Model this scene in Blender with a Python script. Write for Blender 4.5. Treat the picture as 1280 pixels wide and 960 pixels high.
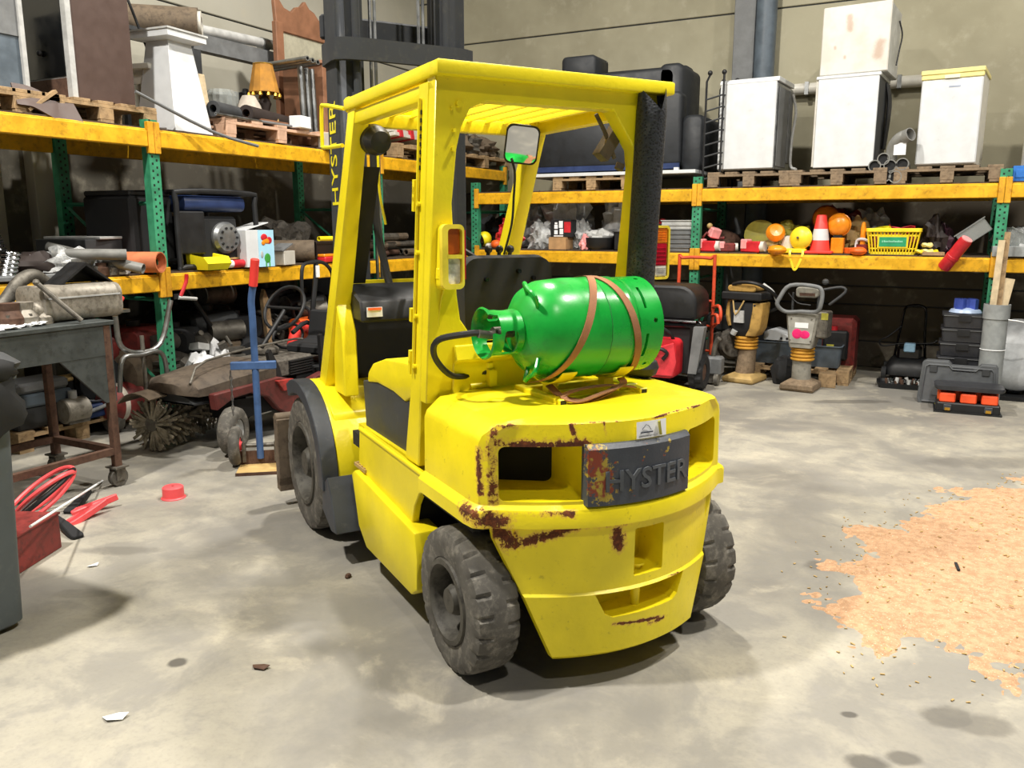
import bpy, bmesh, math, random
from mathutils import Vector, Matrix, Euler, noise
for o in list(bpy.data.objects): bpy.data.objects.remove(o)
SC = bpy.context.scene; COL = SC.collection; R = math.radians; PI = math.pi

# ------------------------------------------------------------------ camera
cd = bpy.data.cameras.new('camera'); cam = bpy.data.objects.new('camera', cd); COL.objects.link(cam)
cam.location = (0, 0, 1.55); cam.rotation_euler = (R(90-11.0), 0, R(27.7))
cd.sensor_fit = 'HORIZONTAL'; cd.sensor_width = 36; cd.lens = 36*1027/1280; cd.clip_start = .05
SC.camera = cam
# ------------------------------------------------------------------ world, lamps, exposure
w = bpy.data.worlds.new('world'); SC.world = w; w.use_nodes = True
w.node_tree.nodes['Background'].inputs[0].default_value = (.80, .88, 1, 1)
w.node_tree.nodes['Background'].inputs[1].default_value = .10
def lamp(name, loc, power, size=.32, col=(1, .95, .87)):
    l = bpy.data.lights.new(name, 'AREA'); l.shape = 'DISK'; l.size = size; l.energy = power; l.color = col
    o = bpy.data.objects.new(name, l); COL.objects.link(o); o.location = loc
    return o
for k, (x, y, p) in enumerate([(-3.6, .4, 400), (-2.6, 5.3, 260), (.9, 3.4, 270), (2.4, 6.6, 170), (1.5, -.3, 90)]):  # the last, weak one is an added fill for the forklift's rear
    lamp('high_bay_and_fill_light', (x, y, 6.2), p)
vs = SC.view_settings; vs.view_transform = 'Standard'; vs.look = 'None'; vs.exposure = 0.42; vs.gamma = 1; vs.use_curve_mapping = False

# ------------------------------------------------------------------ mesh builder
def xf(v, M): return M @ Vector(v) if M else Vector(v)
class MB:
    def __init__(s): s.bm = bmesh.new(); s.M = None
    def _f(s, vs):
        try: return s.bm.faces.new(vs)
        except ValueError: return None
    def v(s, p): return s.bm.verts.new(xf(p, s.M))
    def box(s, c, d, r=None):
        c = Vector(c); q = Euler(r).to_matrix() if r else Matrix.Identity(3)
        vv = [s.v(c + q @ Vector((sx*d[0]/2, sy*d[1]/2, sz*d[2]/2))) for sx in (-1, 1) for sy in (-1, 1) for sz in (-1, 1)]
        for f in ((0, 1, 3, 2), (4, 6, 7, 5), (0, 4, 5, 1), (2, 3, 7, 6), (0, 2, 6, 4), (1, 5, 7, 3)): s._f([vv[i] for i in f])
        return s
    def bb(s, x0, x1, y0, y1, z0, z1): return s.box(((x0+x1)/2, (y0+y1)/2, (z0+z1)/2), (abs(x1-x0), abs(y1-y0), abs(z1-z0)))
    def loft(s, rings, cap0=True, cap1=True, wrap=False):
        rv = [[s.v(p) for p in r] for r in rings]; n = len(rv[0])
        seq = list(zip(rv, rv[1:])) + ([(rv[-1], rv[0])] if wrap else [])
        for a, b in seq:
            for i in range(n): s._f([a[i], a[(i+1) % n], b[(i+1) % n], b[i]])
        if not wrap:
            if cap0: s._f(rv[0][::-1])
            if cap1: s._f(rv[-1])
        return s
    def grid(s, rows):
        rv = [[s.v(p) for p in r] for r in rows]
        for a, b in zip(rv, rv[1:]):
            for i in range(len(a)-1): s._f([a[i], a[i+1], b[i+1], b[i]])
        return s
    def frame(s, d):
        d = Vector(d).normalized(); a = Vector((0, 0, 1)) if abs(d.z) < .9 else Vector((1, 0, 0))
        u = d.cross(a).normalized(); return u, d.cross(u).normalized()
    def cyl(s, a, b, r0, r1=None, n=16, cap=True):
        a, b = Vector(a), Vector(b); r1 = r0 if r1 is None else r1; u, w_ = s.frame(b-a)
        ring = lambda c, r: [c + (u*math.cos(2*PI*i/n) + w_*math.sin(2*PI*i/n))*r for i in range(n)]
        return s.loft([ring(a, r0), ring(b, r1)], cap, cap)
    def pipe(s, a, b, r, t, n=20):
        a, b = Vector(a), Vector(b); u, w_ = s.frame(b-a)
        ring = lambda c, q: [c + (u*math.cos(2*PI*i/n) + w_*math.sin(2*PI*i/n))*q for i in range(n)]
        return s.loft([ring(a, r), ring(b, r), ring(b, r-t), ring(a, r-t)], wrap=True)
    def lathe(s, prof, o=(0, 0, 0), ax=(0, 0, 1), n=24, fn=None, closed=False, cap0=True):
        o, ax = Vector(o), Vector(ax).normalized(); u, w_ = s.frame(ax)
        rings = []
        for k, (r, h) in enumerate(prof):
            rings.append([o + ax*h + (u*math.cos(2*PI*i/n) + w_*math.sin(2*PI*i/n))*max((fn(k, i, r) if fn else r), 1e-4) for i in range(n)])
        return s.loft(rings, cap0, True, wrap=closed)
    def tube(s, pts, r, n=8, sm=0, closed=False, flat=None):
        P = [Vector(p) for p in pts]
        if sm:
            Q = []; m = len(P)
            for i in range(m if closed else m-1):
                p1, p2 = P[i], P[(i+1) % m]
                p0 = P[i-1] if (i > 0 or closed) else p1*2-p2
                p3 = P[(i+2) % m] if (i+2 < m or closed) else p2*2-p1
                for k in range(sm):
                    t = k/sm
                    Q.append(.5*((2*p1) + (p2-p0)*t + (2*p0-5*p1+4*p2-p3)*t*t + (3*p1-p0-3*p2+p3)*t**3))
            if not closed: Q.append(P[-1])
            P = Q
        m = len(P); rings = []; u = None
        for i, p in enumerate(P):
            if closed: d = P[(i+1) % m]-P[i-1]
            else: d = P[min(i+1, m-1)]-P[max(i-1, 0)]
            if d.length < 1e-9: d = Vector((0, 0, 1))
            d.normalize()
            if u is None: u = s.frame(d)[0]
            u = (u - d*u.dot(d))
            if u.length < 1e-6: u = s.frame(d)[0]
            u.normalize(); w_ = d.cross(u)
            rr = r(i/(m-1)) if callable(r) else r
            if flat: # flat = (reference normal, width, thickness)
                nn = Vector(flat[0]); nn = (nn - d*nn.dot(d)).normalized(); bb = d.cross(nn)
                rings.append([p+bb*flat[1]/2+nn*flat[2]/2, p-bb*flat[1]/2+nn*flat[2]/2, p-bb*flat[1]/2-nn*flat[2]/2, p+bb*flat[1]/2-nn*flat[2]/2])
            else: rings.append([p + (u*math.cos(2*PI*k/n) + w_*math.sin(2*PI*k/n))*rr for k in range(n)])
        return s.loft(rings, wrap=closed)
    def prism(s, poly, plane, a, b):
        f = {'xy': lambda p, q: (p[0], p[1], q), 'xz': lambda p, q: (p[0], q, p[1]), 'yz': lambda p, q: (q, p[0], p[1])}[plane]
        return s.loft([[f(p, a) for p in poly], [f(p, b) for p in poly]])
    def ball(s, c, r, n=12, amp=0, fr=3, seed=0):
        if not hasattr(r, '__len__'): r = (r, r, r)
        c = Vector(c); rings = []
        for j in range(n//2+1):
            th = PI*j/(n//2); ring = []
            for i in range(n):
                d = Vector((math.sin(th)*math.cos(2*PI*i/n), math.sin(th)*math.sin(2*PI*i/n), math.cos(th)))
                k = 1 + (amp*noise.noise(d*fr+Vector((seed*7.1, seed*3.3, 0))) if amp else 0)
                if j in (0, n//2): d = Vector((0, 0, math.cos(th))); 
                ring.append(c + Vector((d.x*r[0], d.y*r[1], d.z*r[2]))*k)
            rings.append(ring)
        return s.loft(rings)
    def text(s, txt, size, depth, M, align='CENTER', bold=0):
        c = bpy.data.curves.new('t', 'FONT'); c.body = txt; c.size = size; c.extrude = depth; c.align_x = align; c.offset = bold; c.resolution_u = 3
        o = bpy.data.objects.new('t', c); COL.objects.link(o)
        me = o.to_mesh(); me.transform(s.M @ M if s.M else M); s.bm.from_mesh(me); o.to_mesh_clear()
        bpy.data.objects.remove(o); bpy.data.curves.remove(c)
        return s
    def mesh(s, bevel=0, smooth=32, seg=1, weld=True):
        bm = s.bm
        if weld: bmesh.ops.remove_doubles(bm, verts=bm.verts, dist=2e-5)
        bmesh.ops.dissolve_degenerate(bm, edges=bm.edges, dist=1e-5)
        bmesh.ops.recalc_face_normals(bm, faces=bm.faces)
        if bevel:
            es = [e for e in bm.edges if len(e.link_faces) == 2 and e.calc_face_angle(0) > R(35)]
            bmesh.ops.bevel(bm, geom=es, offset=bevel, segments=seg, profile=.5, affect='EDGES', clamp_overlap=True)
        me = bpy.data.meshes.new('m'); bm.to_mesh(me); bm.free()
        if smooth:
            me.shade_smooth(); me.set_sharp_from_angle(angle=R(smooth))
        return me
def link(name, me, m, parent=None):
    o = bpy.data.objects.new(name, me); COL.objects.link(o); me.name = name
    if m is not None and not me.materials: me.materials.append(m)
    if parent: o.parent = parent
    return o
def obj(name, mb, m, parent=None, bevel=0, smooth=32, seg=1, label=None):
    o = link(name, mb.mesh(bevel, smooth, seg), m, parent)
    if label: o['label'] = label
    return o
def tag(o, label, cat, group=None, kind=None):
    o['label'] = label; o['category'] = cat
    if group: o['group'] = group
    if kind: o['kind'] = kind
    return o
def thing(name, label, cat, loc=(0, 0, 0), rz=0, group=None):
    o = bpy.data.objects.new(name, None); COL.objects.link(o); o.location = loc; o.rotation_euler = (0, 0, R(rz)); o.empty_display_size = .1
    return tag(o, label, cat, group)
def struct(name, mb, m, parent=None, **k):
    o = obj(name, mb, m, parent, **k)
    if not parent: o['kind'] = 'structure'
    return o
def one(name, mb, m, label, cat, loc=(0, 0, 0), rz=0, group=None, **k):
    o = obj(name, mb, m, None, **k); o.location = loc; o.rotation_euler = (0, 0, R(rz))
    return tag(o, label, cat, group)
def boolcut(me, cutters):
    "a new mesh: me minus each cutter mesh"
    o = bpy.data.objects.new('tmp', me); COL.objects.link(o); cs = []
    for c in cutters:
        q = bpy.data.objects.new('tmpc', c); COL.objects.link(q); cs.append(q)
        md = o.modifiers.new('b', 'BOOLEAN'); md.operation = 'DIFFERENCE'; md.object = q; md.solver = 'EXACT'
    dg = bpy.context.evaluated_depsgraph_get(); dg.update()
    r = bpy.data.meshes.new_from_object(o.evaluated_get(dg))
    for q in cs + [o]: bpy.data.objects.remove(q)
    return r
def MT(loc=(0, 0, 0), rot=(0, 0, 0), sc=1): return Matrix.Translation(loc) @ Euler([R(a) for a in rot]).to_matrix().to_4x4() @ Matrix.Scale(sc, 4)

# ------------------------------------------------------------------ materials
def lin(h):
    h = h.lstrip('#'); c = [int(h[i:i+2], 16)/255 for i in (0, 2, 4)]
    return tuple((a/12.92 if a <= .04045 else ((a+.055)/1.055)**2.4) for a in c)
class NT:
    def __init__(s, name):
        s.m = bpy.data.materials.new(name); s.m.use_nodes = True; s.t = s.m.node_tree; s.b = s.t.nodes['Principled BSDF']
        s.tc = s.n('ShaderNodeTexCoord'); s.P = s.tc.outputs['Object']
    def n(s, kind, **k):
        q = s.t.nodes.new(kind)
        for a, b in k.items(): setattr(q, a, b)
        return q
    def set(s, sock, val):
        if hasattr(val, 'is_output') or isinstance(val, bpy.types.NodeSocket): s.t.links.new(val, sock)
        else: sock.default_value = val
    def math(s, op, a, b=0, clamp=False):
        q = s.n('ShaderNodeMath', operation=op, use_clamp=clamp); s.set(q.inputs[0], a); s.set(q.inputs[1], b); return q.outputs[0]
    def vec(s, op, a, b=None, out=0):
        q = s.n('ShaderNodeVectorMath', operation=op); s.set(q.inputs[0], a)
        if b is not None:
            if op == 'SCALE': s.set(q.inputs['Scale'], b)
            else: s.set(q.inputs[1], b)
        return q.outputs['Value'] if op in ('LENGTH', 'DOT_PRODUCT', 'DISTANCE') else q.outputs[0]
    def noise(s, scale, detail=4, rough=.55, P=None, dist=0):
        q = s.n('ShaderNodeTexNoise'); q.inputs['Scale'].default_value = scale; q.inputs['Detail'].default_value = detail; q.inputs['Roughness'].default_value = rough
        q.inputs['Distortion'].default_value = dist
        s.set(q.inputs['Vector'], P if P is not None else s.P); return q.outputs['Fac']
    def ramp(s, x, lo, hi, a=0., b=1.):
        q = s.n('ShaderNodeMapRange', interpolation_type='SMOOTHSTEP'); s.set(q.inputs[0], x)
        for i, v in enumerate((lo, hi, a, b)): s.set(q.inputs[i+1], v)
        return q.outputs[0]
    def mix(s, f, a, b):
        q = s.n('ShaderNodeMix', data_type='RGBA'); s.set(q.inputs[0], f)
        s.set(q.inputs[6], (*a, 1) if isinstance(a, tuple) else a); s.set(q.inputs[7], (*b, 1) if isinstance(b, tuple) else b)
        return q.outputs[2]
    def bump(s, h, strength=.2, dist=.01):
        q = s.n('ShaderNodeBump'); q.inputs['Strength'].default_value = strength; q.inputs['Distance'].default_value = dist; s.set(q.inputs['Height'], h)
        s.set(s.b.inputs['Normal'], q.outputs[0])
    def inp(s, **k):
        for a, v in k.items(): s.set(s.b.inputs[{'col': 'Base Color', 'rough': 'Roughness', 'metal': 'Metallic', 'alpha': 'Alpha', 'trans': 'Transmission Weight', 'ior': 'IOR', 'spec': 'Specular IOR Level', 'coat': 'Coat Weight'}[a]], (*v, 1) if (a == 'col' and isinstance(v, tuple)) else v)
        return s
    def segmask(s, segs):
        "smallest normalised distance to a list of (a, b, width) segments"
        out = None
        for a, b, wd in segs:
            a, b = Vector(a), Vector(b); ab = b-a
            pa = s.vec('SUBTRACT', s.P, tuple(a))
            t = s.math('MULTIPLY', s.vec('DOT_PRODUCT', pa, tuple(ab/max(ab.length_squared, 1e-9))), 1., True)
            q = s.n('ShaderNodeVectorMath', operation='SCALE'); q.inputs[0].default_value = tuple(ab); s.set(q.inputs['Scale'], t)
            d = s.math('DIVIDE', s.vec('LENGTH', s.vec('SUBTRACT', pa, q.outputs[0])), wd)
            out = d if out is None else s.math('MINIMUM', out, d)
        return out
def mat(name, col, rough=.6, metal=0., var=.18, sc=9, bump=.08, bsc=60, dirt=None, damt=.45):
    t = NT(name); c = lin(col)
    f = t.noise(sc, 5, .6)
    base = t.mix(t.ramp(f, .3, .7), tuple(a*(1-var) for a in c), tuple(min(1, a*(1+var)) for a in c))
    if dirt:
        base = t.mix(t.ramp(t.noise(sc*2.3, 6, .7), .62-damt*.35, .72, 0, min(1, damt*1.6)), base, lin(dirt))
    t.inp(col=base, rough=t.ramp(f, .2, .8, max(.05, rough-.1), min(1, rough+.1)), metal=metal)
    if bump: t.bump(t.noise(bsc, 3, .6), bump, .004)
    return t.m
def glassy(name, col, rough=.05, alpha=None, trans=1.):
    t = NT(name); t.inp(col=lin(col), rough=rough, trans=trans, ior=1.4)
    if alpha is not None: t.inp(alpha=alpha)
    return t.m
YEL = '#f8e41c'
def yellow(name, segs=None, wear=.12, col=YEL):
    t = NT(name); c = lin(col); f = t.noise(3.5, 4)
    base = t.mix(t.ramp(f, .3, .7), tuple(a*.88 for a in c), tuple(min(1, a*1.06) for a in c))
    base = t.mix(t.ramp(t.noise(38, 4, .7), .70-wear*.4, .80, 0, .55), base, lin('#8a7714'))
    rust = None
    if segs:
        d = t.segmask(segs)
        nz = t.noise(48, 6, .75)
        nz2 = t.noise(9, 3, .6)
        v = t.math('ADD', d, t.math('MULTIPLY', t.math('SUBTRACT', 1.0, t.math('ADD', nz, t.math('MULTIPLY', nz2, .45))), 2.5))
        halo = t.ramp(v, 1.75, 1.15); rust = t.ramp(v, 1.3, 1.12)
        base = t.mix(t.math('MULTIPLY', halo, .75), base, lin('#d8a44a')); base = t.mix(rust, base, t.mix(t.ramp(nz, .45, .7), lin('#532811'), lin('#8a4a20')))
    t.inp(col=base, rough=t.math('ADD', t.math('MULTIPLY', f, .2), .28) if not rust else t.math('ADD', .36, t.math('MULTIPLY', rust, .5)))
    h = t.math('ADD', t.noise(55, 3), t.math('MULTIPLY', t.noise(14, 2), 1.4))
    if rust: h = t.math('SUBTRACT', h, t.math('MULTIPLY', rust, 1.5))
    t.bump(h, .16, .006)
    return t.m
M = {}
def mk(k, *a, **kw): M[k] = mat(k, *a, **kw)
mk('yellow_beam', '#dfa915', .5, dirt='#7a5010', damt=.35)
mk('rubber', '#55524c', .85, var=.25, dirt='#8b867b', damt=.5, bump=.2)
mk('black', '#17181a', .5); mk('black_matte', '#1c1d1f', .85); mk('black_gloss', '#0c0c0d', .18, bump=0)
mk('charcoal', '#3a3e44', .55, dirt='#6b6a66', damt=.15); mk('dark_grey', '#36383a', .65); mk('mid_grey', '#6d6f70', .6); mk('light_grey', '#b4b5b3', .55)
mk('white', '#d3d6d8', .35, var=.05, bump=.02); mk('white_dirty', '#cfccc2', .45, var=.07, dirt='#a58f6c', damt=.2); mk('cream', '#e6d98e', .5, var=.06)
mk('steel', '#9a9c9c', .38, 1., dirt='#5c564d', damt=.3); mk('chrome', '#d5d7d8', .14, 1., bump=0); mk('cast', '#77736b', .6, .7, dirt='#3c3731', damt=.5)
mk('alu', '#9b958a', .55, .35, dirt='#5f584d', damt=.5); mk('rust_brown', '#5f4638', .8, .2, dirt='#3f2a20', damt=.6); mk('bench_grey', '#474c4b', .6, .3, dirt='#2d302f', damt=.4)
mk('red', '#c4222c', .45); mk('red_dull', '#7a2a26', .6, dirt='#41201d', damt=.5); mk('red_bright', '#ee4038', .5, var=.06); mk('coral', '#f2565a', .45, var=.06); mk('pink', '#f2a0a0', .5)
mk('orange', '#e8641f', .5); mk('amber', '#ee8f1d', .3); mk('tractor_red', '#642a26', .6, dirt='#3a211d', damt=.5); mk('metal_disc', '#8d8f90', .35, .7); mk('blue', '#41608f', .5, dirt='#2a4468', damt=.3); mk('navy', '#22345e', .45); mk('blue_bright', '#2f6fc0', .4)
mk('lime', '#efe01f', .4, var=.06); mk('yellow_plastic', '#f2d62c', .4, var=.06); mk('olive', '#a7a13c', .55); mk('green_dark', '#2d7d5e', .5)
mk('wood', '#a58a66', .8, sc=14, dirt='#6f5a40', damt=.5, bump=.25); mk('wood_grey', '#84725c', .85, sc=14, dirt='#5d4d3c', damt=.5, bump=.25); mk('wood_pink', '#c9a48a', .8, sc=12); mk('wood_red', '#8a6046', .6, sc=7)
mk('wood_pale', '#cbb896', .75, sc=12); mk('brown', '#4c3a33', .5, var=.08); mk('brown_dark', '#2e2522', .6); mk('card', '#b08a5f', .85); mk('hood_brown', '#574c40', .8, dirt='#352d26', damt=.5); mk('paper', '#eef0f2', .7, var=.04, bump=0)
mk('dust_brown', '#6b5d4c', .8, dirt='#40362c', damt=.5); mk('strap', '#9a6a48', .85, bsc=300, bump=.3); mk('terracotta', '#c2714a', .65); mk('plastic_grey', '#8e9292', .5); mk('slate', '#55606a', .45)
mk('caseG', '#54575a', .55); mk('bin_grey', '#50575b', .55, var=.06, dirt='#6b7070', damt=.2, sc=5); mk('tan', '#b79a62', .6); mk('sofa', '#1f2226', .6, var=.2, bump=.2, bsc=25); mk('tape', '#d9dadb', .3)
mk('lampshade', '#a9772c', .8, var=.25); mk('gold', '#c79a3a', .4, .7); mk('pvc', '#7d7d79', .45); mk('cloth', '#b7ada0', .9); mk('junk', '#5f5a52', .75, dirt='#332e29', damt=.6, sc=14); mk('magenta', '#e0186a', .6); mk('sky', '#8fb5cf', .4); mk('teal', '#4b8f8a', .5); mk('wackT', '#b5904c', .5, dirt='#6d5526', damt=.4); mk('wackG', '#8d8a80', .55, dirt='#5a574f', damt=.4); mk('label_green', '#2a9a6a', .5)
def perforated():
    t = NT('green_perforated_steel')
    q = t.n('ShaderNodeSeparateXYZ'); t.set(q.inputs[0], t.P); z = q.outputs[2]
    q2 = t.n('ShaderNodeAttribute', attribute_name='side')
    fz = t.math('FRACT', t.math('MULTIPLY', z, 1/.05)); u = q2.outputs['Fac']
    # two staggered columns of teardrop slots
    def col(u0, ph):
        a = t.math('ABSOLUTE', t.math('SUBTRACT', u, u0)); b = t.math('ABSOLUTE', t.math('SUBTRACT', t.math('FRACT', t.math('ADD', fz, ph)), .5))
        return t.math('MULTIPLY', t.math('LESS_THAN', a, .085), t.math('LESS_THAN', b, .17))
    hole = t.math('MAXIMUM', col(.3, 0.), col(.7, .5))
    c = t.mix(t.ramp(t.noise(9), .35, .7), lin('#2c7a58'), lin('#3f9a72'))
    t.inp(col=t.mix(hole, c, lin('#0a1712')), rough=.5); t.bump(t.math('SUBTRACT', 1., hole), .4, .004)
    return t.m
M['upright'] = perforated()
M['yellow'] = yellow('yellow_paint'); M['green_gas'] = mat('green_enamel', '#149c36', .3, var=.15, sc=5, dirt='#1d7a34', damt=.3, bump=.06)
def wallmat(name, a, b):
    t = NT(name); n1 = t.noise(.55, 5, .6); n2 = t.noise(4, 6, .65)
    c = t.mix(t.ramp(n1, .32, .68), lin(a), lin(b)); c = t.mix(t.ramp(n2, .52, .75, 0, .4), c, lin('#c2bca8'))
    t.inp(col=c, rough=.9); t.bump(t.noise(30, 5), .12, .01); return t.m
M['wall'] = wallmat('concrete_panel_wall', '#8f8a74', '#aaa58e'); M['wall_left'] = wallmat('pale_concrete_wall', '#aaa797', '#bdbaac'); M['wall_low_shaded'] = wallmat('shade_dark_lower_wall', '#5e564a', '#6c6456'); M['wall_left_low_shaded'] = wallmat('shade_dark_lower_left_wall', '#5a564c', '#68645a'); M['ceiling'] = mat('ceiling_sheet', '#5b5c58', .8)  # lower panels darker: shade under the racks put into the wall colour
def floormat():
    t = NT('stained_concrete_floor'); P = t.P
    n1 = t.noise(.7, 6, .62, dist=.6); n2 = t.noise(2.6, 6, .65, dist=.4); n3 = t.noise(9, 5, .6); n4 = t.noise(60, 3, .6)
    c = t.mix(t.ramp(n1, .34, .64), lin('#7f7c75'), lin('#a39e90'))
    c = t.mix(t.ramp(n2, .47, .60, 0, .55), c, lin('#7b7974'))
    c = t.mix(t.ramp(n2, .47, .33, 0, .6), c, lin('#b5ae9c'))
    c = t.mix(t.ramp(n3, .50, .72, 0, .45), c, lin('#888580')); c = t.mix(t.ramp(n4, .45, .8, 0, .3), c, lin('#7d7a72'))
    spots = [(p, q_, r_, s_) for p, q_, r_, s_ in [((-2.329, 1.844), .035, .035, .9), ((0.13, 2.759), .10, .07, .6), ((0.227, 2.761), .10, .07, .5), ((-0.15, 2.626), .03, .02, .85), ((-0.076, 2.386), .07, .05, .8), ((0.016, 2.463), .06, .04, .7), ((-0.663, 7.73), .42, .09, .6), ((0.378, 6.127), .5, .16, .35), ((-0.408, 3.819), .07, .07, .5), ((-3.159, 2.043), .16, .05, .3), ((-3.424, 2.439), .22, .06, .35), ((-1.268, 1.981), .3, .1, .15)]]
    tot = None
    for (x, y), a, b, s_ in spots:
        d = t.vec('SUBTRACT', P, (x, y, 0)); q = t.n('ShaderNodeMapping', vector_type='TEXTURE'); t.set(q.inputs[0], d); q.inputs['Rotation'].default_value = (0, 0, R(27.7)); q.inputs['Scale'].default_value = (a, b, 1)
        e = t.math('ADD', t.vec('LENGTH', q.outputs[0]), t.math('MULTIPLY', t.math('SUBTRACT', n3, .5), .9)); e = t.ramp(e, 1.1, .6, 0, s_)
        tot = e if tot is None else t.math('MAXIMUM', tot, e)
    c = t.mix(tot, c, lin('#4e4b46'))
    t.inp(col=c, rough=t.ramp(n1, .3, .7, .5, .75), spec=.35); t.bump(t.math('ADD', n4, n3), .1, .006); return t.m
M['floor'] = floormat()
# ------------------------------------------------------------------ the hall
XL, YB = -6.55, 9.75
struct('floor', MB().bb(XL-.3, 9, -6, YB+.3, -.2, 0), M['floor'])
struct('ceiling', MB().bb(XL-.3, 9, -6, YB+.3, 6.6, 6.8), M['ceiling'])
def panel_wall(name, zs, along, m):
    b = MB()
    if along == 'x': b.bb(XL-.3, 9, YB+.02, YB+.3, 0, 6.6)
    else: b.bb(XL-.3, XL-.02, -6, YB+.3, 0, 6.6)
    root = struct(name, b, M['dark_grey'])
    for z0, z1 in zip(zs, zs[1:]):
        b = MB()
        if along == 'x': b.bb(XL, 9, YB, YB+.06, z0+.008, z1-.008)
        else: b.bb(XL-.06, XL, -6, YB, z0+.008, z1-.008)
        obj('panel', b, M['wall_low_shaded' if along == 'x' else 'wall_left_low_shaded'] if z1 < 2.4 else m, root, bevel=.006, smooth=0)
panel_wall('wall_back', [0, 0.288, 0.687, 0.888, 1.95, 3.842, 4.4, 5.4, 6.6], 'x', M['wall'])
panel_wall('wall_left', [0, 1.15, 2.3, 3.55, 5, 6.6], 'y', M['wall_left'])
x0, x1 = -2.294, -2.067
struct('trim_1', MB().bb(x0, x1, 9.58, 9.74, 0, 6.6), M['mid_grey'], bevel=.006)
struct('trim_2', MB().cyl((x1+.11, 9.62, 0), (x1+.11, 9.62, 6.6), .11, n=20), M['slate'])
for px in (-20, 58):
    y = 4.273 if px == 58 else 3.779
    struct('trim_3' if px > 0 else 'trim_4', MB().bb(XL, XL+.12, y-.12, y+.12, 0, 6.6), M['wall_left'], bevel=.006)
# ------------------------------------------------------------------ forklift (local frame: x forward, y to its left, z up)
def rrect(a0, a1, b0, b1, r, n=5):
    rs = r if hasattr(r, '__len__') else (r,)*4   # corners: (a1,b1), (a0,b1), (a0,b0), (a1,b0)
    out = []
    for k, (ca, cb, q) in enumerate(((a1, b1, rs[0]), (a0, b1, rs[1]), (a0, b0, rs[2]), (a1, b0, rs[3]))):
        sa, sb = (1, 1, 0, 0)[k] or -1, (1, 1, 0, 0)[k] or -1
        sa = 1 if k in (0, 3) else -1; sb = 1 if k in (0, 1) else -1
        for i in range(n+1):
            t = PI/2*(k + i/n); out.append((ca - sa*q + q*math.cos(t), cb - sb*q + q*math.sin(t)))
    return out
FORIGIN = (-1.133, 2.72, 0); FYAW = 146.1
fk = thing('forklift', 'yellow gas forklift with worn rusty counterweight standing on the concrete floor', 'forklift', FORIGIN, FYAW)
def arc(y): return -.362 + .16*(y/.45)**2
def outline(hw, off, xf, cr=.06):
    yc = hw-cr; xc = arc(yc)+off; h = [(xf, hw), (xc+cr+.02, hw), (xc+cr*.45, hw-cr*.12), (xc+cr*.1, hw-cr*.5)]
    h += [(arc(yc*k/8)+off, yc*k/8) for k in range(8, 0, -1)] + [(arc(0)+off, 0)]
    return h + [(x, -y) for x, y in h[-2::-1]]
def ring(z, hw, off, xf=.27, cr=.06): return [(x, y, z) for x, y in outline(hw, off, xf, cr)]
rusts = [((-.20, .475, .925), (-.27, .35, .932), .022), ((-.205, .475, .9), (-.205, .475, .67), .03), ((-.16, .515, .84), (-.17, .512, .7), .022), ((-.2, .46, .858), (-.33, .2, .857), .024), ((-.36, -.02, .922), (-.25, -.4, .922), .008),
         ((-.12, .545, .63), (-.24, .455, .60), .045), ((-.2, .47, .625), (-.33, .25, .632), .016), ((-.29, .3, .928), (-.36, .03, .928), .010), ((-.3, .25, .93), (-.31, .22, .85), .012), ((-.33, .14, .93), (-.33, .13, .86), .008)]
rusts2 = [((-.23, .42, .515), (-.33, .22, .585), .026), ((-.33, .22, .585), (-.36, .05, .587), .024), ((-.355, .09, .545), (-.355, .085, .50), .032), ((-.365, .02, .582), (-.365, -.02, .576), .010), ((-.33, -.25, .345), (-.36, -.02, .33), .006), ((-.36, .1, .22), (-.36, -.1, .2), .010), ((-.2, .45, .56), (-.22, .42, .53), .045), ((-.35, -.05, .19), (-.35, -.12, .19), .012)]
M['yrust'] = yellow('yellow_paint_rusty_top', rusts, .25); M['yrust2'] = yellow('yellow_paint_rusty_base', rusts2, .3)
top = MB().loft([ring(.572, .53, .005), ring(.582, .545, -.022), ring(.63, .545, -.022), ring(.642, .535, -.016), ring(.655, .518, .004), ring(.86, .515, .008), ring(.885, .505, .01), ring(.922, .462, .014), ring(.931, .45, .03), ring(.945, .3, .12, cr=.1)])
cuts = [MB().prism(rrect(.19, .452, .666, .85, .022), 'yz', -.6, .1).mesh(), MB().prism(rrect(-.462, -.225, .666, .85, .022), 'yz', -.6, .1).mesh()]
o = link('counterweight', boolcut(top.mesh(smooth=0), cuts), M['yrust'], fk)
o.data.shade_smooth(); o.data.set_sharp_from_angle(angle=R(28))
def lowring(z, hw, off):
    ys = [hw*(1-k/10) for k in range(21)]
    return [(arc(y)+off, y, z) for y in ys] + [(-.16 - .11*(abs(y)/hw)**4 if abs(y) < hw*.98 else arc(y)+off+.03, y, z) for y in ys[::-1]]
low = MB().loft([lowring(.1, .285, .03), lowring(.12, .300, .004), lowring(.338, .385, -.004), lowring(.346, .388, .006), lowring(.53, .462, .004), lowring(.585, .47, .004)])
sl = [(.168, .338), (.13, .262), (.10, .246), (-.165, .246), (-.19, .262), (-.222, .338)]
cuts = [MB().prism(rrect(-.108, .02, .378, .548, .008), 'yz', -.6, -.21).mesh(), MB().prism(sl, 'yz', -.6, -.24).mesh()]
o = link('counterweight_base', boolcut(low.mesh(smooth=0), cuts), M['yrust2'], fk); o.data.shade_smooth(); o.data.set_sharp_from_angle(angle=R(28))
obj('tow_pin', MB().cyl((-.3, -.03, .24), (-.3, -.03, .40), .017).cyl((-.3, -.03, .395), (-.3, -.03, .402), .03), M['yellow'], fk)
b = MB(); ys = [.207-.414*k/12 for k in range(13)]
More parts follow.
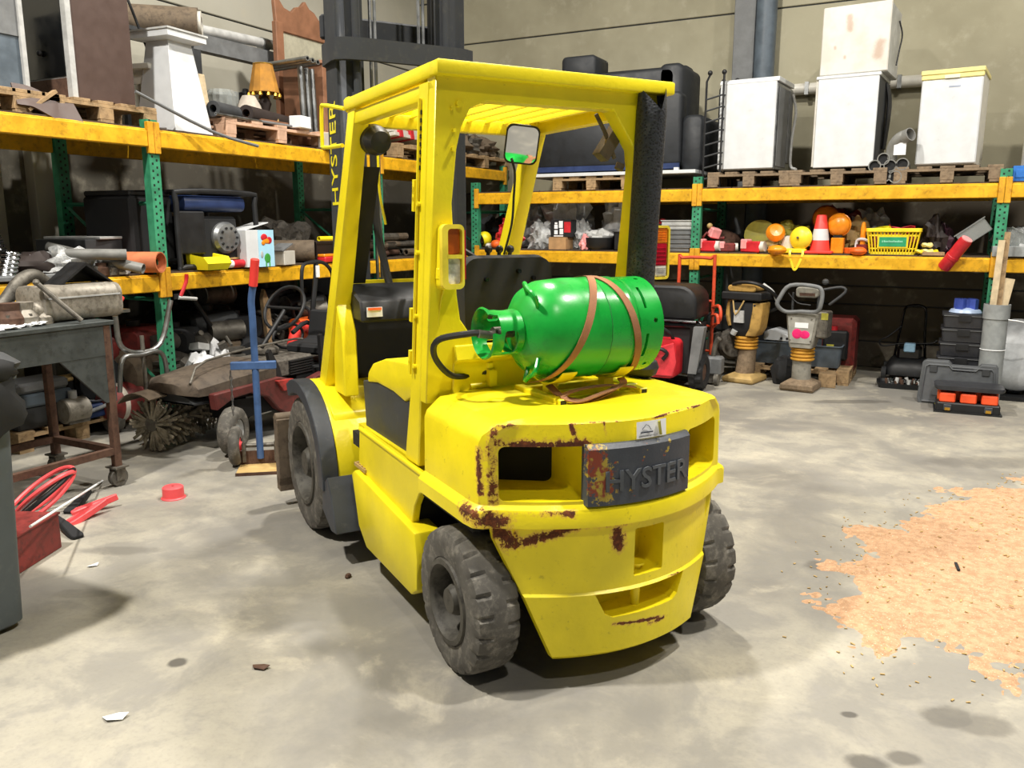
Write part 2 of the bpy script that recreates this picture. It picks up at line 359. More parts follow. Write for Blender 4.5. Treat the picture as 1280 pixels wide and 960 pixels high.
b.loft([[(arc(y)-.02, y, .652) for y in ys]+[(arc(y)+.02, y, .652) for y in ys[::-1]], [(arc(y)-.02, y, .842) for y in ys]+[(arc(y)+.02, y, .842) for y in ys[::-1]], [(arc(y)-.005, y, .856) for y in ys]+[(arc(y)+.02, y, .856) for y in ys[::-1]]])
t = NT('chipped_charcoal_plate'); d = t.segmask([((-.36, .19, .83), (-.36, .16, .7), .05), ((-.36, .13, .78), (-.36, .09, .81), .012), ((-.36, .08, .80), (-.36, .07, .81), .012), ((-.37, .03, .77), (-.37, 0, .84), .012), ((-.37, -.05, .84), (-.37, -.075, .79), .008), ((-.37, -.075, .79), (-.37, -.1, .84), .008), ((-.37, .06, .70), (-.37, .05, .67), .012), ((-.36, .17, .7), (-.36, .16, .68), .02)])
nz = t.noise(45, 5, .8); v = t.math('ADD', d, t.math('MULTIPLY', t.math('SUBTRACT', .62, nz), 4.5)); k = t.ramp(v, 1.3, 1.1)
t.inp(col=t.mix(k, t.mix(t.ramp(t.noise(7), .3, .7), lin('#383d46'), lin('#474c54')), t.mix(t.ramp(t.noise(25), .45, .55), lin('#8a3a22'), lin('#b09a35'))), rough=.5); t.bump(t.noise(60), .1)
M['plate'] = t.m
pl = obj('name_plate', b, M['plate'], fk)
def bend(b, off):
    for v in b.bm.verts: v.co.x += arc(v.co.y)+off
    return b
TB = Matrix(((0, 0, -1, 0), (-1, 0, 0, 0), (0, 1, 0, 0), (0, 0, 0, 1)))    # text on a face looking backwards
b = MB().text('HYSTER', .098, .004, Matrix.Translation((0, -.018, .70)) @ TB @ Matrix.Diagonal((1.02, 1, 1, 1)), bold=.001)
obj('raised_lettering', bend(b, -.021), M['dark_grey'] if 0 else mat('plate_letters', '#50555b', .45), pl, smooth=0)
b = MB(); ys = [.034-.125*k/6 for k in range(7)]
b.grid([[(arc(y)-.0075+ (z-.86)*.06, y, z) for y in ys] for z in (.862, .918)])
st = obj('sticker', b, M['paper'], fk, label='white paper sticker with a small roof logo')
M['ink'] = mat('ink', '#9aa3b5', .7, bump=0); M['ink_dark'] = mat('ink_dark', '#39404f', .7, bump=0)
b = MB()
for q in (((.015, .893), (.0, .908), (-.01, .904), (-.022, .889)),): b.tube([(arc(y)-.0095, y, z) for y, z in q], .0011, 5)
b.bb(arc(0)-.0095, arc(0)-.0085, -.03, .02, .880, .884); b.bb(arc(0)-.0098, arc(0)-.0088, -.05, .028, .8695, .8708)
obj('printed_logo', b, M['ink_dark'], st)
b = MB().tube([(arc(y)-.013, y, z) for y, z in ((-.052, .915), (-.055, .90), (-.058, .885), (-.062, .868))], .005, 6)
obj('paint_drip', b, M['olive'], fk)
# black panels in the windows stand for the engine bay's darkness, underbody
b = MB().bb(.04, .09, -.47, .0, .66, .86).prism([(-.10, .18), (.09, .458), (.1, .458), (.1, .18)], 'xy', .664, .852)
obj('dark_bay_panel', b, M['black_matte'], fk)
b = MB().bb(.08, 1.5, -.30, .30, .18, .60).bb(-.14, .3, -.24, .24, .14, .57).bb(-.1, 1.2, -.5, .5, .535, .60).cyl((0, -.42, .258), (0, .42, .258), .05).cyl((1.632, -.5, .345), (1.632, .5, .345), .07).bb(-.12, .12, -.36, .36, .3, .4).bb(.42, .5, -.5, .5, .2, .56)
obj('underbody', b, M['black_matte'], fk)
# wheels
def wheel(x, y, r, wd, rim_r, side):
    n = 132; h = wd/2; k = 6
    prof = [(rim_r, -h*.8), (rim_r+.012, -h*.98), (rim_r+(r-rim_r)*.55, -h*1.03), (r-.03, -h), (r-.008, -h*.9), (r, -h*.62), (r, -h*.3), (r+.001, 0), (r, h*.3), (r, h*.62), (r-.008, h*.9), (r-.03, h), (rim_r+(r-rim_r)*.55, h*1.03), (rim_r+.012, h*.98), (rim_r, h*.8)]
    def fn(j, i, q):
        ph = (i+3) % k if j > 7 else i % k
        return q - (.012 if ph == 0 and j in (3, 4, 5, 9, 10, 11) else 0)
    w_ = obj('wheel', MB().lathe(prof, (x, y, r), (0, 1, 0), n, fn, True), M['rubber'], fk, smooth=25)
    s = side; f = y + s*h
    pr = [(rim_r+.012, -.012), (rim_r+.006, .006), (rim_r-.012, .008), (rim_r-.022, -.01), (rim_r-.03, -.10), (rim_r*.55, -.11), (rim_r*.42, -.09), (rim_r*.38, -.03), (rim_r*.30, -.008), (.0, -.004)]
    obj('rim', MB().lathe([(a, s*hh) for a, hh in pr], (x, f, r), (0, 1, 0), 40, cap0=False), M['rimgrey'], w_, smooth=40)
    for q in range(6):
        t = 2*PI*q/6; obj('wheel_nut', MB().cyl((x+math.cos(t)*rim_r*.68, f-s*.11, r+math.sin(t)*rim_r*.68), (x+math.cos(t)*rim_r*.68, f-s*.085, r+math.sin(t)*rim_r*.68), .011, n=6), M['cast'], w_)
M['rimgrey'] = mat('rim_grey', '#55524a', .65, .2, dirt='#2e2b26', damt=.6)
for s in (1, -1):
    wheel(0, .475*s, .258, .165, .145, s); wheel(1.632, .535*s, .345, .20, .205, s)
# side body
b = MB().prism([(1.035, .648), (.265, .630), (.265, .575), (.33, .545), (.38, .48), (.41, .395), (1.0, .395), (1.06, .47)], 'xz', .49, .52).tube([(1.036, .515, .645), (.262, .515, .630)], .012)
obj('side_panel', b, M['yellow'], fk, bevel=.004)
b = MB().prism([(1.08, .43), (1.04, .455), (.31, .40), (.29, .3), (.30, .17), (.36, .13), (.9, .13), (1.0, .2)], 'xz', .44, .552)
obj('step_sill', b, M['yellow'], fk, bevel=.012, seg=2)
b = MB().bb(.95, 1.1, .44, .53, .46, .475)
for k in range(4): b.bb(.965+.035*k, .98+.035*k, .45, .525, .475, .48)
obj('step_tread', b, M['tan'], fk)
obj('side_body', MB().prism([(1.0, .66), (.27, .65), (.27, .54), (.36, .42), (.5, .2), (1.2, .2), (1.2, .5)], 'xz', -.50, -.47).bb(.3, 1.2, -.47, .47, .58, .63), M['yellow'], fk)
# fenders
def band(r0, r1, a0, a1, y0, y1, n=14, cx=1.632, cz=.345):
    rings = []
    for k in range(n+1):
        t = R(a0+(a1-a0)*k/n); c, s_ = math.cos(t), math.sin(t)
        rings.append([(cx+r0*c, y0, cz+r0*s_), (cx+r1*c, y0, cz+r1*s_), (cx+r1*c, y1, cz+r1*s_), (cx+r0*c, y1, cz+r0*s_)])
    return MB().loft(rings)
for s in (1, -1):
    b = band(.385, .43, 66, 186, s*.25, s*.575)
    b.prism([(1.9, .60), (1.85, .74), (1.45, .745), (1.32, .66), (1.3, .6)], 'xz', s*.25, s*.56)
    obj('front_fender', b, M['yellow'], fk, bevel=.01, seg=2)
    obj('fender_trim', band(.365, .435, 62, 183, s*.575, s*.655), M['charcoal'], fk, bevel=.004)
    obj('mud_flap', MB().prism([(1.235, .345), (1.155, .40), (1.10, .32), (1.04, .16), (1.12, .15), (1.26, .22)], 'xz', s*.50, s*.645), M['charcoal'], fk, bevel=.004)
# engine cover, seat base, floor plate
obj('engine_side_cover', MB().prism([(1.165, .84), (.95, .872), (.75, .868), (.62, .845), (.45, .88), (.45, .60), (1.0, .60), (1.14, .60)], 'xz', .40, .452), M['charcoal'], fk, bevel=.004)
hood = [(1.085, .845), (1.07, .895), (1.0, .945), (.85, .985), (.6, 1.005), (.30, 1.01), (.30, .88), (.55, .872), (.62, .842), (.75, .86), (.95, .864)]
obj('engine_hood', MB().prism(hood, 'xz', -.44, .46), M['yellow'], fk, bevel=.012, seg=2)
obj('cover_gap', MB().prism([(1.09, .843), (.95, .862), (.75, .858), (.62, .835), (.45, .865), (.45, .84), (1.1, .82)], 'xz', .39, .445), M['black_matte'], fk)
obj('floor_plate', MB().bb(1.0, 1.62, -.44, .46, .46, .49).bb(1.58, 1.62, -.44, .46, .46, 1.15), M['black_matte'], fk)
# rear guard frame: a leaning plate with a rounded opening
fr = MB().prism([(.5, .90), (.5, 2.036), (-.445, 2.036), (-.455, .90)], 'yz', 0, .075).mesh(smooth=0)
hole = [(.392, 1.30), (.405, 1.42), (.425, 1.62), (.415, 1.80), (.40, 1.875), (.37, 1.935), (.31, 1.962), (-.215, 1.965), (-.33, 1.83), (-.345, 1.76), (-.36, 1.14), (-.345, 1.115), (.26, 1.115), (.33, 1.15), (.375, 1.21)]
me = boolcut(fr, [MB().prism(hole, 'yz', -.1, .3).mesh()])
for v in me.vertices: v.co.x += .152 + (2.0-v.co.z)*.125
o = link('rear_guard_frame', me, M['yellow'], fk); o.data.shade_smooth(); o.data.set_sharp_from_angle(angle=R(30))
md = o.modifiers.new('b', 'BEVEL'); md.width = .004; md.limit_method = 'ANGLE'; md.angle_limit = R(40)
def lx(z): return .152 + (2.0-z)*.125
for s, y in ((1, .5), (-1, -.447)):
    b = MB().loft([[(lx(z)+.05, y-.055*s, z), (lx(z)+.05, y+.003*s, z), (lx(z)+.14+(.05 if z < 1 else 0), y+.003*s, z), (lx(z)+.14+(.05 if z < 1 else 0), y-.055*s, z)] for z in (.64, 1.0, 2.02)])
    obj('rear_post', b, M['yellow'], fk, bevel=.005)
b = MB()
for k in range(8): b.box((lx(1.9)+.105+.0035*k, .505, 1.925-.026*k), (.016, .006, .014))
obj('vent_slots', b, M['black_matte'], fk)
b = MB().tube([(lx(1.97)+.11, .51, 1.97), (lx(1.4)+.11, .51, 1.4), (lx(1.0)+.11, .51, 1.0)], .006)
for z in (1.655, 1.62, 1.68, 1.22, 1.06, 1.02): b.box((lx(z)+.145, .505, z), (.02, .015, .05), (0, R(-7), 0))
for z in (1.62, 1.45, 1.22, 1.03): b.cyl((lx(z)+.1, .5, z), (lx(z)+.1, .515, z), .008, n=8)
obj('door_hinges', b, M['yellow'], fk)
b = MB()
for y, z, q in ((.415, 1.945, .012), (.43, 1.86, .006), (.43, 1.80, .008), (.44, 1.93, .006)): obj('frame_bolt', MB().cyl((lx(z)-.012, y, z), (lx(z)+.01, y, z), q, n=8), M['yellow'], fk)
for s, y in ((1, .5), (-1, -.445)):
    pts = [(1.10, y, 2.03), (1.195, y, 1.83), (1.45, y, 1.30), (1.64, y+.03*s, .74)]
    b = MB().loft([[(x-.10, yy-.07*s, z), (x-.10, yy, z), (x, yy, z), (x, yy-.07*s, z)] if i < 2 else [(x-.115, yy-.078*s, z), (x-.115, yy+.004*s, z), (x, yy+.004*s, z), (x, yy-.078*s, z)] for i, (x, yy, z) in enumerate(pts)])
    obj('front_post', b, M['yellow'], fk, bevel=.008, seg=2)
    obj('post_base', MB().prism([(1.30, .74), (1.47, .74), (1.44, 1.22), (1.405, 1.22), (1.31, 1.05)], 'xz', s*.43, s*.50), M['yellow'], fk, bevel=.006)
b = MB().tube([(1.15, .5, 2.04), (1.42, .51, 2.085), (1.46, .51, 2.07), (1.47, .51, 1.93), (1.44, .51, 1.90), (1.19, .5, 1.89)], .009, 8, sm=3)
obj('grab_handle', b, M['yellow'], fk)
obj('black_post_strip', MB().loft([[(x-.012, .43, z), (x-.012, .345, z), (x, .345, z), (x, .43, z)] for x, z in ((1.16, 1.80), (1.42, 1.27))]), M['black_matte'], fk)
# roof
b = MB().bb(.108, .175, -.462, .512, 2.028, 2.075).bb(.17, 1.12, .455, .512, 2.028, 2.075).bb(.17, 1.12, -.462, -.40, 2.028, 2.075).bb(1.08, 1.125, -.452, .505, 2.02, 2.082)
b.bb(.16, .26, -.44, .5, 1.985, 2.02).bb(.2, 1.1, .44, .495, 1.965, 2.02).bb(.2, 1.1, -.44, -.385, 1.965, 2.02).bb(1.06, 1.11, -.44, .5, 1.96, 2.02)
obj('roof_frame', b, M['yellow'], fk, bevel=.008, seg=2)
for k in range(9):
    y = .40-.092*k
    obj('roof_slat', MB().loft([[(x, y-.034, 2.07), (x, y-.026, 2.07), (x, y+.018, 2.005), (x, y+.010, 2.005)] for x in (.17, 1.09)]), M['yellow'], fk)
# lamps
def tail(y0, y1, s):
    z0, z1 = 1.33, 1.545; x = .165+.06
    r = obj('tail_light', MB().loft([[(x, p, q) for p, q in rrect(y0, y1, z0, z1, .018)], [(x+.055, p, q) for p, q in rrect(y0, y1, z0, z1, .018)]]).loft([[(x-.012, p, q) for p, q in rrect(y0, y1, z0, z1, .018)], [(x, p, q) for p, q in rrect(y0, y1, z0, z1, .018)], [(x, p, q) for p, q in rrect(y0+.009, y1-.009, z0+.009, z1-.009, .012)], [(x-.012, p, q) for p, q in rrect(y0+.009, y1-.009, z0+.009, z1-.009, .012)]], wrap=True), M['lamp_rim'], fk)
    a, c = y0+.011, y1-.011
    for nm, m, q0, q1 in (('amber_lens', 'lens_amber', 1.475, 1.534), ('red_lens', 'lens_red', 1.385, 1.475), ('clear_lens', 'lens_clear', 1.342, 1.385)):
        b = MB().loft([[(x-.006, p, q) for p, q in rrect(a, c, q0, q1, .006, 3)], [(x+.004, p, q) for p, q in rrect(a, c, q0, q1, .006, 3)]])
        for k in range(5): b.bb(x-.009, x-.005, a+.004, c-.004, q0+.006+(q1-q0-.01)*k/5, q0+.009+(q1-q0-.01)*k/5)
        obj(nm, b, M[m], r)
    return r
mk('lamp_rim', '#e6cf3c', .4); mk('lens_amber', '#f08a1c', .15, sc=30, bump=.3); mk('lens_red', '#b3122a', .15, sc=30, bump=.3); mk('lens_clear', '#cfccc5', .12, sc=40, var=.3)
tail(-.548, -.465, -1)
x = .19
r = obj('tail_light', MB().loft([[(x, p, q) for p, q in rrect(.392, .478, 1.325, 1.55, .02)], [(x+.06, p, q) for p, q in rrect(.392, .478, 1.325, 1.55, .02)]]).bb(.2, .28, .39, .48, 1.36, 1.40), M['yellow'], fk, bevel=.003)
def win(q0, q1): return MB().loft([[(x, p, q) for p, q in rrect(.404, .45, q0, q1, .008, 3)], [(x-.005, p, q) for p, q in rrect(.404, .45, q0, q1, .008, 3)]])
obj('lamp_cage', MB().loft([[(x-.022, p, q) for p, q in rrect(.394, .478, 1.327, 1.55, .02)], [(x, p, q) for p, q in rrect(.394, .478, 1.327, 1.55, .02)], [(x, p, q) for p, q in rrect(.402, .456, 1.345, 1.535, .012)], [(x-.022, p, q) for p, q in rrect(.402, .456, 1.345, 1.535, .012)]], wrap=True).bb(x-.022, x, .4, .46, 1.433, 1.446), M['lamp_rim'], r)
obj('amber_lens', win(1.448, 1.535), mat('lens_dark_amber', '#a8500f', .2, bump=.2), r); obj('clear_lens', win(1.345, 1.432), M['lens_clear'], r)
obj('red_lens', MB().bb(x-.015, x+.05, .386, .394, 1.36, 1.53), M['lens_red'], r)
b = MB().cyl((1.02, .40, 1.90), (1.12, .40, 1.92), .062, .068, 20).lathe([(.062, 0), (.045, .05), (.0, .06)], (1.02, .40, 1.90), (-1, 0, -.2), 20).cyl((1.1, .42, 1.92), (1.1, .46, 1.99), .015)
obj('work_light', b, M['black'], fk)
mz = [(a, c_) for a, c_ in rrect(-.075, .075, -.085, .085, .03)]
def mir(x, k): return [(x, p*k, q*k) for p, q in mz]
b = MB(); b.M = MT((.985, -.287, 1.912), (6, -15, -24)); b.loft([mir(0, .93), mir(-.008, .97), mir(-.008, 1.04), mir(.012, 1.04), mir(.03, .7)])
r = obj('mirror', b, M['black'], fk)
b = MB(); b.M = MT((.985, -.287, 1.912), (6, -15, -24)); b.loft([mir(-.004, .95), mir(-.0065, .95)])
t = NT('mirror_glass'); t.inp(col=(.9, .92, .93), metal=1., rough=.03); M['mirror'] = t.m
obj('mirror_glass', b, M['mirror'], r)
obj('mirror_cable', MB().tube([(.99, -.24, 1.84), (1.02, -.27, 1.78), (1.16, -.34, 1.68), (1.2, -.35, 1.55), (1.3, -.36, 1.4)], .006, sm=4), M['black'], r)
# black perforated sleeve over the exhaust at the right rear post
b = MB(); rings = []; n = 28
for k in range(40):
    z = 1.16 + .80*k/39; yc = -.398+.035*(z-1.3)/.75
    rings.append([(lx(z)-.03+.056*math.cos(2*PI*i/n), yc+.058*math.sin(2*PI*i/n), z) for i in range(n)])
top_r = []
for i in range(n):
    a = 2*PI*i/n; dz = .10*abs(math.sin(a*1.0))*(1 if math.sin(a) < 0 else .8)
    top_r.append((lx(2)-.03+.056*math.cos(a)*(1 - .6*abs(math.sin(a))), -.365+.062*math.sin(a), 1.965+dz))
rings.append(top_r); b.loft(rings, True, False)
t = NT('perforated_rubber_sleeve'); q = t.n('ShaderNodeTexVoronoi', feature='F1'); q.inputs['Scale'].default_value = 110; t.set(q.inputs['Vector'], t.P)
t.inp(col=t.mix(t.ramp(q.outputs[0], .25, .5), lin('#0e1013'), t.mix(t.ramp(t.noise(8), .6, .8), lin('#2e3136'), lin('#5a5c60'))), rough=.5); t.bump(q.outputs[0], .6, .003); M['sleeve'] = t.m
obj('exhaust_sleeve', b, M['sleeve'], fk)
obj('exhaust_elbow', MB().cyl((.2, -.40, .93), (.23, -.40, 1.2), .04).ball((.2, -.41, .98), (.08, .07, .05)), M['black'], fk)
obj('rear_wiper_box', MB().box((.26, -.27, 1.86), (.05, .05, .14), (R(35), 0, 0)).tube([(.25, -.2, 1.96), (.25, -.24, 1.9), (.25, -.29, 1.80)], .008).cyl((.25, -.32, 1.78), (.25, -.31, 1.76), .018), M['dust_brown'], fk)
# cabin: seat, dash, steering wheel, levers
b = MB(); sx = .60
b.loft([[(sx-.05+.02*(q-1.1), p, q) for p, q in rrect(-.195, .215, 1.04, 1.415, (.06, .06, .09, .09))], [(sx, p*1.0, q) for p, q in rrect(-.205, .225, 1.03, 1.425, (.07, .07, .1, .1))], [(sx+.07, p, q) for p, q in rrect(-.18, .2, 1.05, 1.40, .06)]])
s_ = obj('seat', b, M['black_matte'], fk, smooth=40)
b = MB()
for y, z in ((.12, 1.33), (-.03, 1.36), (-.1, 1.33), (.17, 1.13)): obj('seat_bolt', MB().cyl((sx-.064, y, z), (sx-.04, y, z), .009, n=8), M['black_gloss'], s_)
obj('seat_cushion', MB().prism(rrect(.62, 1.05, 1.0, 1.13, .04), 'xz', -.21, .22), M['black_matte'], fk)
b = MB().prism([(1.22, 1.10), (1.24, 1.20), (1.44, 1.27), (1.5, 1.1)], 'xz', -.43, .43); d_ = obj('dashboard', b, M['black'], fk, bevel=.01)
b = MB().prism([(1.221, 1.125), (1.2225, 1.17), (1.217, 1.17), (1.215, 1.125)], 'xz', .33, .405); obj('dash_label', b, M['paper'], d_)
b = MB().prism([(1.2145, 1.157), (1.216, 1.168), (1.213, 1.168), (1.211, 1.157)], 'xz', .335, .40); obj('dash_label_stripe', b, M['orange'], d_)
obj('dash_bar', MB().bb(1.46, 1.49, -.44, .47, 1.255, 1.28).ball((1.47, .47, 1.265), .03), M['yellow'], fk)
b = MB().tube([(1.12+.17*math.cos(t)*.5, .17*math.sin(t), 1.30+.17*math.cos(t)*.85) for t in [2*PI*k/24 for k in range(24)]], .014, closed=True)
b.tube([(1.12, 0, 1.30), (1.3, 0, 1.1), (1.5, 0, .6)], .03).tube([(1.12, .16, 1.3), (1.12, -.16, 1.3)], .012).tube([(1.12, 0, 1.3), (1.04, 0, 1.16)], .012)
obj('steering_wheel', b, M['black'], fk)
b = MB()
for k in range(3): b.tube([(1.25, -.2-.06*k, 1.2), (1.18, -.2-.06*k, 1.35), (1.16, -.2-.06*k, 1.42)], .01).ball((1.16, -.2-.06*k, 1.43), .02)
obj('levers', b, M['black'], fk)
obj('hose_bundle', MB().tube([(1.5, .25, 2.05), (1.5, .25, 1.6), (1.47, .22, 1.35), (1.40, .2, 1.15)], .02, sm=4).tube([(1.5, .32, 2.05), (1.52, .31, 1.75), (1.5, .27, 1.52)], .007, sm=4), M['black'], fk)
obj('yellow_cable', MB().tube([(1.3, .3, 1.88), (1.32, .29, 1.7), (1.36, .25, 1.55)], .006, sm=4), M['lime'], fk)
obj('side_cable', MB().tube([(.19, .455, 1.98), (.21, .457, 1.6), (.235, .452, 1.5), (.20, .425, 1.44), (.24, .455, 1.28), (.265, .46, 1.15)], .005, sm=5), M['yellow'], fk)
# rear shelf panel behind the bottle
obj('rear_panel', MB().prism([(.27, .92), (.262, 1.045), (.235, 1.06), (.25, 1.115), (.33, 1.115), (.36, .92)], 'xz', -.44, .40), M['yellow'], fk, bevel=.004)
# bottle cradle
b = MB().bb(-.13, .19, .15, .185, .938, .963).bb(-.10, .16, -.215, -.18, .938, .963).bb(-.02, .02, -.23, .17, .945, .965).bb(.10, .14, -.23, .17, .945, .965)
c_ = obj('bottle_cradle', b, M['yellow'], fk, bevel=.003)
obj('tube_end', MB().bb(-.1315, -.128, .156, .179, .943, .959), M['black'], c_); obj('tube_end', MB().bb(-.1015, -.098, -.209, -.186, .943, .959), M['black'], c_)
for y in (.13, -.11):
    b = MB(); q = []
    for k in range(9):
        t = R(226+88*k/8); q.append((.02+.187*math.cos(t), y, 1.185+.187*math.sin(t)))
    obj('saddle', MB().tube(q, .01, flat=((1, 0, 0), .05, .006)) if 0 else MB().loft([[(x, yy-.03, z), (x, yy+.03, z), (x, yy+.03, z-.006), (x, yy-.03, z-.006)] for x, yy, z in q]), M['yellow'], c_)
    obj('saddle_post', MB().bb(.0, .04, y-.02, y+.02, .955, 1.0), M['yellow'], c_)
# mast
b = MB()
for s in (1, -1):
    b.bb(1.76, 1.94, s*.30-.012, s*.355-.012, .12, 3.3).bb(1.91, 1.94, s*.25-.012, s*.30-.012, .12, 3.3).bb(1.76, 1.785, s*.25-.012, s*.30-.012, .12, 3.3)
mast = obj('mast', b, M['mastgrey'] if 'mastgrey' in M else M.setdefault('mastgrey', mat('mast_grey', '#2c2f33', .85, dirt='#45443f', damt=.3)), fk, bevel=.005)
b = MB()
for s in (1, -1): b.bb(1.79, 1.90, s*.20-.012, s*.245-.012, .15, 3.3)
obj('inner_rail', b, M['mastgrey'], mast)
b = MB()
for s in (1, -1): b.cyl((1.725, s*.245, .2), (1.725, s*.245, 2.2), .03).cyl((1.725, s*.245, 2.2), (1.725, s*.245, 3.3), .02)
obj('lift_cylinder', b, M['mastgrey'], mast)
b = MB()
for y in (.12, .145, -.12, -.145): b.cyl((1.80, y, .3), (1.80, y, 3.3), .009, n=6)
obj('lift_chain', b, M['steel'], mast)
z0, z1 = 2.348, 2.452
plan = [(1.94, .36), (1.76, .367), (1.715, .358), (1.68, .31), (1.665, .22), (1.665, -.25), (1.672, -.33), (1.70, -.385), (1.76, -.415), (1.90, -.42)]
obj('cross_member', MB().loft([[(x, y, z0), (x, y, z1), (x+.03 if abs(y) < .42 else x, y*.93, z1), (x+.03 if abs(y) < .42 else x, y*.93, z0)] for x, y in plan]), M['mastgrey'], mast, smooth=40)
z2 = 2.554
obj('upper_cross_member', MB().bb(1.93, 1.97, -.36, .36, z2-.07, z2+.05), M['mastgrey'], mast, bevel=.01)
TS = Matrix(((0, 1, 0, 0), (0, 0, 1, 0), (1, 0, 0, 0), (0, 0, 0, 1)))       # text climbing the mast's left side
b = MB().text('HYSTER', .15, .001, Matrix.Translation((1.80, .3445, 1.90)) @ TS)
obj('mast_lettering', b, M['lime'], mast, smooth=0)
obj('mast_label', MB().bb(1.755, 1.757, .30, .335, 1.4, 1.7), M['olive'], mast)
# fork carriage and forks, lowered
b = MB().cyl((2.04, -.62, .50), (2.04, .68, .50), .03).bb(2.0, 2.07, -.62, .68, .09, .17).bb(2.0, 2.07, .60, .68, .12, .50).bb(2.0, 2.07, -.62, -.54, .12, .5)
cg = obj('fork_carriage', b, M['dust_brown'], fk, bevel=.004)
obj('carriage_plate', MB().bb(2.01, 2.06, .36, .46, .15, .50).bb(2.01, 2.06, -.4, -.3, .15, .5), M['cast'], cg)
for y in (.32, -.3): obj('fork', MB().bb(2.07, 2.11, y-.06, y+.06, .05, .6).prism([(2.07, .03), (3.1, .02), (3.1, .03), (2.11, .075), (2.07, .075)], 'xz', y-.06, y+.06), M['rust_brown'], cg)
# gas hose
obj('gas_hose', MB().tube([(.02, .405, 1.19), (.05, .44, 1.185), (.12, .52, 1.16), (.20, .50, 1.09), (.24, .42, 1.01), (.28, .32, .995), (.27, .26, 1.005)], .0115, sm=6), M['black'], fk)
obj('gas_fitting', MB().cyl((.27, .25, .935), (.27, .25, 1.03), .012).cyl((.27, .33, .955), (.27, .22, .955), .012).box((.25, .25, .985), (.035, .03, .06)).cyl((.27, .25, 1.02), (.27, .25, 1.04), .018, n=6), M['yellow'], fk)

# ------------------------------------------------------------------ gas bottle, straps
FM = Matrix.Translation(FORIGIN) @ Euler((0, 0, R(FYAW))).to_matrix().to_4x4()
def onfork(o, loc=(0, 0, 0), rz=0):
    o.location = FM @ Vector(loc); o.rotation_euler = (0, 0, R(FYAW+rz)); return o
BR = .178; BZc = 1.187
bt = onfork(thing('gas_bottle', 'green steel gas bottle lying across the forklift counterweight', 'gas bottle'), (.02, 0, BZc))
prof = [(0, .285), (.05, .283), (.10, .265), (.145, .23), (.17, .185), (BR-.003, .13), (BR, .08), (BR, .0), (BR+.0015, -.004), (BR+.0015, -.012), (BR, -.016), (BR, -.105), (BR-.004, -.125), (BR-.012, -.135), (.12, -.17), (0, -.185)]
t = obj('bottle_body', MB().lathe(prof, (0, 0, 0), (0, 1, 0), 48), M['green_gas'], bt, smooth=40)
ringp = [(BR-.012, -.125), (BR-.004, -.135), (BR-.003, -.235), (BR-.012, -.24), (BR-.018, -.235), (BR-.018, -.14)]
me = MB().lathe(ringp, (0, 0, 0), (0, 1, 0), 48, closed=True).mesh(smooth=0)
cs = []
for a in (20, 75, 140, 200, 260, 320):
    c, s = math.cos(R(a)), math.sin(R(a)); q = MB(); q.M = MT((c*BR, -.165, s*BR), (0, -a, 0)); q.bb(-.03, .03, -.006, .006, -.045, .045); cs.append(q.mesh())
    q = MB(); q.M = MT((math.cos(R(a+30))*BR, -.20, math.sin(R(a+30))*BR), (0, -a-30, 0)); q.cyl((-.03, 0, 0), (.03, 0, 0), .009); cs.append(q.mesh())
o = link('foot_ring', boolcut(me, cs), M['green_gas'], bt); o.data.shade_smooth(); o.data.set_sharp_from_angle(angle=R(35))
cr = .078; colp = [(cr-.004, .275), (cr, .278), (cr, .375), (cr+.012, .398), (cr+.006, .403), (cr-.006, .38), (cr-.006, .28)]
me = MB().lathe(colp, (0, 0, 0), (0, 1, 0), 36, closed=True).mesh(smooth=0); cs = []
for a in (65, 205, 300):
    q = MB(); q.M = MT((math.cos(R(a))*cr, .328, math.sin(R(a))*cr), (0, -a, 0)); q.prism(rrect(-.026, .026, -.045, .045, .015), 'yz', -.03, .03); cs.append(q.mesh())
q = MB(); q.M = MT((math.cos(R(150))*cr, .365, math.sin(R(150))*cr), (0, -150, 0)); q.bb(-.03, .03, -.0, .06, -.035, .035); cs.append(q.mesh())
o = link('valve_collar', boolcut(me, cs), M['green_gas'], bt); o.data.shade_smooth(); o.data.set_sharp_from_angle(angle=R(35))
obj('valve', MB().cyl((0, .28, 0), (0, .36, 0), .02).cyl((0, .35, -.01), (0, .415, 0), .014).cyl((-.04, .34, 0), (.04, .34, 0), .013), M['cast'], bt)
for a in (118, 240, 0):
    c, s = math.cos(R(a)), math.sin(R(a)); b = MB(); 
    b.tube([((BR-.06)*c - .04*s, .235, (BR-.06)*s + .04*c), ((BR-.01)*c - .04*s, .262, (BR-.01)*s + .04*c), ((BR-.008)*c, .268, (BR-.008)*s), ((BR-.01)*c + .04*s, .262, (BR-.01)*s - .04*c), ((BR-.06)*c + .04*s, .235, (BR-.06)*s - .04*c)], .008, sm=3)
    obj('lifting_lug', b, M['green_gas'], bt)
t = NT('weld_seam'); t.inp(col=lin('#0d6a2c'), rough=.6); M['weld'] = t.m
obj('weld_seam', MB().tube([((BR+.0008)*math.cos(2*PI*k/48), -.010+.001*math.sin(k*9), (BR+.0008)*math.sin(2*PI*k/48)) for k in range(48)], .002, 5, closed=True), M['weld'], bt)
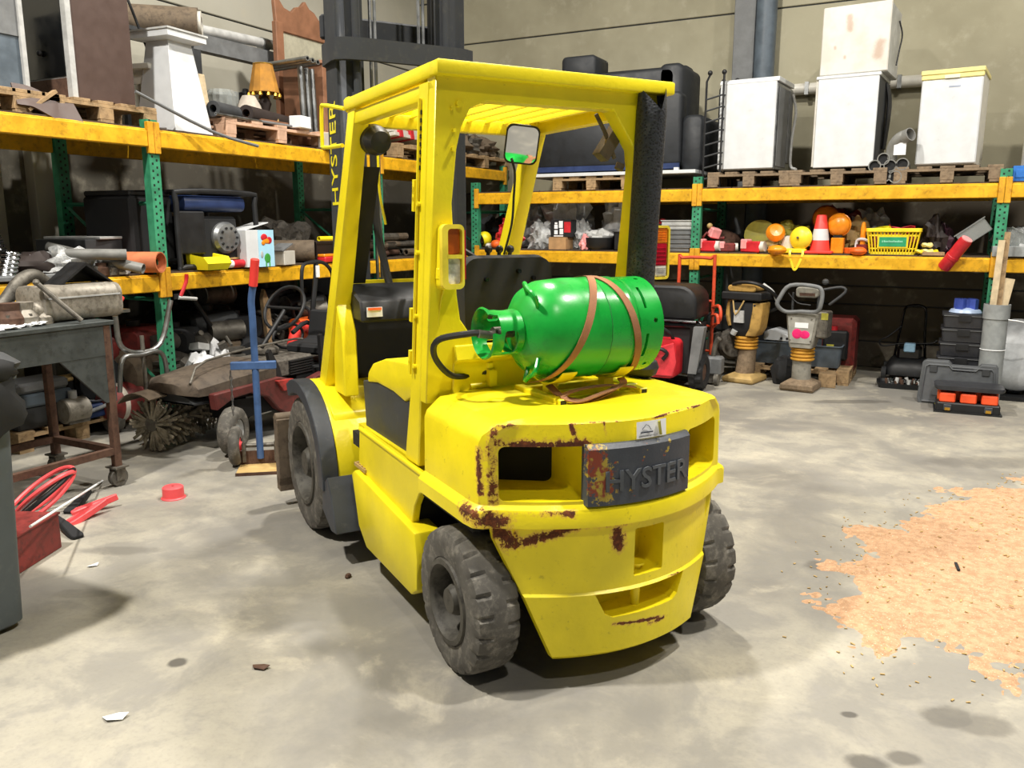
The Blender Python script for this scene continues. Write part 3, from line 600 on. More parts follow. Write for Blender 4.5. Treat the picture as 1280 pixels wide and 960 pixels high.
def strapo(y_of, label, a0, a1, tail=None):
    b = MB(); q = []
    for k in range(33):
        a = R(a0+(a1-a0)*k/32); q.append((Vector(((BR+.0035)*math.cos(a), y_of(k/32), (BR+.0035)*math.sin(a))), Vector((math.cos(a), 0, math.sin(a)))))
    rings = []
    for k, (p, nn) in enumerate(q):
        d = (q[min(k+1, 32)][0]-q[max(k-1, 0)][0]).normalized(); s = nn.cross(d).normalized()*.0135
        rings.append([p+s+nn*.0015, p-s+nn*.0015, p-s-nn*.0015, p+s-nn*.0015])
    b.loft(rings)
    if tail: b.tube(tail, .01, sm=5, flat=((0, .2, 1), .026, .004))
    return onfork(one('strap', b, M['strap'], label, 'strap'), (.02, 0, BZc))
strapo(lambda t: -.02+.17*(2*abs(t-.28))**1.0 if t > .28 else -.02+.1*(.28-t), 'tan webbing strap slanting down the left side of the green bottle', 30, 262, [(-.03, .155, -.195), (-.10, .14, -.225), (-.14, .06, -.24), (-.12, -.04, -.225), (-.06, -.12, -.215)])
strapo(lambda t: -.025-.10*(2*abs(t-.28))**.8 if t > .28 else -.025-.06*(.28-t), 'tan webbing strap slanting down the right side of the green bottle', 30, 245, [(-.08, -.12, -.185), (-.12, -.10, -.20), (-.15, .02, -.22), (-.158, .12, -.235), (-.13, .155, -.215), (-.10, .06, -.205), (-.09, -.06, -.205), (-.10, -.17, -.22)])
# ------------------------------------------------------------------ pallet racks
mk('deck', '#4a3d31', .9, sc=6, dirt='#2c251f', damt=.5); mk('deck_edge', '#8a5a42', .9)
ZB = (1.26, 1.90); ZL = (1.19, 2.215)     # shelf heights: back rack, left rack
def side_attr(me, ax, a, wd):
    at = me.attributes.new('side', 'FLOAT', 'POINT')
    for i, v in enumerate(me.vertices): at.data[i].value = (v.co[ax]-a)/wd
def rack(label, us, levels, hts, ax, front, deep, flip):
    "us: upright positions along the rack, front: the other coordinate of its face"
    T = thing('pallet_rack', label, 'rack')
    P = (lambda u, d, z: (u, front+d*flip, z)) if ax == 0 else (lambda u, d, z: (front+d*flip, u, z))
    def bx(b, u0, u1, d0, d1, z0, z1):
        p, q = P(u0, d0, z0), P(u1, d1, z1); b.bb(p[0], q[0], p[1], q[1], z0, z1); return b
    for u, h in zip(us, hts):
        for d in (0, deep-.07):
            o = obj('upright', bx(MB(), u-.045, u+.045, d, d+.07, 0.004, h), M['upright'], T); side_attr(o.data, ax, u-.045, .09)
            obj('foot_plate', bx(MB(), u-.07, u+.07, d-.02, d+.09, 0, .008), M['yellow_beam'], T)
        b = MB()
        for z0, z1 in ((.3, .3), (.3, 1.0), (1.0, 1.0), (1.0, 1.7), (1.7, 1.7)): b.tube([P(u, .05, z0), P(u, deep-.05, z1)], .015, 4)
        o = obj('brace', b, M['green_dark'], T); o['kind'] = 'stuff'
    for z in levels:
        for u0, u1 in zip(us, us[1:]):
            for d in (-.012, deep-.045):
                b = bx(MB(), u0+.05, u1-.05, d, d+.05, z-.125, z-.012); bx(b, u0+.05, u1-.05, d+.012, d+.05, z-.02, z)
                obj('beam', b, M['yellow_beam'], T, bevel=.006)
                if d < 0:
                    for u in (u0+.026, u1-.026): obj('beam_connector', bx(MB(), u-.023, u+.026, -.018, .02, z-.17, z+.05), M['connector'], T, bevel=.004)
            n = 9; w_ = (u1-u0-.1)/n
            for k in range(n):
                obj('deck_board', bx(MB(), u0+.05+w_*k+.004, u0+.05+w_*(k+1)-.004, .02+.012*((k*7) % 3), deep-.05, z, z+.014), M['deck'], T)
    return T
mk('connector', '#d9a01e', .55, dirt='#8a4a1a', damt=.4)
rack('long yellow and green pallet rack along the back wall', [-4.9, -2.3, .38, 3.06], ZB, [2.02]*4, 0, 8.4, 1.1, 1)
rack('yellow and green pallet rack along the left wall behind the workbench', [1.5, 4.2, 6.87, 9.55], ZL, [2.28]*4, 1, -5.1, 1.1, -1)
SB = ZB[0]+.014; TBK = ZB[1]+.014; SL = ZL[0]+.014; TL = ZL[1]+.014

# ------------------------------------------------------------------ pallets
def pallet_parts(T, sx, sy, m):
    "sx: width of the face with three blocks, sy: depth"
    for j in range(3):
        for i in range(3):
            obj('block', MB().box(((i-1)*(sx-.11)/2, (j-1)*(sy-.14)/2, .061), (.11, .14, .078)), m, T, bevel=.003)
    for i in range(3): obj('bottom_board', MB().box(((i-1)*(sx-.1)/2, 0, .011), (.1, sy, .022)), m, T)
    for j in range(3): obj('stringer_board', MB().box((0, (j-1)*(sy-.14)/2, .111), (sx, .14, .022)), m, T)
    n = 5
    for i in range(n): obj('deck_board', MB().box(((i-(n-1)/2)*(sx-.12)/(n-1), 0, .133), (.12, sy, .022)), m, T, bevel=.002)
    return T
def pallet(label, loc, rz=0, sx=.8, sy=1.0, m='wood_grey', group=None):
    return pallet_parts(thing('wooden_pallet', label, 'pallet', loc, rz, group), sx, sy, M[m])
PH = .144
# ------------------------------------------------------------------ on top of the back rack
PT = TBK+PH
pallet('grey wooden pallet under the white washing machine beside the black rail', (-1.821, 8.92, TBK), 2, .8, 1.0)
pallet('grey wooden pallet under the two stacked white appliances', (-0.982, 8.92, TBK), -1, .86, 1.0)
pallet('grey wooden pallet under the cream topped freezer', (-0.074, 8.92, TBK), 0, .86, 1.0)
pallet('pale wooden pallet under the black sofa', (-3.466, 8.92, TBK), 0, .9, 1.0, 'wood')
b = MB().box((0, 0, .0), (1.92, 1.0, .035)); b.box((.75, -.45, .03), (.05, .04, .03))
one('white_board', b, M['white'], 'long white board lying on the pallet under the black sofa', 'board', (-3.288, 8.9, PT+.018), bevel=.003)
SZ = PT+.036
def cushion(b, x0, x1, y0, y1, z0, z1, r=.05):
    b.loft([[(x, y0, z) for x, z in rrect(x0+r*.4, x1-r*.4, z0+r*.4, z1-r*.4, r)], [(x, y0+r*.5, z) for x, z in rrect(x0, x1, z0, z1, r)], [(x, y1-r*.5, z) for x, z in rrect(x0, x1, z0, z1, r)], [(x, y1, z) for x, z in rrect(x0+r*.4, x1-r*.4, z0+r*.4, z1-r*.4, r)]])
    return b
xa, xb = -4.14, -2.528
s = thing('sofa', 'black sofa standing back to front on the white board', 'sofa', ((xa+xb)/2, 8.5, SZ)); hw = (xb-xa)/2
obj('backrest', cushion(MB(), -hw, hw, 0, .22, .05, .78, .05), M['sofa'], s, smooth=50)
obj('seat', cushion(MB(), -hw, hw, .2, .8, .05, .42, .06), M['sofa'], s, smooth=50)
for x in (-hw-.04, hw+.11): obj('armrest', cushion(MB(), x-.12, x+.12, .05, .82, .0, .55, .075), M['sofa'], s, smooth=50)
obj('base_strip', MB().bb(-hw, hw, -.005, .02, .02, .075), M['navy'], s)
s = thing('sofa', 'black sofa turned over on top of the lower black sofa', 'sofa', (-3.299, 8.82, SZ+.78))
obj('backrest', cushion(MB(), -.62, .66, .3, .5, .0, .36, .06), M['sofa'], s, smooth=50)
obj('seat', cushion(MB(), -.62, .66, -.2, .32, .0, .26, .06), M['sofa'], s, smooth=50)
obj('armrest', cushion(MB(), .48, .74, -.2, .5, -.5, .3, .075), M['sofa'], s, smooth=50)
o = obj('armrest', cushion(MB(), -.62, -.22, -.2, .2, .2, .46, .05), M['sofa'], s, smooth=50)
# black metal rail rack with ball finials
r = thing('metal_rack', 'narrow black metal rack with ball finials beside the washing machine', 'rack', (-2.198, 8.47, TBK))
for y in (0, .55):
    for x in (-.07, .10): 
        p = obj('post', MB().tube([(x, y, 0), (x, y, 1.02), (x+.03*(1 if x < 0 else 0), y, 1.08)], .011), M['black'], r); obj('finial', MB().ball((x+.03*(1 if x < 0 else 0), y, 1.10), .025), M['black'], p)
for k in range(8): obj('rung', MB().tube([(-.07, 0, .08+.11*k), (.10, 0, .12+.11*k)], .009, 6).tube([(.10, 0, .12+.11*k), (.10, .55, .12+.11*k)], .009, 6), M['dark_grey'], r)
# white goods
x0, x1 = -2.12, -1.562
wm = thing('washing_machine', 'white washing machine with grey side beside the black rail', 'washing machine', ((x0+x1)/2, 8.83, PT), -4); w_ = (x1-x0)/2
obj('cabinet', MB().bb(-w_, w_, -.30, .28, .02, .83), M['steel'], wm, bevel=.006)
obj('front_panel', MB().bb(-w_-.004, w_-.01, -.318, -.30, .03, .86), M['white'], wm, bevel=.008)
obj('top_panel', MB().prism([(-.32, .86), (-.30, .885), (.28, .885), (.28, .84), (-.32, .84)], 'yz', -w_-.01, w_+.01), M['white'], wm, bevel=.004)
obj('side_panel', MB().bb(w_, w_+.008, -.27, .1, .05, .80).bb(w_, w_+.012, .12, .26, .10, .80), M['mid_grey'], wm, bevel=.004)
obj('drain_hose', MB().tube([(w_+.02, .2, .78), (w_+.05, .24, .6), (w_+.03, .22, .35), (w_+.06, .1, .08), (w_+.14, .0, .03)], .014, sm=4), M['light_grey'], wm)
for x in (-w_+.06, w_-.06):
    for y in (-.24, .24): obj('foot', MB().cyl((x, y, 0), (x, y, .03), .02), M['black'], wm)
x0, x1 = -1.212, -0.662
dw = thing('dishwasher', 'white dishwasher at the bottom of the two appliance stack', 'dishwasher', ((x0+x1)/2, 8.82, PT), -4); w_ = (x1-x0)/2
obj('cabinet', MB().bb(-w_+.01, w_-.005, -.29, .28, .015, .82), M['dark_grey'], dw, bevel=.006)
obj('door', MB().bb(-w_+.008, w_-.01, -.315, -.29, .02, .835), M['white'], dw, bevel=.006)
obj('side_trim', MB().bb(-w_-.012, -w_+.006, -.30, .26, .03, .82), M['white_dirty'], dw, bevel=.004)
obj('worktop', MB().bb(-w_-.01, w_+.004, -.32, .28, .82, .85), M['white'], dw, bevel=.006)
b = MB()
for k in range(6): b.tube([(w_, .05+.03*k, .8), (w_+.03, .06+.03*k, .6), (w_+.015, .05+.02*k, .2)], .012, 6, sm=3)
obj('hose', b, M['black'], dw, label='black hoses down the right side'); 
up = thing('fridge', 'small white stained fridge on top of the dishwasher', 'fridge', ((x0+x1)/2+.035, 8.82, PT+.85), -5)
obj('cabinet', MB().bb(-.29, .29, -.28, .28, .0, .60), M['light_grey'], up, bevel=.008)
t = NT('stained_white_enamel'); d = t.segmask([((-.06, -.3, .50), (-.05, -.3, .40), .04), ((.22, -.3, .25), (.2, -.3, .15), .06), ((-.17, -.3, .25), (-.17, -.3, .24), .02), ((-.08, -.3, .16), (-.08, -.3, .15), .02)])
v = t.math('ADD', d, t.math('MULTIPLY', t.noise(20, 5, .7), 1.4)); t.inp(col=t.mix(t.ramp(v, 1.8, .9, 0, .6), t.mix(t.ramp(t.noise(5), .4, .7), lin('#d4d2cb'), lin('#c6c3b9')), lin('#a98268')), rough=.4); M['stained'] = t.m
obj('door', MB().bb(-.295, .295, -.305, -.28, .005, .605), M['stained'], up, bevel=.008)
obj('power_cable', MB().tube([(.3, .1, .5), (.33, .12, .38), (.32, .1, .25), (.31, .05, .1)], .007, sm=4), M['black'], up)
x0, x1 = -0.324, 0.178
fz = thing('freezer', 'white freezer with a cream yellow top edge on the right pallet', 'freezer', ((x0+x1)/2, 8.82, PT), -6); w_ = (x1-x0)/2
obj('cabinet', MB().bb(-w_+.015, w_-.01, -.27, .28, .01, .80), M['white_dirty'], fz, bevel=.008)
dr = obj('door', MB().bb(-w_+.01, w_-.008, -.31, -.27, .02, .75), M['white'], fz, bevel=.01)
obj('maker_mark', MB().bb(-.02, .07, -.312, -.309, .675, .688), M['ink'], dr)
obj('top_edge', MB().bb(-w_, w_, -.32, .28, .79, .83).bb(-w_+.005, w_-.005, -.315, -.27, .75, .79), M['cream'], fz, bevel=.006)
obj('grip', MB().bb(-.06, .06, -.322, -.31, .752, .78), M['white_dirty'], fz)
# white tube lying behind the appliances, pipe fittings, blue crate
T = thing('wall_pipe', 'white plastic pipe fixed to the back wall behind the white appliances', 'pipe', (-0.999, 9.68, 2.978))
obj('tube', MB().cyl((-.78, 0, 0), (.72, 0, 0), .06, n=20), M['white_dirty'], T)
for x in (-.5, .4): obj('wall_bracket', MB().bb(x-.02, x+.02, -.065, .07, -.065, .065), M['steel'], T)
pf = thing('pipe_fittings', 'bundle of grey plastic pipe elbows beside the dishwasher', 'pipe fittings', (-0.541, 8.48, TBK))
for k, (x, z, dx, dz) in enumerate(((-.13, .16, 0, 0), (-.06, .22, .03, .0), (.0, .16, 0, 0), (.10, .17, 0, 0), (-.04, .07, 0, 0), (.05, .06, 0, 0))):
    obj('pipe_end', MB().pipe((x, -.06, z), (x+dx, .3, z), .055, .009), M['pvc'], pf); obj('bore_shade_disc', MB().cyl((x, -.04, z), (x, -.03, z), .047), M['black_matte'], pf)  # black disc inside each end stands for the shade in the bore
b = MB().tube([(.0, 0, .22), (.01, -.02, .33), (.06, -.05, .40), (.12, -.06, .42)], .05, 14, sm=4); obj('elbow', b, M['pvc'], pf); obj('elbow', MB().pipe((.1, -.05, .405), (.15, -.09, .425), .06, .008), M['pvc'], pf)
obj('paper_label', MB().bb(.02, .12, -.075, -.068, .25, .36), M['paper'], pf)
x = 0.47
one('blue_crate', MB().bb(0, .5, -.25, .25, 0, .13).bb(.02, .48, -.255, -.25, .03, .1), M['blue_bright'], 'bright blue plastic crate on top of the rack at the right edge', 'crate', (x-.04, 8.72, TBK), bevel=.008)
wg = thing('white_appliance', 'white appliance with a round door standing on the blue crate at the right edge', 'appliance', (x+.24, 8.75, TBK+.13))
obj('cabinet', MB().bb(-.20, .3, -.24, .24, 0, .75), M['white_dirty'], wg, bevel=.01); obj('door_ring', MB().tube([(-.2+.0+.26+.19*math.cos(2*PI*k/24), -.25, .43+.19*math.sin(2*PI*k/24)) for k in range(24)], .018, closed=True), M['black'], wg)

# ------------------------------------------------------------------ generic junk builders
def crumple(r, amp=.5, fr=2.2, seed=0, n=22, c=(0, 0, 0)):
    b = MB().ball((c[0], c[1], c[2]), r, n, amp, fr, seed)
    for v in b.bm.verts: v.co.z = max(v.co.z, c[2]-r[2]*.8)
    return b
def bag(label, loc, r, m, seed, cat='bag', group=None, name='plastic_bag', amp=.7, fr=2.6):
    return one(name, crumple(r, amp, fr, seed, 26), M[m], label, cat, (loc[0], loc[1], loc[2]+r[2]*.8), 0, group, smooth=22)
t = NT('clear_plastic_film'); t.inp(col=lin('#c9cbcb'), rough=.18, alpha=t.ramp(t.noise(7), .35, .65, .45, .9)); t.bump(t.noise(16, 4), .8, .03); M['film'] = t.m
t = NT('smoke_glass'); t.inp(col=lin('#9fa3a0'), rough=.12, alpha=.45); M['glass'] = t.m
def lampunit(label, loc, rz, m, m2='red', tilt=0, s=1., group='warning lamps on the middle shelf', fallen=False):
    "barricade lamp: battery case with a two sided round lens head"
    T = thing('warning_lamp', label, 'warning lamp', loc, rz)
    A = MT((0, 0, .035*s if fallen else 0), (90 if fallen else 0, 0, tilt), s)
    b = MB(); b.M = A; b.bb(-.05, .05, -.035, .035, 0, .13); obj('case', b, M[m2], T, bevel=.006*s)
    b = MB(); b.M = A; b.bb(-.035, .035, -.03, .03, .13, .15); obj('neck', b, M['black'], T)
    b = MB(); b.M = A; b.lathe([(.0, -.05), (.05, -.045), (.082, -.025), (.09, -.012), (.09, .012), (.082, .025), (.05, .045), (0, .05)], (0, 0, .235), (0, 1, 0), 24); l = obj('lens', b, M[m], T, smooth=40)
    b = MB(); b.M = A; b.tube([(.09*math.cos(2*PI*k/20), 0, .235+.09*math.sin(2*PI*k/20)) for k in range(20)], .008, 6, closed=True); obj('lens_ring', b, M[m2], l)
    return T
# ------------------------------------------------------------------ middle shelf, right bay (x -2.3 .. .38)
def rednit(px_x, label, y, rz, m='red', s=1.):
    T = thing('red_battery_lantern', label, 'lantern', (px_x, y, SB), rz)
    obj('housing', MB().bb(-.10*s, .10*s, -.06, .06, 0, .11*s), M[m], T, bevel=.012)
    obj('cap', MB().bb(-.10*s, -.03*s, -.065, .065, .03, .13*s), M['pink'], T, bevel=.01)
    obj('collar', MB().cyl((.085*s, 0, .055*s), (.135*s, 0, .06*s), .055*s, .05*s), M['white_dirty'], T)
    return T
rednit(-2.198, 'pinkish red lantern at the left end of the lamp row', 8.5, -8)
rednit(-2.007, 'red lantern with white collar second in the lamp row', 8.56, 10, 'red_dull', .8)
rednit(-1.747, 'bright red lantern with white collar before the pale plate', 8.5, -14, 'red')
T = thing('red_lantern_top', 'small pink lantern lying on top of the leftmost lanterns', 'lantern', (-2.146, 8.56, SB+.14), 20)
obj('housing', MB().box((0, 0, .05), (.11, .09, .10), (.3, .2, .4)), M['pink'], T, bevel=.01); obj('bulb', MB().ball((-.05, 0, .12), .03), M['tan'], T); obj('bracket', MB().tube([(-.12, 0, .0), (-.08, 0, .05), (0, 0, .0), (.1, 0, .0)], .014), M['red_dull'], T)
one('brown_dome', crumple((.15, .12, .12), .2, 2, 4), M['rust_brown'], 'dark brown domed cover behind the second lantern', 'cover', (-2.091, 8.78, SB+.095))
one('pale_dish', MB().lathe([(0, 0), (.10, .01), (.155, .04), (.16, .045), (.10, .025), (0, .015)], (0, 0, 0), (.25, -1, .35), 28), M['olive'], 'pale yellow round dish leaning behind the red lantern', 'dish', (-1.726, 8.76, SB+.155), smooth=40)
one('tan_cloth', crumple((.14, .1, .075), .5, 3, 9), M['tan'], 'tan cloth bundle beside the pale round dish', 'cloth', (-1.58, 8.76, SB+.06))
lampunit('orange round warning lamp lying beside the bright red lantern', (-1.539, 8.48, SB), 12, 'amber', 'amber', 8, .95, fallen=True)
T = thing('orange_lamp_head', 'orange double lens lamp head leaning left of the white lamp', 'lamp head', (-1.527, 8.5, SB+.105)); b = MB()
b.lathe([(0, -.06), (.06, -.055), (.085, -.03), (.092, -.008), (.085, 0), (.092, .008), (.085, .03), (.06, .055), (0, .06)], (0, 0, .09), (.3, -1, .5), 24); obj('lens', b, M['amber'], T, smooth=30)
one('white_lamp', MB().lathe([(0, 0), (.06, 0), (.075, .08), (.065, .15), (.03, .165), (0, .165)], n=20), M['white_dirty'], 'white plastic lamp cup between orange and yellow lamps', 'lamp', (-1.406, 8.56, SB))
T = thing('yellow_lamp', 'yellow round road lamp with flat yellow base and hanging strap', 'warning lamp', (-1.282, 8.47, SB))
obj('base', MB().bb(-.20, .06, -.05, .05, 0, .045), M['yellow_plastic'], T, bevel=.008)
obj('lens', MB().lathe([(0, -.055), (.06, -.05), (.1, -.025), (.112, 0), (.1, .025), (.06, .05), (0, .055)], (0, .0, .145), (-.25, -1, .1), 28), M['yellow_plastic'], T, smooth=40)
obj('lens_screw', MB().ball((-.02, -.065, .15), .012), M['dust_brown'], T)
obj('strap', MB().tube([(-.08, -.055, .03), (-.08, -.075, -.02), (-.05, -.085, -.12), (-.025, -.086, -.155), (.0, -.085, -.12), (.035, -.075, -.02), (.035, -.055, .03)], .008, 8, sm=5, flat=((0, 1, 0), .022, .006)), M['yellow_plastic'], T)
one('olive_jacket', crumple((.17, .14, .13), .75, 2.6, 3, 28).ball((-.1, 0, .13), (.09, .08, .08), 16, .5, 3, 5), M['olive'], 'olive yellow jacket heaped behind the yellow lamp', 'jacket', (-1.365, 8.82, SB+.10))
one('dark_jacket', crumple((.17, .14, .12), .6, 2.6, 6, 24), M['black_matte'], 'black cloth heap between the dish and the olive jacket', 'cloth', (-1.554, 8.98, SB+.095))
T = thing('traffic_cone', 'red and white traffic cone on the middle shelf', 'traffic cone', (-1.109, 8.52, SB))
obj('base', MB().bb(-.125, .125, -.11, .11, 0, .025), M['red_bright'], T, bevel=.006); pr = [(.1, .025), (.085, .12), (.072, .20), (.05, .32), (.035, .385), (.028, .39)]
obj('cone', MB().lathe([(.095, .02), (.045, .36), (.04, .365), (.001, .365)], n=28), M['red_bright'], T, smooth=50)
obj('white_band', MB().lathe([(.0812, .125), (.0655, .232), (.0645, .232), (.0802, .125)], n=28, closed=True), M['white'], T, smooth=50)
lampunit('orange dome lamp with two lenses right of the traffic cone', (-0.952, 8.56, SB), -10, 'amber', 'amber', 4, 1.15)
lampunit('orange lamp lying flat in front right of the traffic cone', (-0.86, 8.58, SB), 35, 'orange', 'orange', 0, .8, fallen=True)
lampunit('dark orange lamp standing behind the traffic cone', (-1.11, 8.85, SB), 5, 'amber', 'red_dull', -4, 1.4)
bag('red plastic bag heaped at the back above the orange lamps', (-0.987, 9.0, SB), (.16, .14, .24), 'red_dull', 12)
bag('brown plastic bag behind the orange dome lamp', (-0.838, 8.8, SB), (.12, .1, .19), 'tan', 14)
bag('crumpled clear film bag behind the basket', (-0.718, 9.02, SB), (.2, .13, .23), 'film', 15)
T = thing('flame_lamp', 'slim orange lamp in a red and white holder left of the basket', 'lamp', (-0.729, 8.52, SB), 0)
obj('holder', MB().cyl((0, 0, 0), (0, 0, .09), .05, .055), M['red_dull'], T); obj('white_rim', MB().tube([(-.055, 0, .02), (-.05, 0, .12), (0, -.03, .14), (.05, 0, .12)], .014, sm=3), M['white'], T); obj('tube', MB().lathe([(.024, .09), (.024, .24), (.016, .29), (.0, .30)], n=14), M['amber'], T)
# yellow basket with slots
x0, x1 = -0.692, -0.242
T = thing('shopping_basket', 'yellow slotted shopping basket with a green label on the middle shelf', 'basket', ((x0+x1)/2, 8.62, SB)); w_ = (x1-x0)/2; k = .84
def bx4(b, z0, z1, t=.006, n=(15, 9)):
    wf = lambda z: k+(1-k)*z/.23
    for q in range(n[0]+1):
        x = -w_+2*w_*q/n[0]
        for y in (-.16, .16): b.tube([(x*wf(z0), y*wf(z0), z0), (x*wf(z1), y*wf(z1), z1)], t, 4)
    for q in range(1, n[1]):
        y = -.16+.32*q/n[1]
        for x in (-w_, w_): b.tube([(x*wf(z0), y*wf(z0), z0), (x*wf(z1), y*wf(z1), z1)], t, 4)
    return b
o = obj('side_slats', bx4(MB(), .01, .215), M['yellow_plastic'], T); o['kind'] = 'stuff'
b = MB()
for z, h in ((.012, .012), (.055, .006), (.175, .008)):
    f = k+(1-k)*z/.23; b.loft([[(x*q, y*q, z-h) for x, y in rrect(-w_*f, w_*f, -.16*f, .16*f, .03)] for q in (1, )]+[[(x, y, z+h) for x, y in rrect(-w_*f, w_*f, -.16*f, .16*f, .03)], [(x*.97, y*.95, z+h) for x, y in rrect(-w_*f, w_*f, -.16*f, .16*f, .03)], [(x*.97, y*.95, z-h) for x, y in rrect(-w_*f, w_*f, -.16*f, .16*f, .03)]], wrap=True)
obj('band', b, M['yellow_plastic'], T)
b = MB(); z = .222; b.loft([[(x*s, y*s, zz) for x, y in rrect(-w_-.012, w_+.012, -.175, .175, .035)] for s, zz in ((.98, .205), (1., .21), (1., .235), (.98, .24), (.93, .235), (.93, .21))], wrap=True)
obj('rim', b, M['yellow_plastic'], T)
obj('floor_sheet', MB().bb(-w_*.82, w_*.82, -.13, .13, .0, .008), M['yellow_plastic'], T)
lb = obj('label_panel', MB().loft([[(x, y-.0045+z*0, z) for x, y, z in ((-.13, -.139, .06), (.13, -.139, .06), (.13, -.152, .17), (-.13, -.152, .17))], [(x, y-.010, z) for x, y, z in ((-.13, -.139, .06), (.13, -.139, .06), (.13, -.152, .17), (-.13, -.152, .17))]]), M['yellow_plastic'], T)
obj('green_label', MB().loft([[(x, y-.010, z) for x, y, z in ((-.115, -.1405, .073), (.115, -.1405, .073), (.115, -.151, .16), (-.115, -.151, .16))], [(x, y-.0125, z) for x, y, z in ((-.115, -.1405, .073), (.115, -.1405, .073), (.115, -.151, .16), (-.115, -.151, .16))]]), M['label_green'], lb)
b = MB()
for q in range(12): b.bb(-.075+.0135*q, -.066+.0135*q, -.1605, -.157, .112, .112+(.014 if q % 3 else .018))
b.bb(-.09, -.083, -.1605, -.157, .11, .128)
obj('printed_line', b, mat('mint', '#8fd0b5', .6), lb)
one('red_cable', MB().tube([(.1*math.cos(t)+.02*math.sin(3*t), .06*math.sin(t), .03*math.sin(2*t)+.01*t*.3) for t in [k*.4 for k in range(26)]], .008, 6), M['red'], 'coil of red cable lying in the yellow basket', 'cable', ((x0+x1)/2+.06, 8.62, SB+.21))
one('yellow_hose_bits', MB().tube([(-.16, -.03, .0), (-.08, .02, .02), (0, -.02, .03), (.05, .04, .0)], .018, sm=4), M['lime'], 'yellow hose piece lying in the left of the basket', 'hose', ((x0+x1)/2-.05, 8.6, SB+.215))
o = one('basket_filling', crumple((.2, .12, .1), .4, 3, 21), M['red_dull'], 'dark red rags filling the yellow basket', 'rags', ((x0+x1)/2, 8.62, SB+.095))
bag('purple black bag standing right of the yellow basket', (-0.138, 8.68, SB), (.09, .09, .17), 'brown_dark', 17, name='dark_bag')
t = M['purple'] = mat('purple_dark', '#5a3a48', .4)
bag('dull purple bag leaning behind the yellow tape roll', (-0.074, 8.82, SB), (.09, .08, .15), 'purple', 18)
T = thing('yellow_fitting', 'yellow plastic fitting cluster at the foot of the dark bag', 'fitting', (-0.179, 8.47, SB))
for k, (x, y, z) in enumerate(((-.05, 0, .03), (.01, -.01, .035), (.05, .02, .03), (0, .02, .09))): obj('ring', MB().tube([(x+.035*math.cos(a), y+.035*math.sin(a), z+.008*math.sin(a*2)) for a in [2*PI*i/14 for i in range(14)]], .016, 6, closed=True), M['cream' if k % 2 else 'yellow_plastic'], T)
o = one('red_cylinder', MB().lathe([(0, -.16), (.05, -.16), (.055, -.15), (.055, -.05), (.059, -.045), (.059, -.02), (.055, -.015), (.055, .14), (.048, .16), (0, .165)], n=24), M['red'], 'red cylinder leaning over the edge of the middle shelf', 'cylinder', (0.05, 8.30, SB+.02), smooth=35)
o.rotation_euler = (R(20), R(32), 0)
obj('pale_end', MB().lathe([(0, .158), (.047, .158), (.047, .168), (0, .17)], n=20), M['pink'], o)
one('wood_offcut', MB().bb(-.13, .05, -.04, .04, 0, .03), M['wood'], 'short wooden offcut under the red cylinder', 'wood block', (-0.086, 8.46, SB), 8)
def tray_box(label, loc, rz, d, m, tilt=0, t=.006, name='clear_tray'):
    b = MB(); sx, sy, sz = d[0]/2, d[1]/2, d[2]
    b.bb(-sx, sx, -sy, sy, 0, t).bb(-sx, -sx+t, -sy, sy, 0, sz).bb(sx-t, sx, -sy, sy, 0, sz).bb(-sx, sx, -sy, -sy+t, 0, sz).bb(-sx, sx, sy-t, sy, 0, sz).bb(-sx-.012, sx+.012, -sy-.012, -sy, sz-.008, sz).bb(-sx-.012, sx+.012, sy, sy+.012, sz-.008, sz)
    o = one(name, b, M[m], label, 'tray', loc, rz); o.rotation_euler[1] = R(tilt); return o
tray_box('clear plastic tray tilted left of the green upright', (0.22, 8.56, SB+.155), 0, (.26, .3, .13), 'glass', -38)
tray_box('clear plastic tray tilted behind the green upright', (0.444, 8.62, SB+.08), 20, (.2, .3, .14), 'glass', 30)
bag('crumpled clear film on the shelf at the right edge', (0.523, 8.62, SB), (.14, .12, .13), 'film', 23)
one('grey_carton', MB().bb(-.2, .2, -.12, .12, 0, .09), M['plastic_grey'], 'flat grey carton at the right end of the middle shelf', 'box', (0.535, 8.44+.05, SB), bevel=.004)
# ------------------------------------------------------------------ middle shelf, left bay (x -4.9 .. -2.3)
T = thing('black_ball_float', 'black ball with yellow cap at the left end of the middle shelf', 'ball', (-4.92, 8.5, SB))
obj('ball', MB().ball((0, 0, .085), .085, 18), M['black_gloss'], T, smooth=60); obj('cap', MB().ball((.05, .08, .11), .085, 14), M['lime'], T, smooth=60)
one('orange_fruit_lamp', MB().ball((0, 0, .05), (.065, .055, .05), 16), M['orange'], 'small orange domed lamp beside the red bag', 'lamp', (-4.662, 8.48, SB), smooth=60)
one('white_bulb', MB().ball((0, 0, .03), .032, 12).cyl((0, .03, .03), (0, .15, .03), .03), M['white_dirty'], 'small white bulb beside the orange domed lamp', 'bulb', (-4.763, 8.47, SB))
bag('red net bag next to the forklift post on the middle shelf', (-4.552, 8.6, SB), (.14, .13, .18), 'red', 31)
bag('black bag heaped on the back of the left bay', (-4.948, 9.0, SB), (.22, .18, .2), 'black_matte', 32)
bag('grey film bag behind the red net bag', (-4.482, 9.0, SB), (.2, .16, .34), 'film', 33)
bag('large grey plastic bag under the printed box', (-4.142, 8.62, SB), (.14, .13, .17), 'film', 34)
bag('silver grey bag heaped high behind the printed box', (-3.955, 8.95, SB), (.24, .16, .36), 'tape', 35)
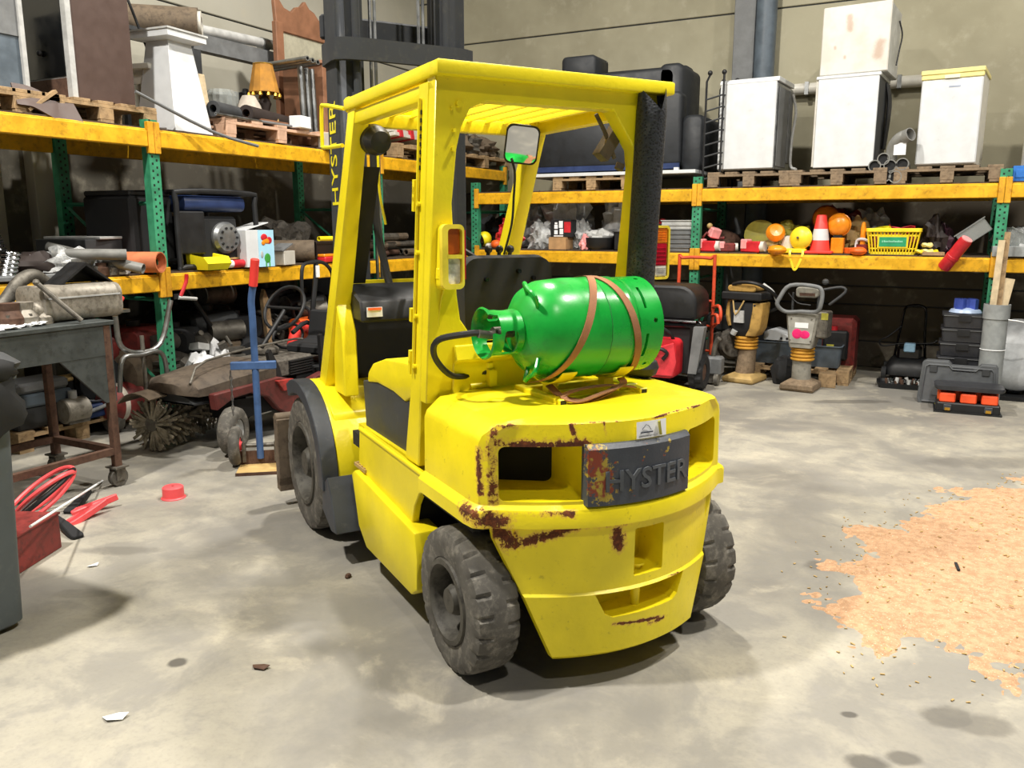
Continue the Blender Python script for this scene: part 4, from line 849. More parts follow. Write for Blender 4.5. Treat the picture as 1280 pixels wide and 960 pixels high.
T = thing('cardboard_box', 'plain brown cardboard box at the shelf edge under the printed box', 'box', (-3.856, 8.52, SB)); obj('carton', MB().bb(-.105, .105, -.1, .1, 0, .13), M['card'], T, bevel=.003); obj('flap', MB().bb(-.1, .1, -.1, .0, .13, .136), M['card'], T)
T = thing('printed_box', 'black and red printed box with white letters on the brown carton', 'box', (-3.836, 8.55, SB+.137), 3); obj('carton', MB().bb(-.12, .12, -.09, .09, 0, .19), M['black'], T, bevel=.003)
b = MB()
for k, (x0_, x1_, z0_, z1_) in enumerate(((-.075, -.035, .09, .135), (-.07, -.04, .14, .16), (-.075, -.035, .03, .075), (-.02, .025, .10, .175), (-.012, .03, .03, .09), (-.08, .03, .006, .018))): b.bb(x0_, x1_, -.094, -.089, z0_, z1_)
obj('white_print', b, M['paper'], T); obj('red_panel', MB().bb(.04, .118, -.092, -.089, .05, .165), M['red'], T)
T = thing('black_bowl', 'wide black bowl with grey crumpled filling on the middle shelf', 'bowl', (-3.422, 8.6, SB))
obj('bowl', MB().lathe([(0, .0), (.15, .0), (.18, .04), (.19, .13), (.183, .135), (.175, .05), (.14, .012), (0, .012)], n=32), M['black'], T, smooth=40)
obj('filling', crumple((.16, .15, .09), .45, 4, 37, 24, (0, 0, .13)), M['light_grey'], T)
bag('grey blue film bag between printed box and black bowl', (-3.658, 8.7, SB), (.11, .1, .18), 'film', 36); bag('pink film scrap lying on the bag left of the bowl', (-3.55, 8.48, SB), (.05, .05, .09), 'pink', 38)
bag('crumpled grey bag heaped behind the black bowl', (-3.307, 8.92, SB), (.2, .14, .33), 'tape', 39)
tray_box('black crate beside the black sleeve on the middle shelf', (-3.062, 8.58, SB), 0, (.28, .26, .2), 'black', 0, .01, 'black_crate')
for k in range(7):
    one('grey_tray', MB().bb(-.16, .16, -.14, .14, 0, .035).bb(-.17, .17, -.15, .15, .035, .045), M['light_grey' if k in (6, 5) else 'mid_grey'], '%s flat grey tray of the stack beside the middle upright' % ('bottom', 'second lowest', 'third lowest', 'middle', 'third highest', 'second highest', 'top')[k], 'tray', (-2.519+.008*((k*3) % 4-1.5), 8.6, SB+.0455*k), 2*((k*5) % 3-1), bevel=.003)
one('red_pouch', crumple((.06, .06, .06), .3, 2, 3), M['red'], 'red pouch behind the stack of grey trays', 'pouch', (-2.791, 8.82, SB+.33-.05))
one('grey_shelf_box', MB().bb(-.15, .15, -.12, .12, 0, .28), M['dark_grey'], 'dark box behind the stack of grey trays carrying the red pouch', 'box', (-2.791, 8.87, SB))
# ------------------------------------------------------------------ upper shelf of the left rack
PL = TL+PH
def tubeobj(name, a, b, r, t, m, label, cat='pipe', group=None, n=22):
    a, b = Vector(a), Vector(b); c = (a+b)/2
    o = one(name, MB().pipe(a-c, b-c, r, t, n), M[m], label, cat, c, 0, group); return o
def boxobj(name, d, m, label, cat, loc, rz=0, bevel=.004, group=None):
    return one(name, MB().bb(-d[0]/2, d[0]/2, -d[1]/2, d[1]/2, 0, d[2]), M[m], label, cat, loc, rz, group, bevel=bevel)
ya, yb_ = 3.699, 4.188
pallet('grey wooden pallet under the brown cabinet on the left rack', (-5.62, 3.9, TL), 90, .82, .9, 'wood')
T = thing('cabinet', 'tall brown cabinet with white front edge and black glass front', 'cabinet', (-5.55, 0, PL)); T.location.y = (ya+yb_)/2; hw = (yb_-ya)/2
obj('body', MB().bb(-.32, .32, -hw+.04, hw, 0, .95), M['brown'], T, bevel=.005)
obj('front_edge', MB().bb(-.33, .33, -hw, -hw+.04, -.0, .95), M['light_grey'], T, bevel=.003)
obj('front_glass', MB().bb(-.29, .28, -hw-.006, -hw, .14, .94), M['black_gloss'], T); obj('lower_front', MB().bb(-.29, .28, -hw-.006, -hw, .0, .13), M['rust_brown'], T)
obj('knob', MB().ball((.05, -hw-.02, .30), .02), M['black'], T)
T = thing('cabinet', 'dark cabinet with a pale grey door edge at the left picture edge', 'cabinet', (-5.62, 3.327, PL-.0), 0)
obj('body', MB().bb(-.3, .3, -.14, .12, 0, .62), M['slate'], T, bevel=.004); obj('upper_panel', MB().bb(.3, .31, -.14, .1, .34, .62), M['mid_grey'], T); obj('front_edge', MB().bb(.3, .33, .10, .13, .0, .62), M['light_grey'], T, bevel=.003)
pallet('brown wooden pallet at the left picture edge of the upper shelf', (-5.62, 3.315, TL), 90, .5, .9, 'wood')
o = one('brown_board', MB().tube([(0, 0, .10), (.02, .10, .09), (.05, .2, .04), (.06, .26, .015), (.06, .38, .02)], .01, sm=4, flat=((1, 0, .6), .16, .012)), M['brown'], 'bent dark brown board lying before the black glass front', 'board', (-5.2, 3.284, PL-.13))
o = one('wood_strip', MB().bb(-.02, .02, -.12, .12, 0, .02), M['wood'], 'short pale wooden slat beside the bent brown board', 'slat', (-5.17, 3.444, TL+.012)); o.rotation_euler = (R(35), 0, 0); o.location.z += .07
# white tapered plinth
T = thing('plinth', 'white tapered plinth with a square cap on the left rack', 'plinth', (-5.34, 4.608, TL), 4)
b = MB().loft([[(-.2, -.19, 0), (.2, -.19, 0), (.2, .19, 0), (-.2, .19, 0)], [(-.11, -.115, .66), (.11, -.115, .66), (.11, .115, .66), (-.11, .115, .66)]]); obj('shaft', b, M['white'], T, bevel=.004)
obj('cap', MB().loft([[(x, y, z) for x, y in ((-s, -s), (s, -s), (s, s), (-s, s))] for s, z in ((.12, .655), (.19, .67), (.19, .715), (.17, .725))]), M['white'], T)
obj('cap_top_board', MB().bb(-.2, .2, -.2, .2, .715, .728), M['light_grey'], T)  # thin grey board on top of the cap
T = thing('stool', 'small white stool frame behind the white plinth', 'stool', (-5.6, 4.596, TL), 10)
for x in (-.14, .14):
    for y in (-.14, .14): obj('leg', MB().bb(x-.022, x+.022, y-.022, y+.022, 0, .46), M['white_dirty'], T, bevel=.003)
obj('seat', MB().bb(-.19, .19, -.19, .19, .46, .50), M['white_dirty'], T, bevel=.004); obj('rail', MB().bb(-.14, .14, -.155, -.13, .36, .42).bb(.13, .155, -.14, .14, .36, .42), M['white_dirty'], T)
# roll and rails behind
zr = 3.149
T = thing('roll', 'grey brown fabric roll with a white ended core lying high on the left rack', 'roll', (-5.72, 4.962, zr), -48)
obj('roll_body', MB().pipe((0, -.55, 0), (0, .22, 0), .12, .07, 26), M['dust_brown'], T); obj('core', MB().pipe((0, -.5, 0), (0, .245, 0), .095, .04, 26), M['white_dirty'], T)
zs = zr-.13
T = thing('shelf_frame', 'dark metal stand with a board carrying the fabric roll', 'stand', (-5.75, 4.802, TL)); h = zs-TL
obj('board', MB().bb(-.16, .16, -.42, .30, h-.03, h), M['dark_grey'], T); 
for x in (-.13, .13):
    for y in (-.38, .26): obj('leg', MB().bb(x-.02, x+.02, y-.02, y+.02, 0, h-.03), M['dark_grey'], T)
o = one('black_cable', MB().tube([(.0, -.1, .10), (.08, -.12, .05), (.10, -.05, -.15), (.14, .02, -.42), (.12, .05, -.6)], .01, sm=5), M['black'], 'black cable hanging from the fabric roll behind the brown cabinet', 'cable', (-5.62, 4.549, zr))
p0, p1 = Vector((-6.0, 5.121, 3.214)), Vector((-6.0, 6.9, 3.277))
T = thing('rail', 'long pale metal rail with a clamp lying along the left wall', 'rail', (p0+p1)/2); d = (p1-p0)/2
obj('tube', MB().cyl(-d, d, .045, n=14), M['light_grey'], T); obj('channel', MB().bb(-.05, .05, -d.y, d.y, -.20, -.06), M['mid_grey'], T); obj('clamp', MB().cyl((0, .25, .0), (0, .33, -.0), .06, n=16), M['steel'], T)
for q, y in enumerate((p0.y+.3, p1.y-.3)):
    boxobj('rail_support', (.12, .1, (p0.z+p1.z)/2-.205-TL), 'dark_grey', ('dark post carrying the rail behind the fabric roll', 'dark post carrying the rail behind the wooden cabinet')[q], 'post', (-6.0, y, TL))
# bric-a-brac between plinth and wooden cabinet
pallet('pinkish grey pallet under the rolled carpets and metal rods', (-5.55, 5.519, TL), 90, 1.25, .9, 'wood_pink')
one('wooden_lamp_foot', MB().loft([[(x*s, y*s, z) for x, y in ((-.05, -.05), (.05, -.05), (.05, .05), (-.05, .05))] for s, z in ((1.1, 0), (1.1, .06), (.9, .07), (.6, .28))]), M['wood_pale'], 'pale wooden lamp foot right beside the white plinth', 'lamp foot', (-5.55, 5.072, PL+.1), bevel=.004)
boxobj('brown_carton', (.3, .55, .10), 'brown_dark', 'flat brown carton under the wooden lamp foot', 'box', (-5.62, 5.279, PL))
T = thing('glassware', 'cut glass vase with ribs between plinth and fringed lamp', 'vase', (-5.62, 5.362, PL+.10)); 
obj('bowl', MB().lathe([(.0, 0), (.07, 0), (.12, .06), (.125, .15), (.10, .2), (.095, .2), (.118, .15), (.11, .06), (.06, .012), (0, .012)], n=28, fn=lambda k, i, r: r*(1.03 if i % 2 else .97)), M['glass'], T, smooth=15)
one('glass_jar', MB().lathe([(.0, 0), (.05, 0), (.05, .22), (.045, .22), (.045, .01), (0, .01)], n=18), M['glass'], 'tall clear glass jar behind the cut glass vase', 'jar', (-5.70, 5.575, PL+.10))
one('cream_lampshade', MB().lathe([(.13, 0), (.10, .09), (.055, .17), (.052, .17), (.095, .09), (.126, 0)], n=24, closed=True, fn=lambda k, i, r: r*(1 if i % 3 else .95)), M['cloth'], 'bare cream lampshade left of the fringed lamp', 'lampshade', (-5.50, 5.556, PL+.10), smooth=30)
boxobj('dark_crate', (.5, .75, .10), 'black_matte', 'black flat crate carrying the vase and both lampshades', 'crate', (-5.62, 5.657, PL))
T = thing('table_lamp', 'table lamp with a gold brown fringed shade on the left rack', 'lamp', (-5.5, 5.748, PL+.10))
sh_ = obj('lamp_shade', MB().lathe([(.135, .22), (.085, .46), (.082, .46), (.131, .22)], n=12, closed=True), M['lampshade'], T, smooth=0)
for k in range(12): a = 2*PI*k/12; obj('fringe', MB().lathe([(0, -.0), (.012, -.01), (.018, -.035), (0, -.04)], (.133*math.cos(a), .133*math.sin(a), .222), n=6), M['gold'], sh_)
obj('shade_top', MB().tube([(.084*math.cos(2*PI*k/12), .084*math.sin(2*PI*k/12), .46) for k in range(12)], .006, 5, closed=True), M['gold'], sh_)
obj('lamp_base', MB().lathe([(0, 0), (.07, 0), (.075, .02), (.03, .04), (.045, .09), (.06, .13), (.03, .19), (.012, .21), (.012, .4), (0, .4)], n=16), M['brown_dark'], T, smooth=40)
one('dark_flower_ornament', MB().ball((0, 0, .1), (.05, .05, .1), 10).ball((.0, -.03, .20), .05, 10, .6, 4, 2).ball((.02, .04, .24), .04, 10, .6, 4, 3), M['black'], 'dark flower ornament behind the cream lampshade', 'ornament', (-5.78, 5.747, PL+.10))
for k, (px, dz, r, m, lb, yy) in enumerate(((275, .0, .06, 'dark_grey', 'dark grey carpet roll lying under the lamps at the pallet front', .75), (290, .0, .05, 'tan', 'pale carpet roll beside the plinth foot', .5), (322, .005, .065, 'brown_dark', 'black brown carpet roll nearest the wooden cabinet', .7))):
    o = tubeobj('carpet_roll', (-5.17-.1*(k % 2), 5.154+.22-yy/2+(k-1)*.16, PL+r+.002), (-5.28-.1*((k+1) % 2), 5.154+.22+yy/2+(k-1)*.16, PL+r+.002), r, r*.5, m, lb, 'carpet roll')
for k in range(8):
    a = Vector((-5.12-.035*k, 4.78+.06*((k*3) % 4), TL+.16+.004*k)); b_ = a+Vector((-.05+.03*(k % 3), .75+.12*((k*5) % 3), .0))
    a.z = b_.z = PL+.012
    tubeobj('metal_rod', a+Vector((.04, 0, 0)), b_+Vector((.02, 0, 0)), .011, .004, ('steel', 'mid_grey', 'rust_brown')[k % 3], 'thin %s rod, %s from the front of the bundle on the pink pallet' % (('steel', 'grey', 'rusty')[k % 3], ('first', 'second', 'third', 'fourth', 'fifth', 'sixth', 'seventh', 'eighth')[k]), 'rod', 'metal rods on the pallet', 8)
one('orange_wood_strip', MB().bb(-.03, .03, -.35, .35, 0, .015), M['wood_red'], 'reddish wooden strip lying on the metal rods', 'wood strip', (-5.2, 5.555, PL+.026), 4)
one('leaning_stick', MB().tube([(0, 0, 0), (.12, .55, -.22), (.19, .95, -.30)], .012, 8, sm=3), M['mid_grey'], 'thin grey stick slanting down across the white plinth', 'stick', (-5.12, 4.102, TL+.23))
# wooden wall cabinet, silver tubes and headboard
yc = 6.401; 
T = thing('wooden_cabinet', 'reddish wooden bedside cabinet with a rounded top board on the left rack', 'cabinet', (-5.45, yc, TL))
obj('body', MB().bb(-.24, .24, -.20, .22, 0, .76), M['wood_red'], T, bevel=.004)
obj('top_board', MB().prism(rrect(-.27, .27, -.24, .26, .08), 'xy', .76, .79), M['wood_red'], T, bevel=.004); obj('foot_rail', MB().bb(-.25, .25, -.21, .23, 0, .05), M['brown_dark'], T)
obj('rosette', MB().cyl((.24, .0, .30), (.252, .0, .30), .035, .03, 12), M['brown_dark'], T)
for k in range(3): tubeobj('silver_tube', (-5.26, yc-.42+.075*k, PL+.005), (-5.28, yc-.42+.075*k, PL+.56), .026, .008, 'steel', ('left', 'middle', 'right')[k]+' of the three upright silver tubes beside the wooden cabinet', 'tube')
for k in range(3): tubeobj('silver_cross_tube', (-5.05-.02*k, yc-.58+.09*k, PL+.585), (-5.7, yc-.50+.09*k, PL+.585), .022, .008, 'steel', ('front', 'middle', 'back')[k]+' silver tube lying across the upright silver tubes', 'tube')
boxobj('white_green_box', (.12, .16, .10), 'paper', 'small white box with green top beside the wooden cabinet', 'box', (-5.12, 5.768, PL), 10)
boxobj('white_carton', (.14, .22, .13), 'white_dirty', 'white carton at the foot of the wooden cabinet near the mast', 'box', (-5.08, 6.135, TL), 0)
# headboard / mirror frame: on the cabinet top
T = thing('headboard', 'carved wooden mirror frame standing behind the wooden cabinet', 'mirror frame', (-5.82, 6.689, TL), 0); hh = 3.633-TL; hw = .38
crest = [(-hw-.03, hh-.28), (-hw-.05, hh-.02), (-hw, hh+.02), (-hw+.08, hh-.06), (-.2, hh-.08), (-.13, hh-.02), (-.06, hh+.0), (0, hh+.06), (.06, hh), (.13, hh-.02), (.2, hh-.08), (hw-.08, hh-.06), (hw, hh+.02), (hw+.05, hh-.02), (hw+.03, hh-.28)]
obj('crest', MB().prism(crest, 'yz', -.025, .02), M['wood_red'], T, bevel=.006)
for s in (-1, 1): obj('side_post', MB().bb(-.03, .025, s*(hw-.0)-.05, s*hw+.05, 0, hh-.2), M['wood_red'], T, bevel=.005)
obj('mirror', MB().bb(-.012, .0, -hw+.05, hw-.05, .3, hh-.28), mat('dusty_mirror', '#b9b6a2', .35, .2), T); obj('lower_rail', MB().bb(-.03, .02, -hw, hw, .2, .32), M['wood_red'], T)
# behind the forklift: barrier boards, bags on a pallet
T = thing('barrier_boards', 'stack of white boards with red tape bands seen through the forklift cab', 'boards', (-5.45, 7.563, PL))
for k in range(5):
    o = obj('board', MB().bb(-.35+.03*k, .2-.02*k, -.30, .62, .012+.045*k, .05+.045*k), M['white_dirty'], T, bevel=.003)
for y in (-.16, .12): obj('red_band', MB().bb(-.3, .215, y-.035, y+.035, .005, .245), M['red'], T)
T.rotation_euler = (0, R(-8), R(10)); T.location.z += .05
pallet('brown wooden pallet under the white boards with red bands', (-5.55, 7.738, TL), 90, 1.1, .9, 'wood')
pallet('brown wooden pallet under the brown sacks near the hall corner', (-5.55, 9.05, TL), 90, 1.2, .9, 'wood')
for k, (px, z, m) in enumerate(((585, 0, 'dust_brown'), (603, .0, 'junk'), (622, 0, 'dust_brown'), (595, .22, 'dust_brown'), (630, .0, 'brown'))):
    y = (8.62, 8.95, 9.28, 8.8, 9.42)[k]
    bag('%s brown sack on the pallet near the hall corner' % ('left end', 'second', 'third', 'topmost', 'right end')[k], (-5.35-.15*(z > 0)-.1*(k==4), y, PL+z), (.18, .30, .13), m, 50+k, 'sack', name='sack')
# ------------------------------------------------------------------ middle shelf of the left rack
def LP(y, X=-5.25): return (X, y, SL)
T = thing('coil_hose', 'black and grey ribbed hose hanging at the left picture edge', 'hose', (-5.2, 3.129, SL))
for k in range(13): obj('coil', MB().tube([(.05*math.cos(a), .05*math.sin(a)-.02+.008*k*(1 if k < 6 else -1), .035+.026*k) for a in [2*PI*i/14 for i in range(14)]], .012, 6, closed=True), M['black_gloss' if k > 5 else 'chrome'], T)
for k, (px0, px1, py, r, m, lb, X0, X1) in enumerate(()): pass
tubeobj('orange_pipe', (-5.02, 4.119, SL+.077), (-5.62, 3.899, SL+.077), .075, .008, 'terracotta', 'terracotta plastic pipe pointing at the green upright')
tubeobj('grey_pipe', (-4.98, 3.935, SL+.04), (-5.55, 3.625, SL+.19), .036, .005, 'pvc', 'grey plastic pipe lying lowest in front of the orange pipe')
tubeobj('grey_pipe', (-5.05, 3.863, SL+.14), (-5.3, 3.483, SL+.15), .038, .005, 'pvc', 'grey plastic pipe lying across the metal parts left of the orange pipe')
tubeobj('grey_pipe', (-5.13, 3.926, SL+.046), (-5.55, 3.771, SL+.046), .045, .006, 'mid_grey', 'short grey pipe end under the crossing grey pipe')
for k, px in enumerate((124, 136, 147)):
    T = thing('metal_part', ('rusty', 'grey', 'pale grey')[k]+' metal casting under the crossing grey pipe', 'casting', (-5.17, (3.746, 3.82, 3.896)[k], SL), 30*k)
    obj('body', MB().lathe([(0, 0), (.05, 0), (.05, .05), (.035, .06), (.035, .085), (0, .085)], n=14), M[('rust_brown', 'cast', 'light_grey')[k]], T); obj('flange', MB().cyl((0, -.05, .04), (0, .05, .04), .025, n=10), M['cast'], T)
bag('long bundle wrapped in clear film left of the grey pipes', (-5.3, 3.613, SL), (.10, .26, .10), 'film', 61, 'bundle')
one('dark_bundle', MB().ball((0, 0, .08), (.13, .16, .085), 16, .4, 3, 3), M['brown_dark'], 'dark bundle at the left of the film wrapped bundle', 'bundle', (-5.35, 3.398, SL))
boxobj('grey_plate', (.5, .5, .02), 'light_grey', 'pale grey plate lying on the dark carton behind the pipes', 'plate', (-5.65, 4.086, SL+.24), 12)
boxobj('dark_carton', (.5, .5, .24), 'dark_grey', 'dark carton behind the grey pipes under a pale plate', 'box', (-5.65, 4.02, SL), 5)
boxobj('wood_strip', (.1, .9, .03), 'mid_grey', 'pale strip lying along the shelf edge at the left', 'strip', (-5.13, 3.178, SL), 0)
# generators
def generator(name, label, loc, rz, front, frame, big=1.):
    T = thing(name, label, 'generator', loc, rz); T.scale = (1.2,)*3
    for s in (-1, 1):
        obj('tube_frame', MB().tube([(s*.25, -.31, .03), (s*.25, -.31, .42), (s*.25, -.27, .49), (s*.25, .27, .49), (s*.25, .31, .42), (s*.25, .31, .03), (s*.25, .27, .0+.02), (s*.25, -.27, .02)], .018, 10, sm=3, closed=True), M[frame], T)
    for y, z in ((-.27, .49), (.27, .49), (-.3, .06), (.3, .06)): obj('cross_tube', MB().cyl((-.25, y, z), (.25, y, z), .015, n=8), M[frame], T)
    obj('fuel_tank', MB().prism(rrect(-.24, .24, .37, .47, .04), 'xz', -.24, .24), M[front], T, bevel=.012, seg=2)
    obj('tank_cap', MB().cyl((0, 0, .47), (0, 0, .50), .04), M['black'], T)
    obj('engine_block', MB().bb(-.2, .2, -.2, .2, .05, .34), M['black_matte'], T, bevel=.02)
    obj('control_panel', MB().bb(.2, .235, -.29, -.09, .1, .37), M['black'], T, bevel=.008)
    b = MB().lathe([(.0, .03), (.04, .035), (.09, .025), (.105, .0), (.105, -.05)], (.22, .08, .2), (1, 0, 0), 28)
    rc = obj('recoil_cover', b, M['metal_disc'], T, smooth=30)
    for k in range(10): a = 2*PI*k/10; obj('cover_slot', MB().box((.252, .08+.065*math.cos(a), .2+.065*math.sin(a)), (.012, .014, .014), (a, 0, 0)), M['black'], rc)
    return T
generator('generator', 'blue and black tubular frame generator right of the green upright', (-5.42, 4.791, SL), -4, 'navy', 'black')
T = thing('power_unit', 'black boxed power unit half hidden behind the green upright', 'power unit', (-5.55, 4.298, SL), 3); obj('body', MB().bb(-.25, .25, -.2, .2, .02, .55), M['black_matte'], T, bevel=.02); obj('lid', MB().bb(-.24, .24, -.19, .19, .55, .59), M['black'], T, bevel=.01); obj('foot', MB().bb(-.2, .2, -.18, -.12, 0, .02), M['black'], T); obj('foot', MB().bb(-.2, .2, .12, .18, 0, .02), M['black'], T)
b = MB().bb(-.05, .05, -.11, .11, 0, .012).bb(-.05, .05, -.11, -.103, 0, .075).bb(-.05, .05, .103, .11, 0, .085).bb(-.05, -.043, -.11, .11, 0, .085).bb(.043, .05, -.11, .11, 0, .06)
T = one('yellow_bin', MB().loft([[(.11, -.10, 0), (.11, .10, 0), (-.08, .10, 0), (-.08, -.10, 0)], [(.14, -.12, .05), (.14, .12, .05), (-.09, .12, .05), (-.09, -.12, .05)], [(.10, -.125, .10), (.10, .125, .10), (-.09, .125, .125), (-.09, -.125, .125)], [(.09, -.115, .095), (.09, .115, .095), (-.08, .115, .12), (-.08, -.115, .12)], [(.1, -.1, .02), (.1, .1, .02), (-.07, .1, .02), (-.07, -.1, .02)]]), M['lime'], 'bright yellow plastic bin in front of the blue generator', 'bin', (-5.12, 4.632, SL), 0)
T = thing('spray_can', 'red and white spray can lying right of the yellow bin', 'spray can', (-5.1, 4.895, SL+.033))
obj('can', MB().cyl((0, -.03, 0), (0, .10, 0), .032), M['red'], T); obj('cap', MB().cyl((0, -.09, 0), (0, -.03, 0), .03), M['paper'], T); obj('nozzle', MB().cyl((0, .10, 0), (0, .16, 0), .016, .01), M['red_dull'], T)
T = thing('wood_ledge', 'yellow wooden strip lying across the red can beside the bin', 'strip', (-5.18, 5.004, SL+.068)); obj('strip', MB().bb(-.03, .03, -.12, .16, 0, .014), M['tan'], T); obj('prop', MB().bb(-.03, .03, .12, .16, -.068, 0), M['tan'], T)
T = thing('toy_box', 'white and pale blue carton with fruit picture on the middle shelf', 'box', (-5.15, 5.14, SL), -6); 
obj('carton', MB().bb(-.1, .12, -.15, .13, 0, .30), M['white'], T, bevel=.003); obj('flap', MB().box((.0, -.02, .33), (.2, .25, .006), (R(14), 0, 0)), M['white'], T)
f = obj('blue_face', MB().bb(.12, .123, -.03, .13, 0, .30), mat('pale_blue_print', '#a9d8ee', .5, var=.05), T)
obj('red_fruit', MB().ball((.124, .03, .24), (.004, .035, .03), 12).ball((.124, .08, .215), (.004, .03, .03), 12), M['red'], f); obj('yellow_fruit', MB().ball((.1245, .055, .21), (.004, .045, .022), 12).ball((.1245, .02, .195), (.004, .02, .02), 12), M['amber'], f); obj('green_figure', MB().ball((.1245, .055, .07), (.004, .032, .04), 12).bb(.122, .126, .035, .045, .0, .05).bb(.122, .126, .07, .08, .0, .05), mat('leaf_green', '#3f9b3a', .5), f); obj('grey_figure', MB().ball((.124, .0, .1), (.004, .014, .03), 10), M['light_grey'], f)
T = thing('white_carton', 'small white carton with a grey lid right of the fruit box', 'box', (-5.14, 5.482, SL), 14); obj('carton', MB().bb(-.06, .07, -.09, .10, 0, .12), M['white_dirty'], T, bevel=.003); obj('lid', MB().box((.0, -.02, .15), (.14, .19, .01), (R(18), 0, 0)), M['mid_grey'], T)
tubeobj('dusty_duct', (-5.2, 5.97, SL+.105), (-5.7, 5.532, SL+.105), .10, .012, 'dust_brown', 'dusty brown metal duct lying right of the white carton', 'duct')
bag('dark dusty heap behind the metal duct', (-5.65, 6.056, SL), (.2, .28, .2), 'junk', 63, 'sack', name='sack')
T = thing('red_yellow_tool', 'red tool with a yellow top at the shelf edge next to the mast', 'tool', (-5.13, 6.063, SL), 5); obj('body', MB().bb(-.05, .05, -.10, .1, 0, .05), M['red'], T, bevel=.01); obj('grip', MB().bb(-.04, .04, -.10, .1, .05, .075), M['amber'], T, bevel=.006)
tubeobj('yellow_tube', (-5.15, 5.979, SL+.215), (-5.15, 6.429, SL+.215), .022, .006, 'lime', 'short yellow tube on the carton beside the mast')
boxobj('brown_carton', (.3, .5, .19), 'brown_dark', 'brown carton beside the mast carrying a yellow tube', 'box', (-5.35, 6.251, SL))
random.seed(4); rank = [0, 1, 2, 3, 4, 5]*3
for k in range(16):
    y = 7.138-.15+.2*rank[k]+random.uniform(-.05, .05); z = SL+.045+.085*(k//6); x = -5.25-random.uniform(0, .3); a = random.uniform(-.5, .5)
    d = Vector((math.sin(a)*.1, math.cos(a)*.26, 0))
    tubeobj('old_tool', (x-d.x, y-d.y, z), (x+d.x, y+d.y, z), random.uniform(.025, .043), .01, random.choice(['rust_brown', 'cast', 'dust_brown', 'wood_grey']), '%s pipe piece from the left, %s layer of heap behind the cab' % (('first', 'second', 'third', 'fourth', 'fifth', 'sixth')[rank[k]], ('bottom', 'middle', 'top')[k//6]), 'pipe piece', 'pipe pieces behind the forklift', 10)
# barrel of dark hoses behind, seen through the cab
# ------------------------------------------------------------------ left foreground
T = thing('wheelie_bin', 'dark grey wheelie bin at the left picture edge', 'bin', (-3.38, 1.50, 0))
def sq(hx, hy, z, r=.05): return [(x, y, z) for x, y in rrect(-hx, hx, -hy, hy, r)]
obj('body', MB().loft([sq(.29, .26, .02), sq(.30, .27, .03), sq(.325, .30, .95), sq(.325, .30, .98), sq(.35, .325, .985), sq(.355, .33, 1.03), sq(.33, .31, 1.03), sq(.31, .28, .9)], True, True), M['bin_grey'], T, smooth=40)
obj('lid', MB().loft([sq(.36, .335, 1.03), sq(.365, .34, 1.045), sq(.34, .31, 1.08, .08), sq(.2, .2, 1.10, .1)]), M['dark_grey'], T, smooth=40)
for y in (-.26, .26): obj('wheel', MB().cyl((-.30, y-.03, .1), (-.30, y+.03, .1), .10, n=24), M['rubber'], T)
obj('axle', MB().cyl((-.30, -.26, .1), (-.30, .26, .1), .012), M['steel'], T)
o = one('bin_liner', MB().ball((0, 0, 0), (.05, .18, .15), 24, .3, 2.5, 4).ball((-.02, .02, .13), (.06, .17, .06), 20, .25, 3, 8), M['black_matte'], 'black cloth bag hanging over the rim of the grey bin', 'bag', (-3.015, 1.62, .90), smooth=40)
# workbench
T = thing('workbench', 'grey steel workbench on brown castor legs at the left', 'workbench', (-4.607, 2.36, 0)); bw, bl = .32, .80
obj('top', MB().bb(-bw, bw, -bl, bl, .975, 1.0), M['bench_grey'], T, bevel=.003)
obj('apron', MB().bb(bw-.03, bw-.01, -bl+.02, bl-.02, .80, .975).bb(-bw+.02, bw-.02, bl-.04, bl-.02, .80, .975), M['bench_grey'], T)
obj('gusset', MB().prism([(bl-.35, .80), (bl-.02, .80), (bl-.02, .52), (bl-.09, .52)], 'yz', bw-.03, bw-.012), M['bench_grey'], T)
for sx in (-1, 1):
    for sy in (-1, 1):
        l = obj('leg', MB().bb(sx*(bw-.03)-.022, sx*(bw-.03)+.022, sy*(bl-.05)-.022, sy*(bl-.05)+.022, .12, .975), M['rust_brown'], T, bevel=.003)
        x, y = sx*(bw-.03), sy*(bl-.05)
        obj('castor', MB().cyl((x-.02, y, .055), (x+.02, y, .055), .055, n=20), M['rubber'], l); obj('castor_fork', MB().bb(x-.035, x-.025, y-.03, y+.03, .04, .12).bb(x+.025, x+.035, y-.03, y+.03, .04, .12).bb(x-.05, x+.05, y-.045, y+.045, .115, .125), M['cast'], l)
for sx in (-1, 1): obj('long_rail', MB().bb(sx*(bw-.03)-.018, sx*(bw-.03)+.018, -bl+.07, bl-.07, .20, .24), M['rust_brown'], T)
obj('short_rail', MB().bb(-bw+.05, bw-.05, bl-.07, bl-.03, .20, .24), M['rust_brown'], T); obj('short_rail', MB().bb(-bw+.05, bw-.05, -bl+.03, -bl+.07, .20, .24), M['rust_brown'], T)
BT = 1.001
T = thing('exhaust_silencer', 'dusty boxy exhaust silencer lying on the workbench', 'exhaust', (-4.56, 3.087, BT)); T.scale = (.85, .76, .9)
rr_ = lambda y, k=1: [(x*k, y, .115+z*k) for x, z in rrect(-.16, .16, -.112, .112, .07)]
obj('shell', MB().loft([rr_(-.33, .9), rr_(-.32), rr_(-.29), rr_(-.285, 1.02), rr_(-.27, 1.02), rr_(-.265), rr_(.265), rr_(.27, 1.02), rr_(.285, 1.02), rr_(.29), rr_(.32), rr_(.33, .9)]), M['alu'], T, smooth=40)
obj('seam', MB().bb(.158, .166, -.3, .3, .15, .16), M['light_grey'], T)
obj('outlet', MB().pipe((.0, .32, .16), (.02, .40, .17), .04, .008), M['rust_brown'], T); obj('outlet', MB().pipe((.05, .32, .06), (.07, .37, .06), .03, .006), M['alu'], T)
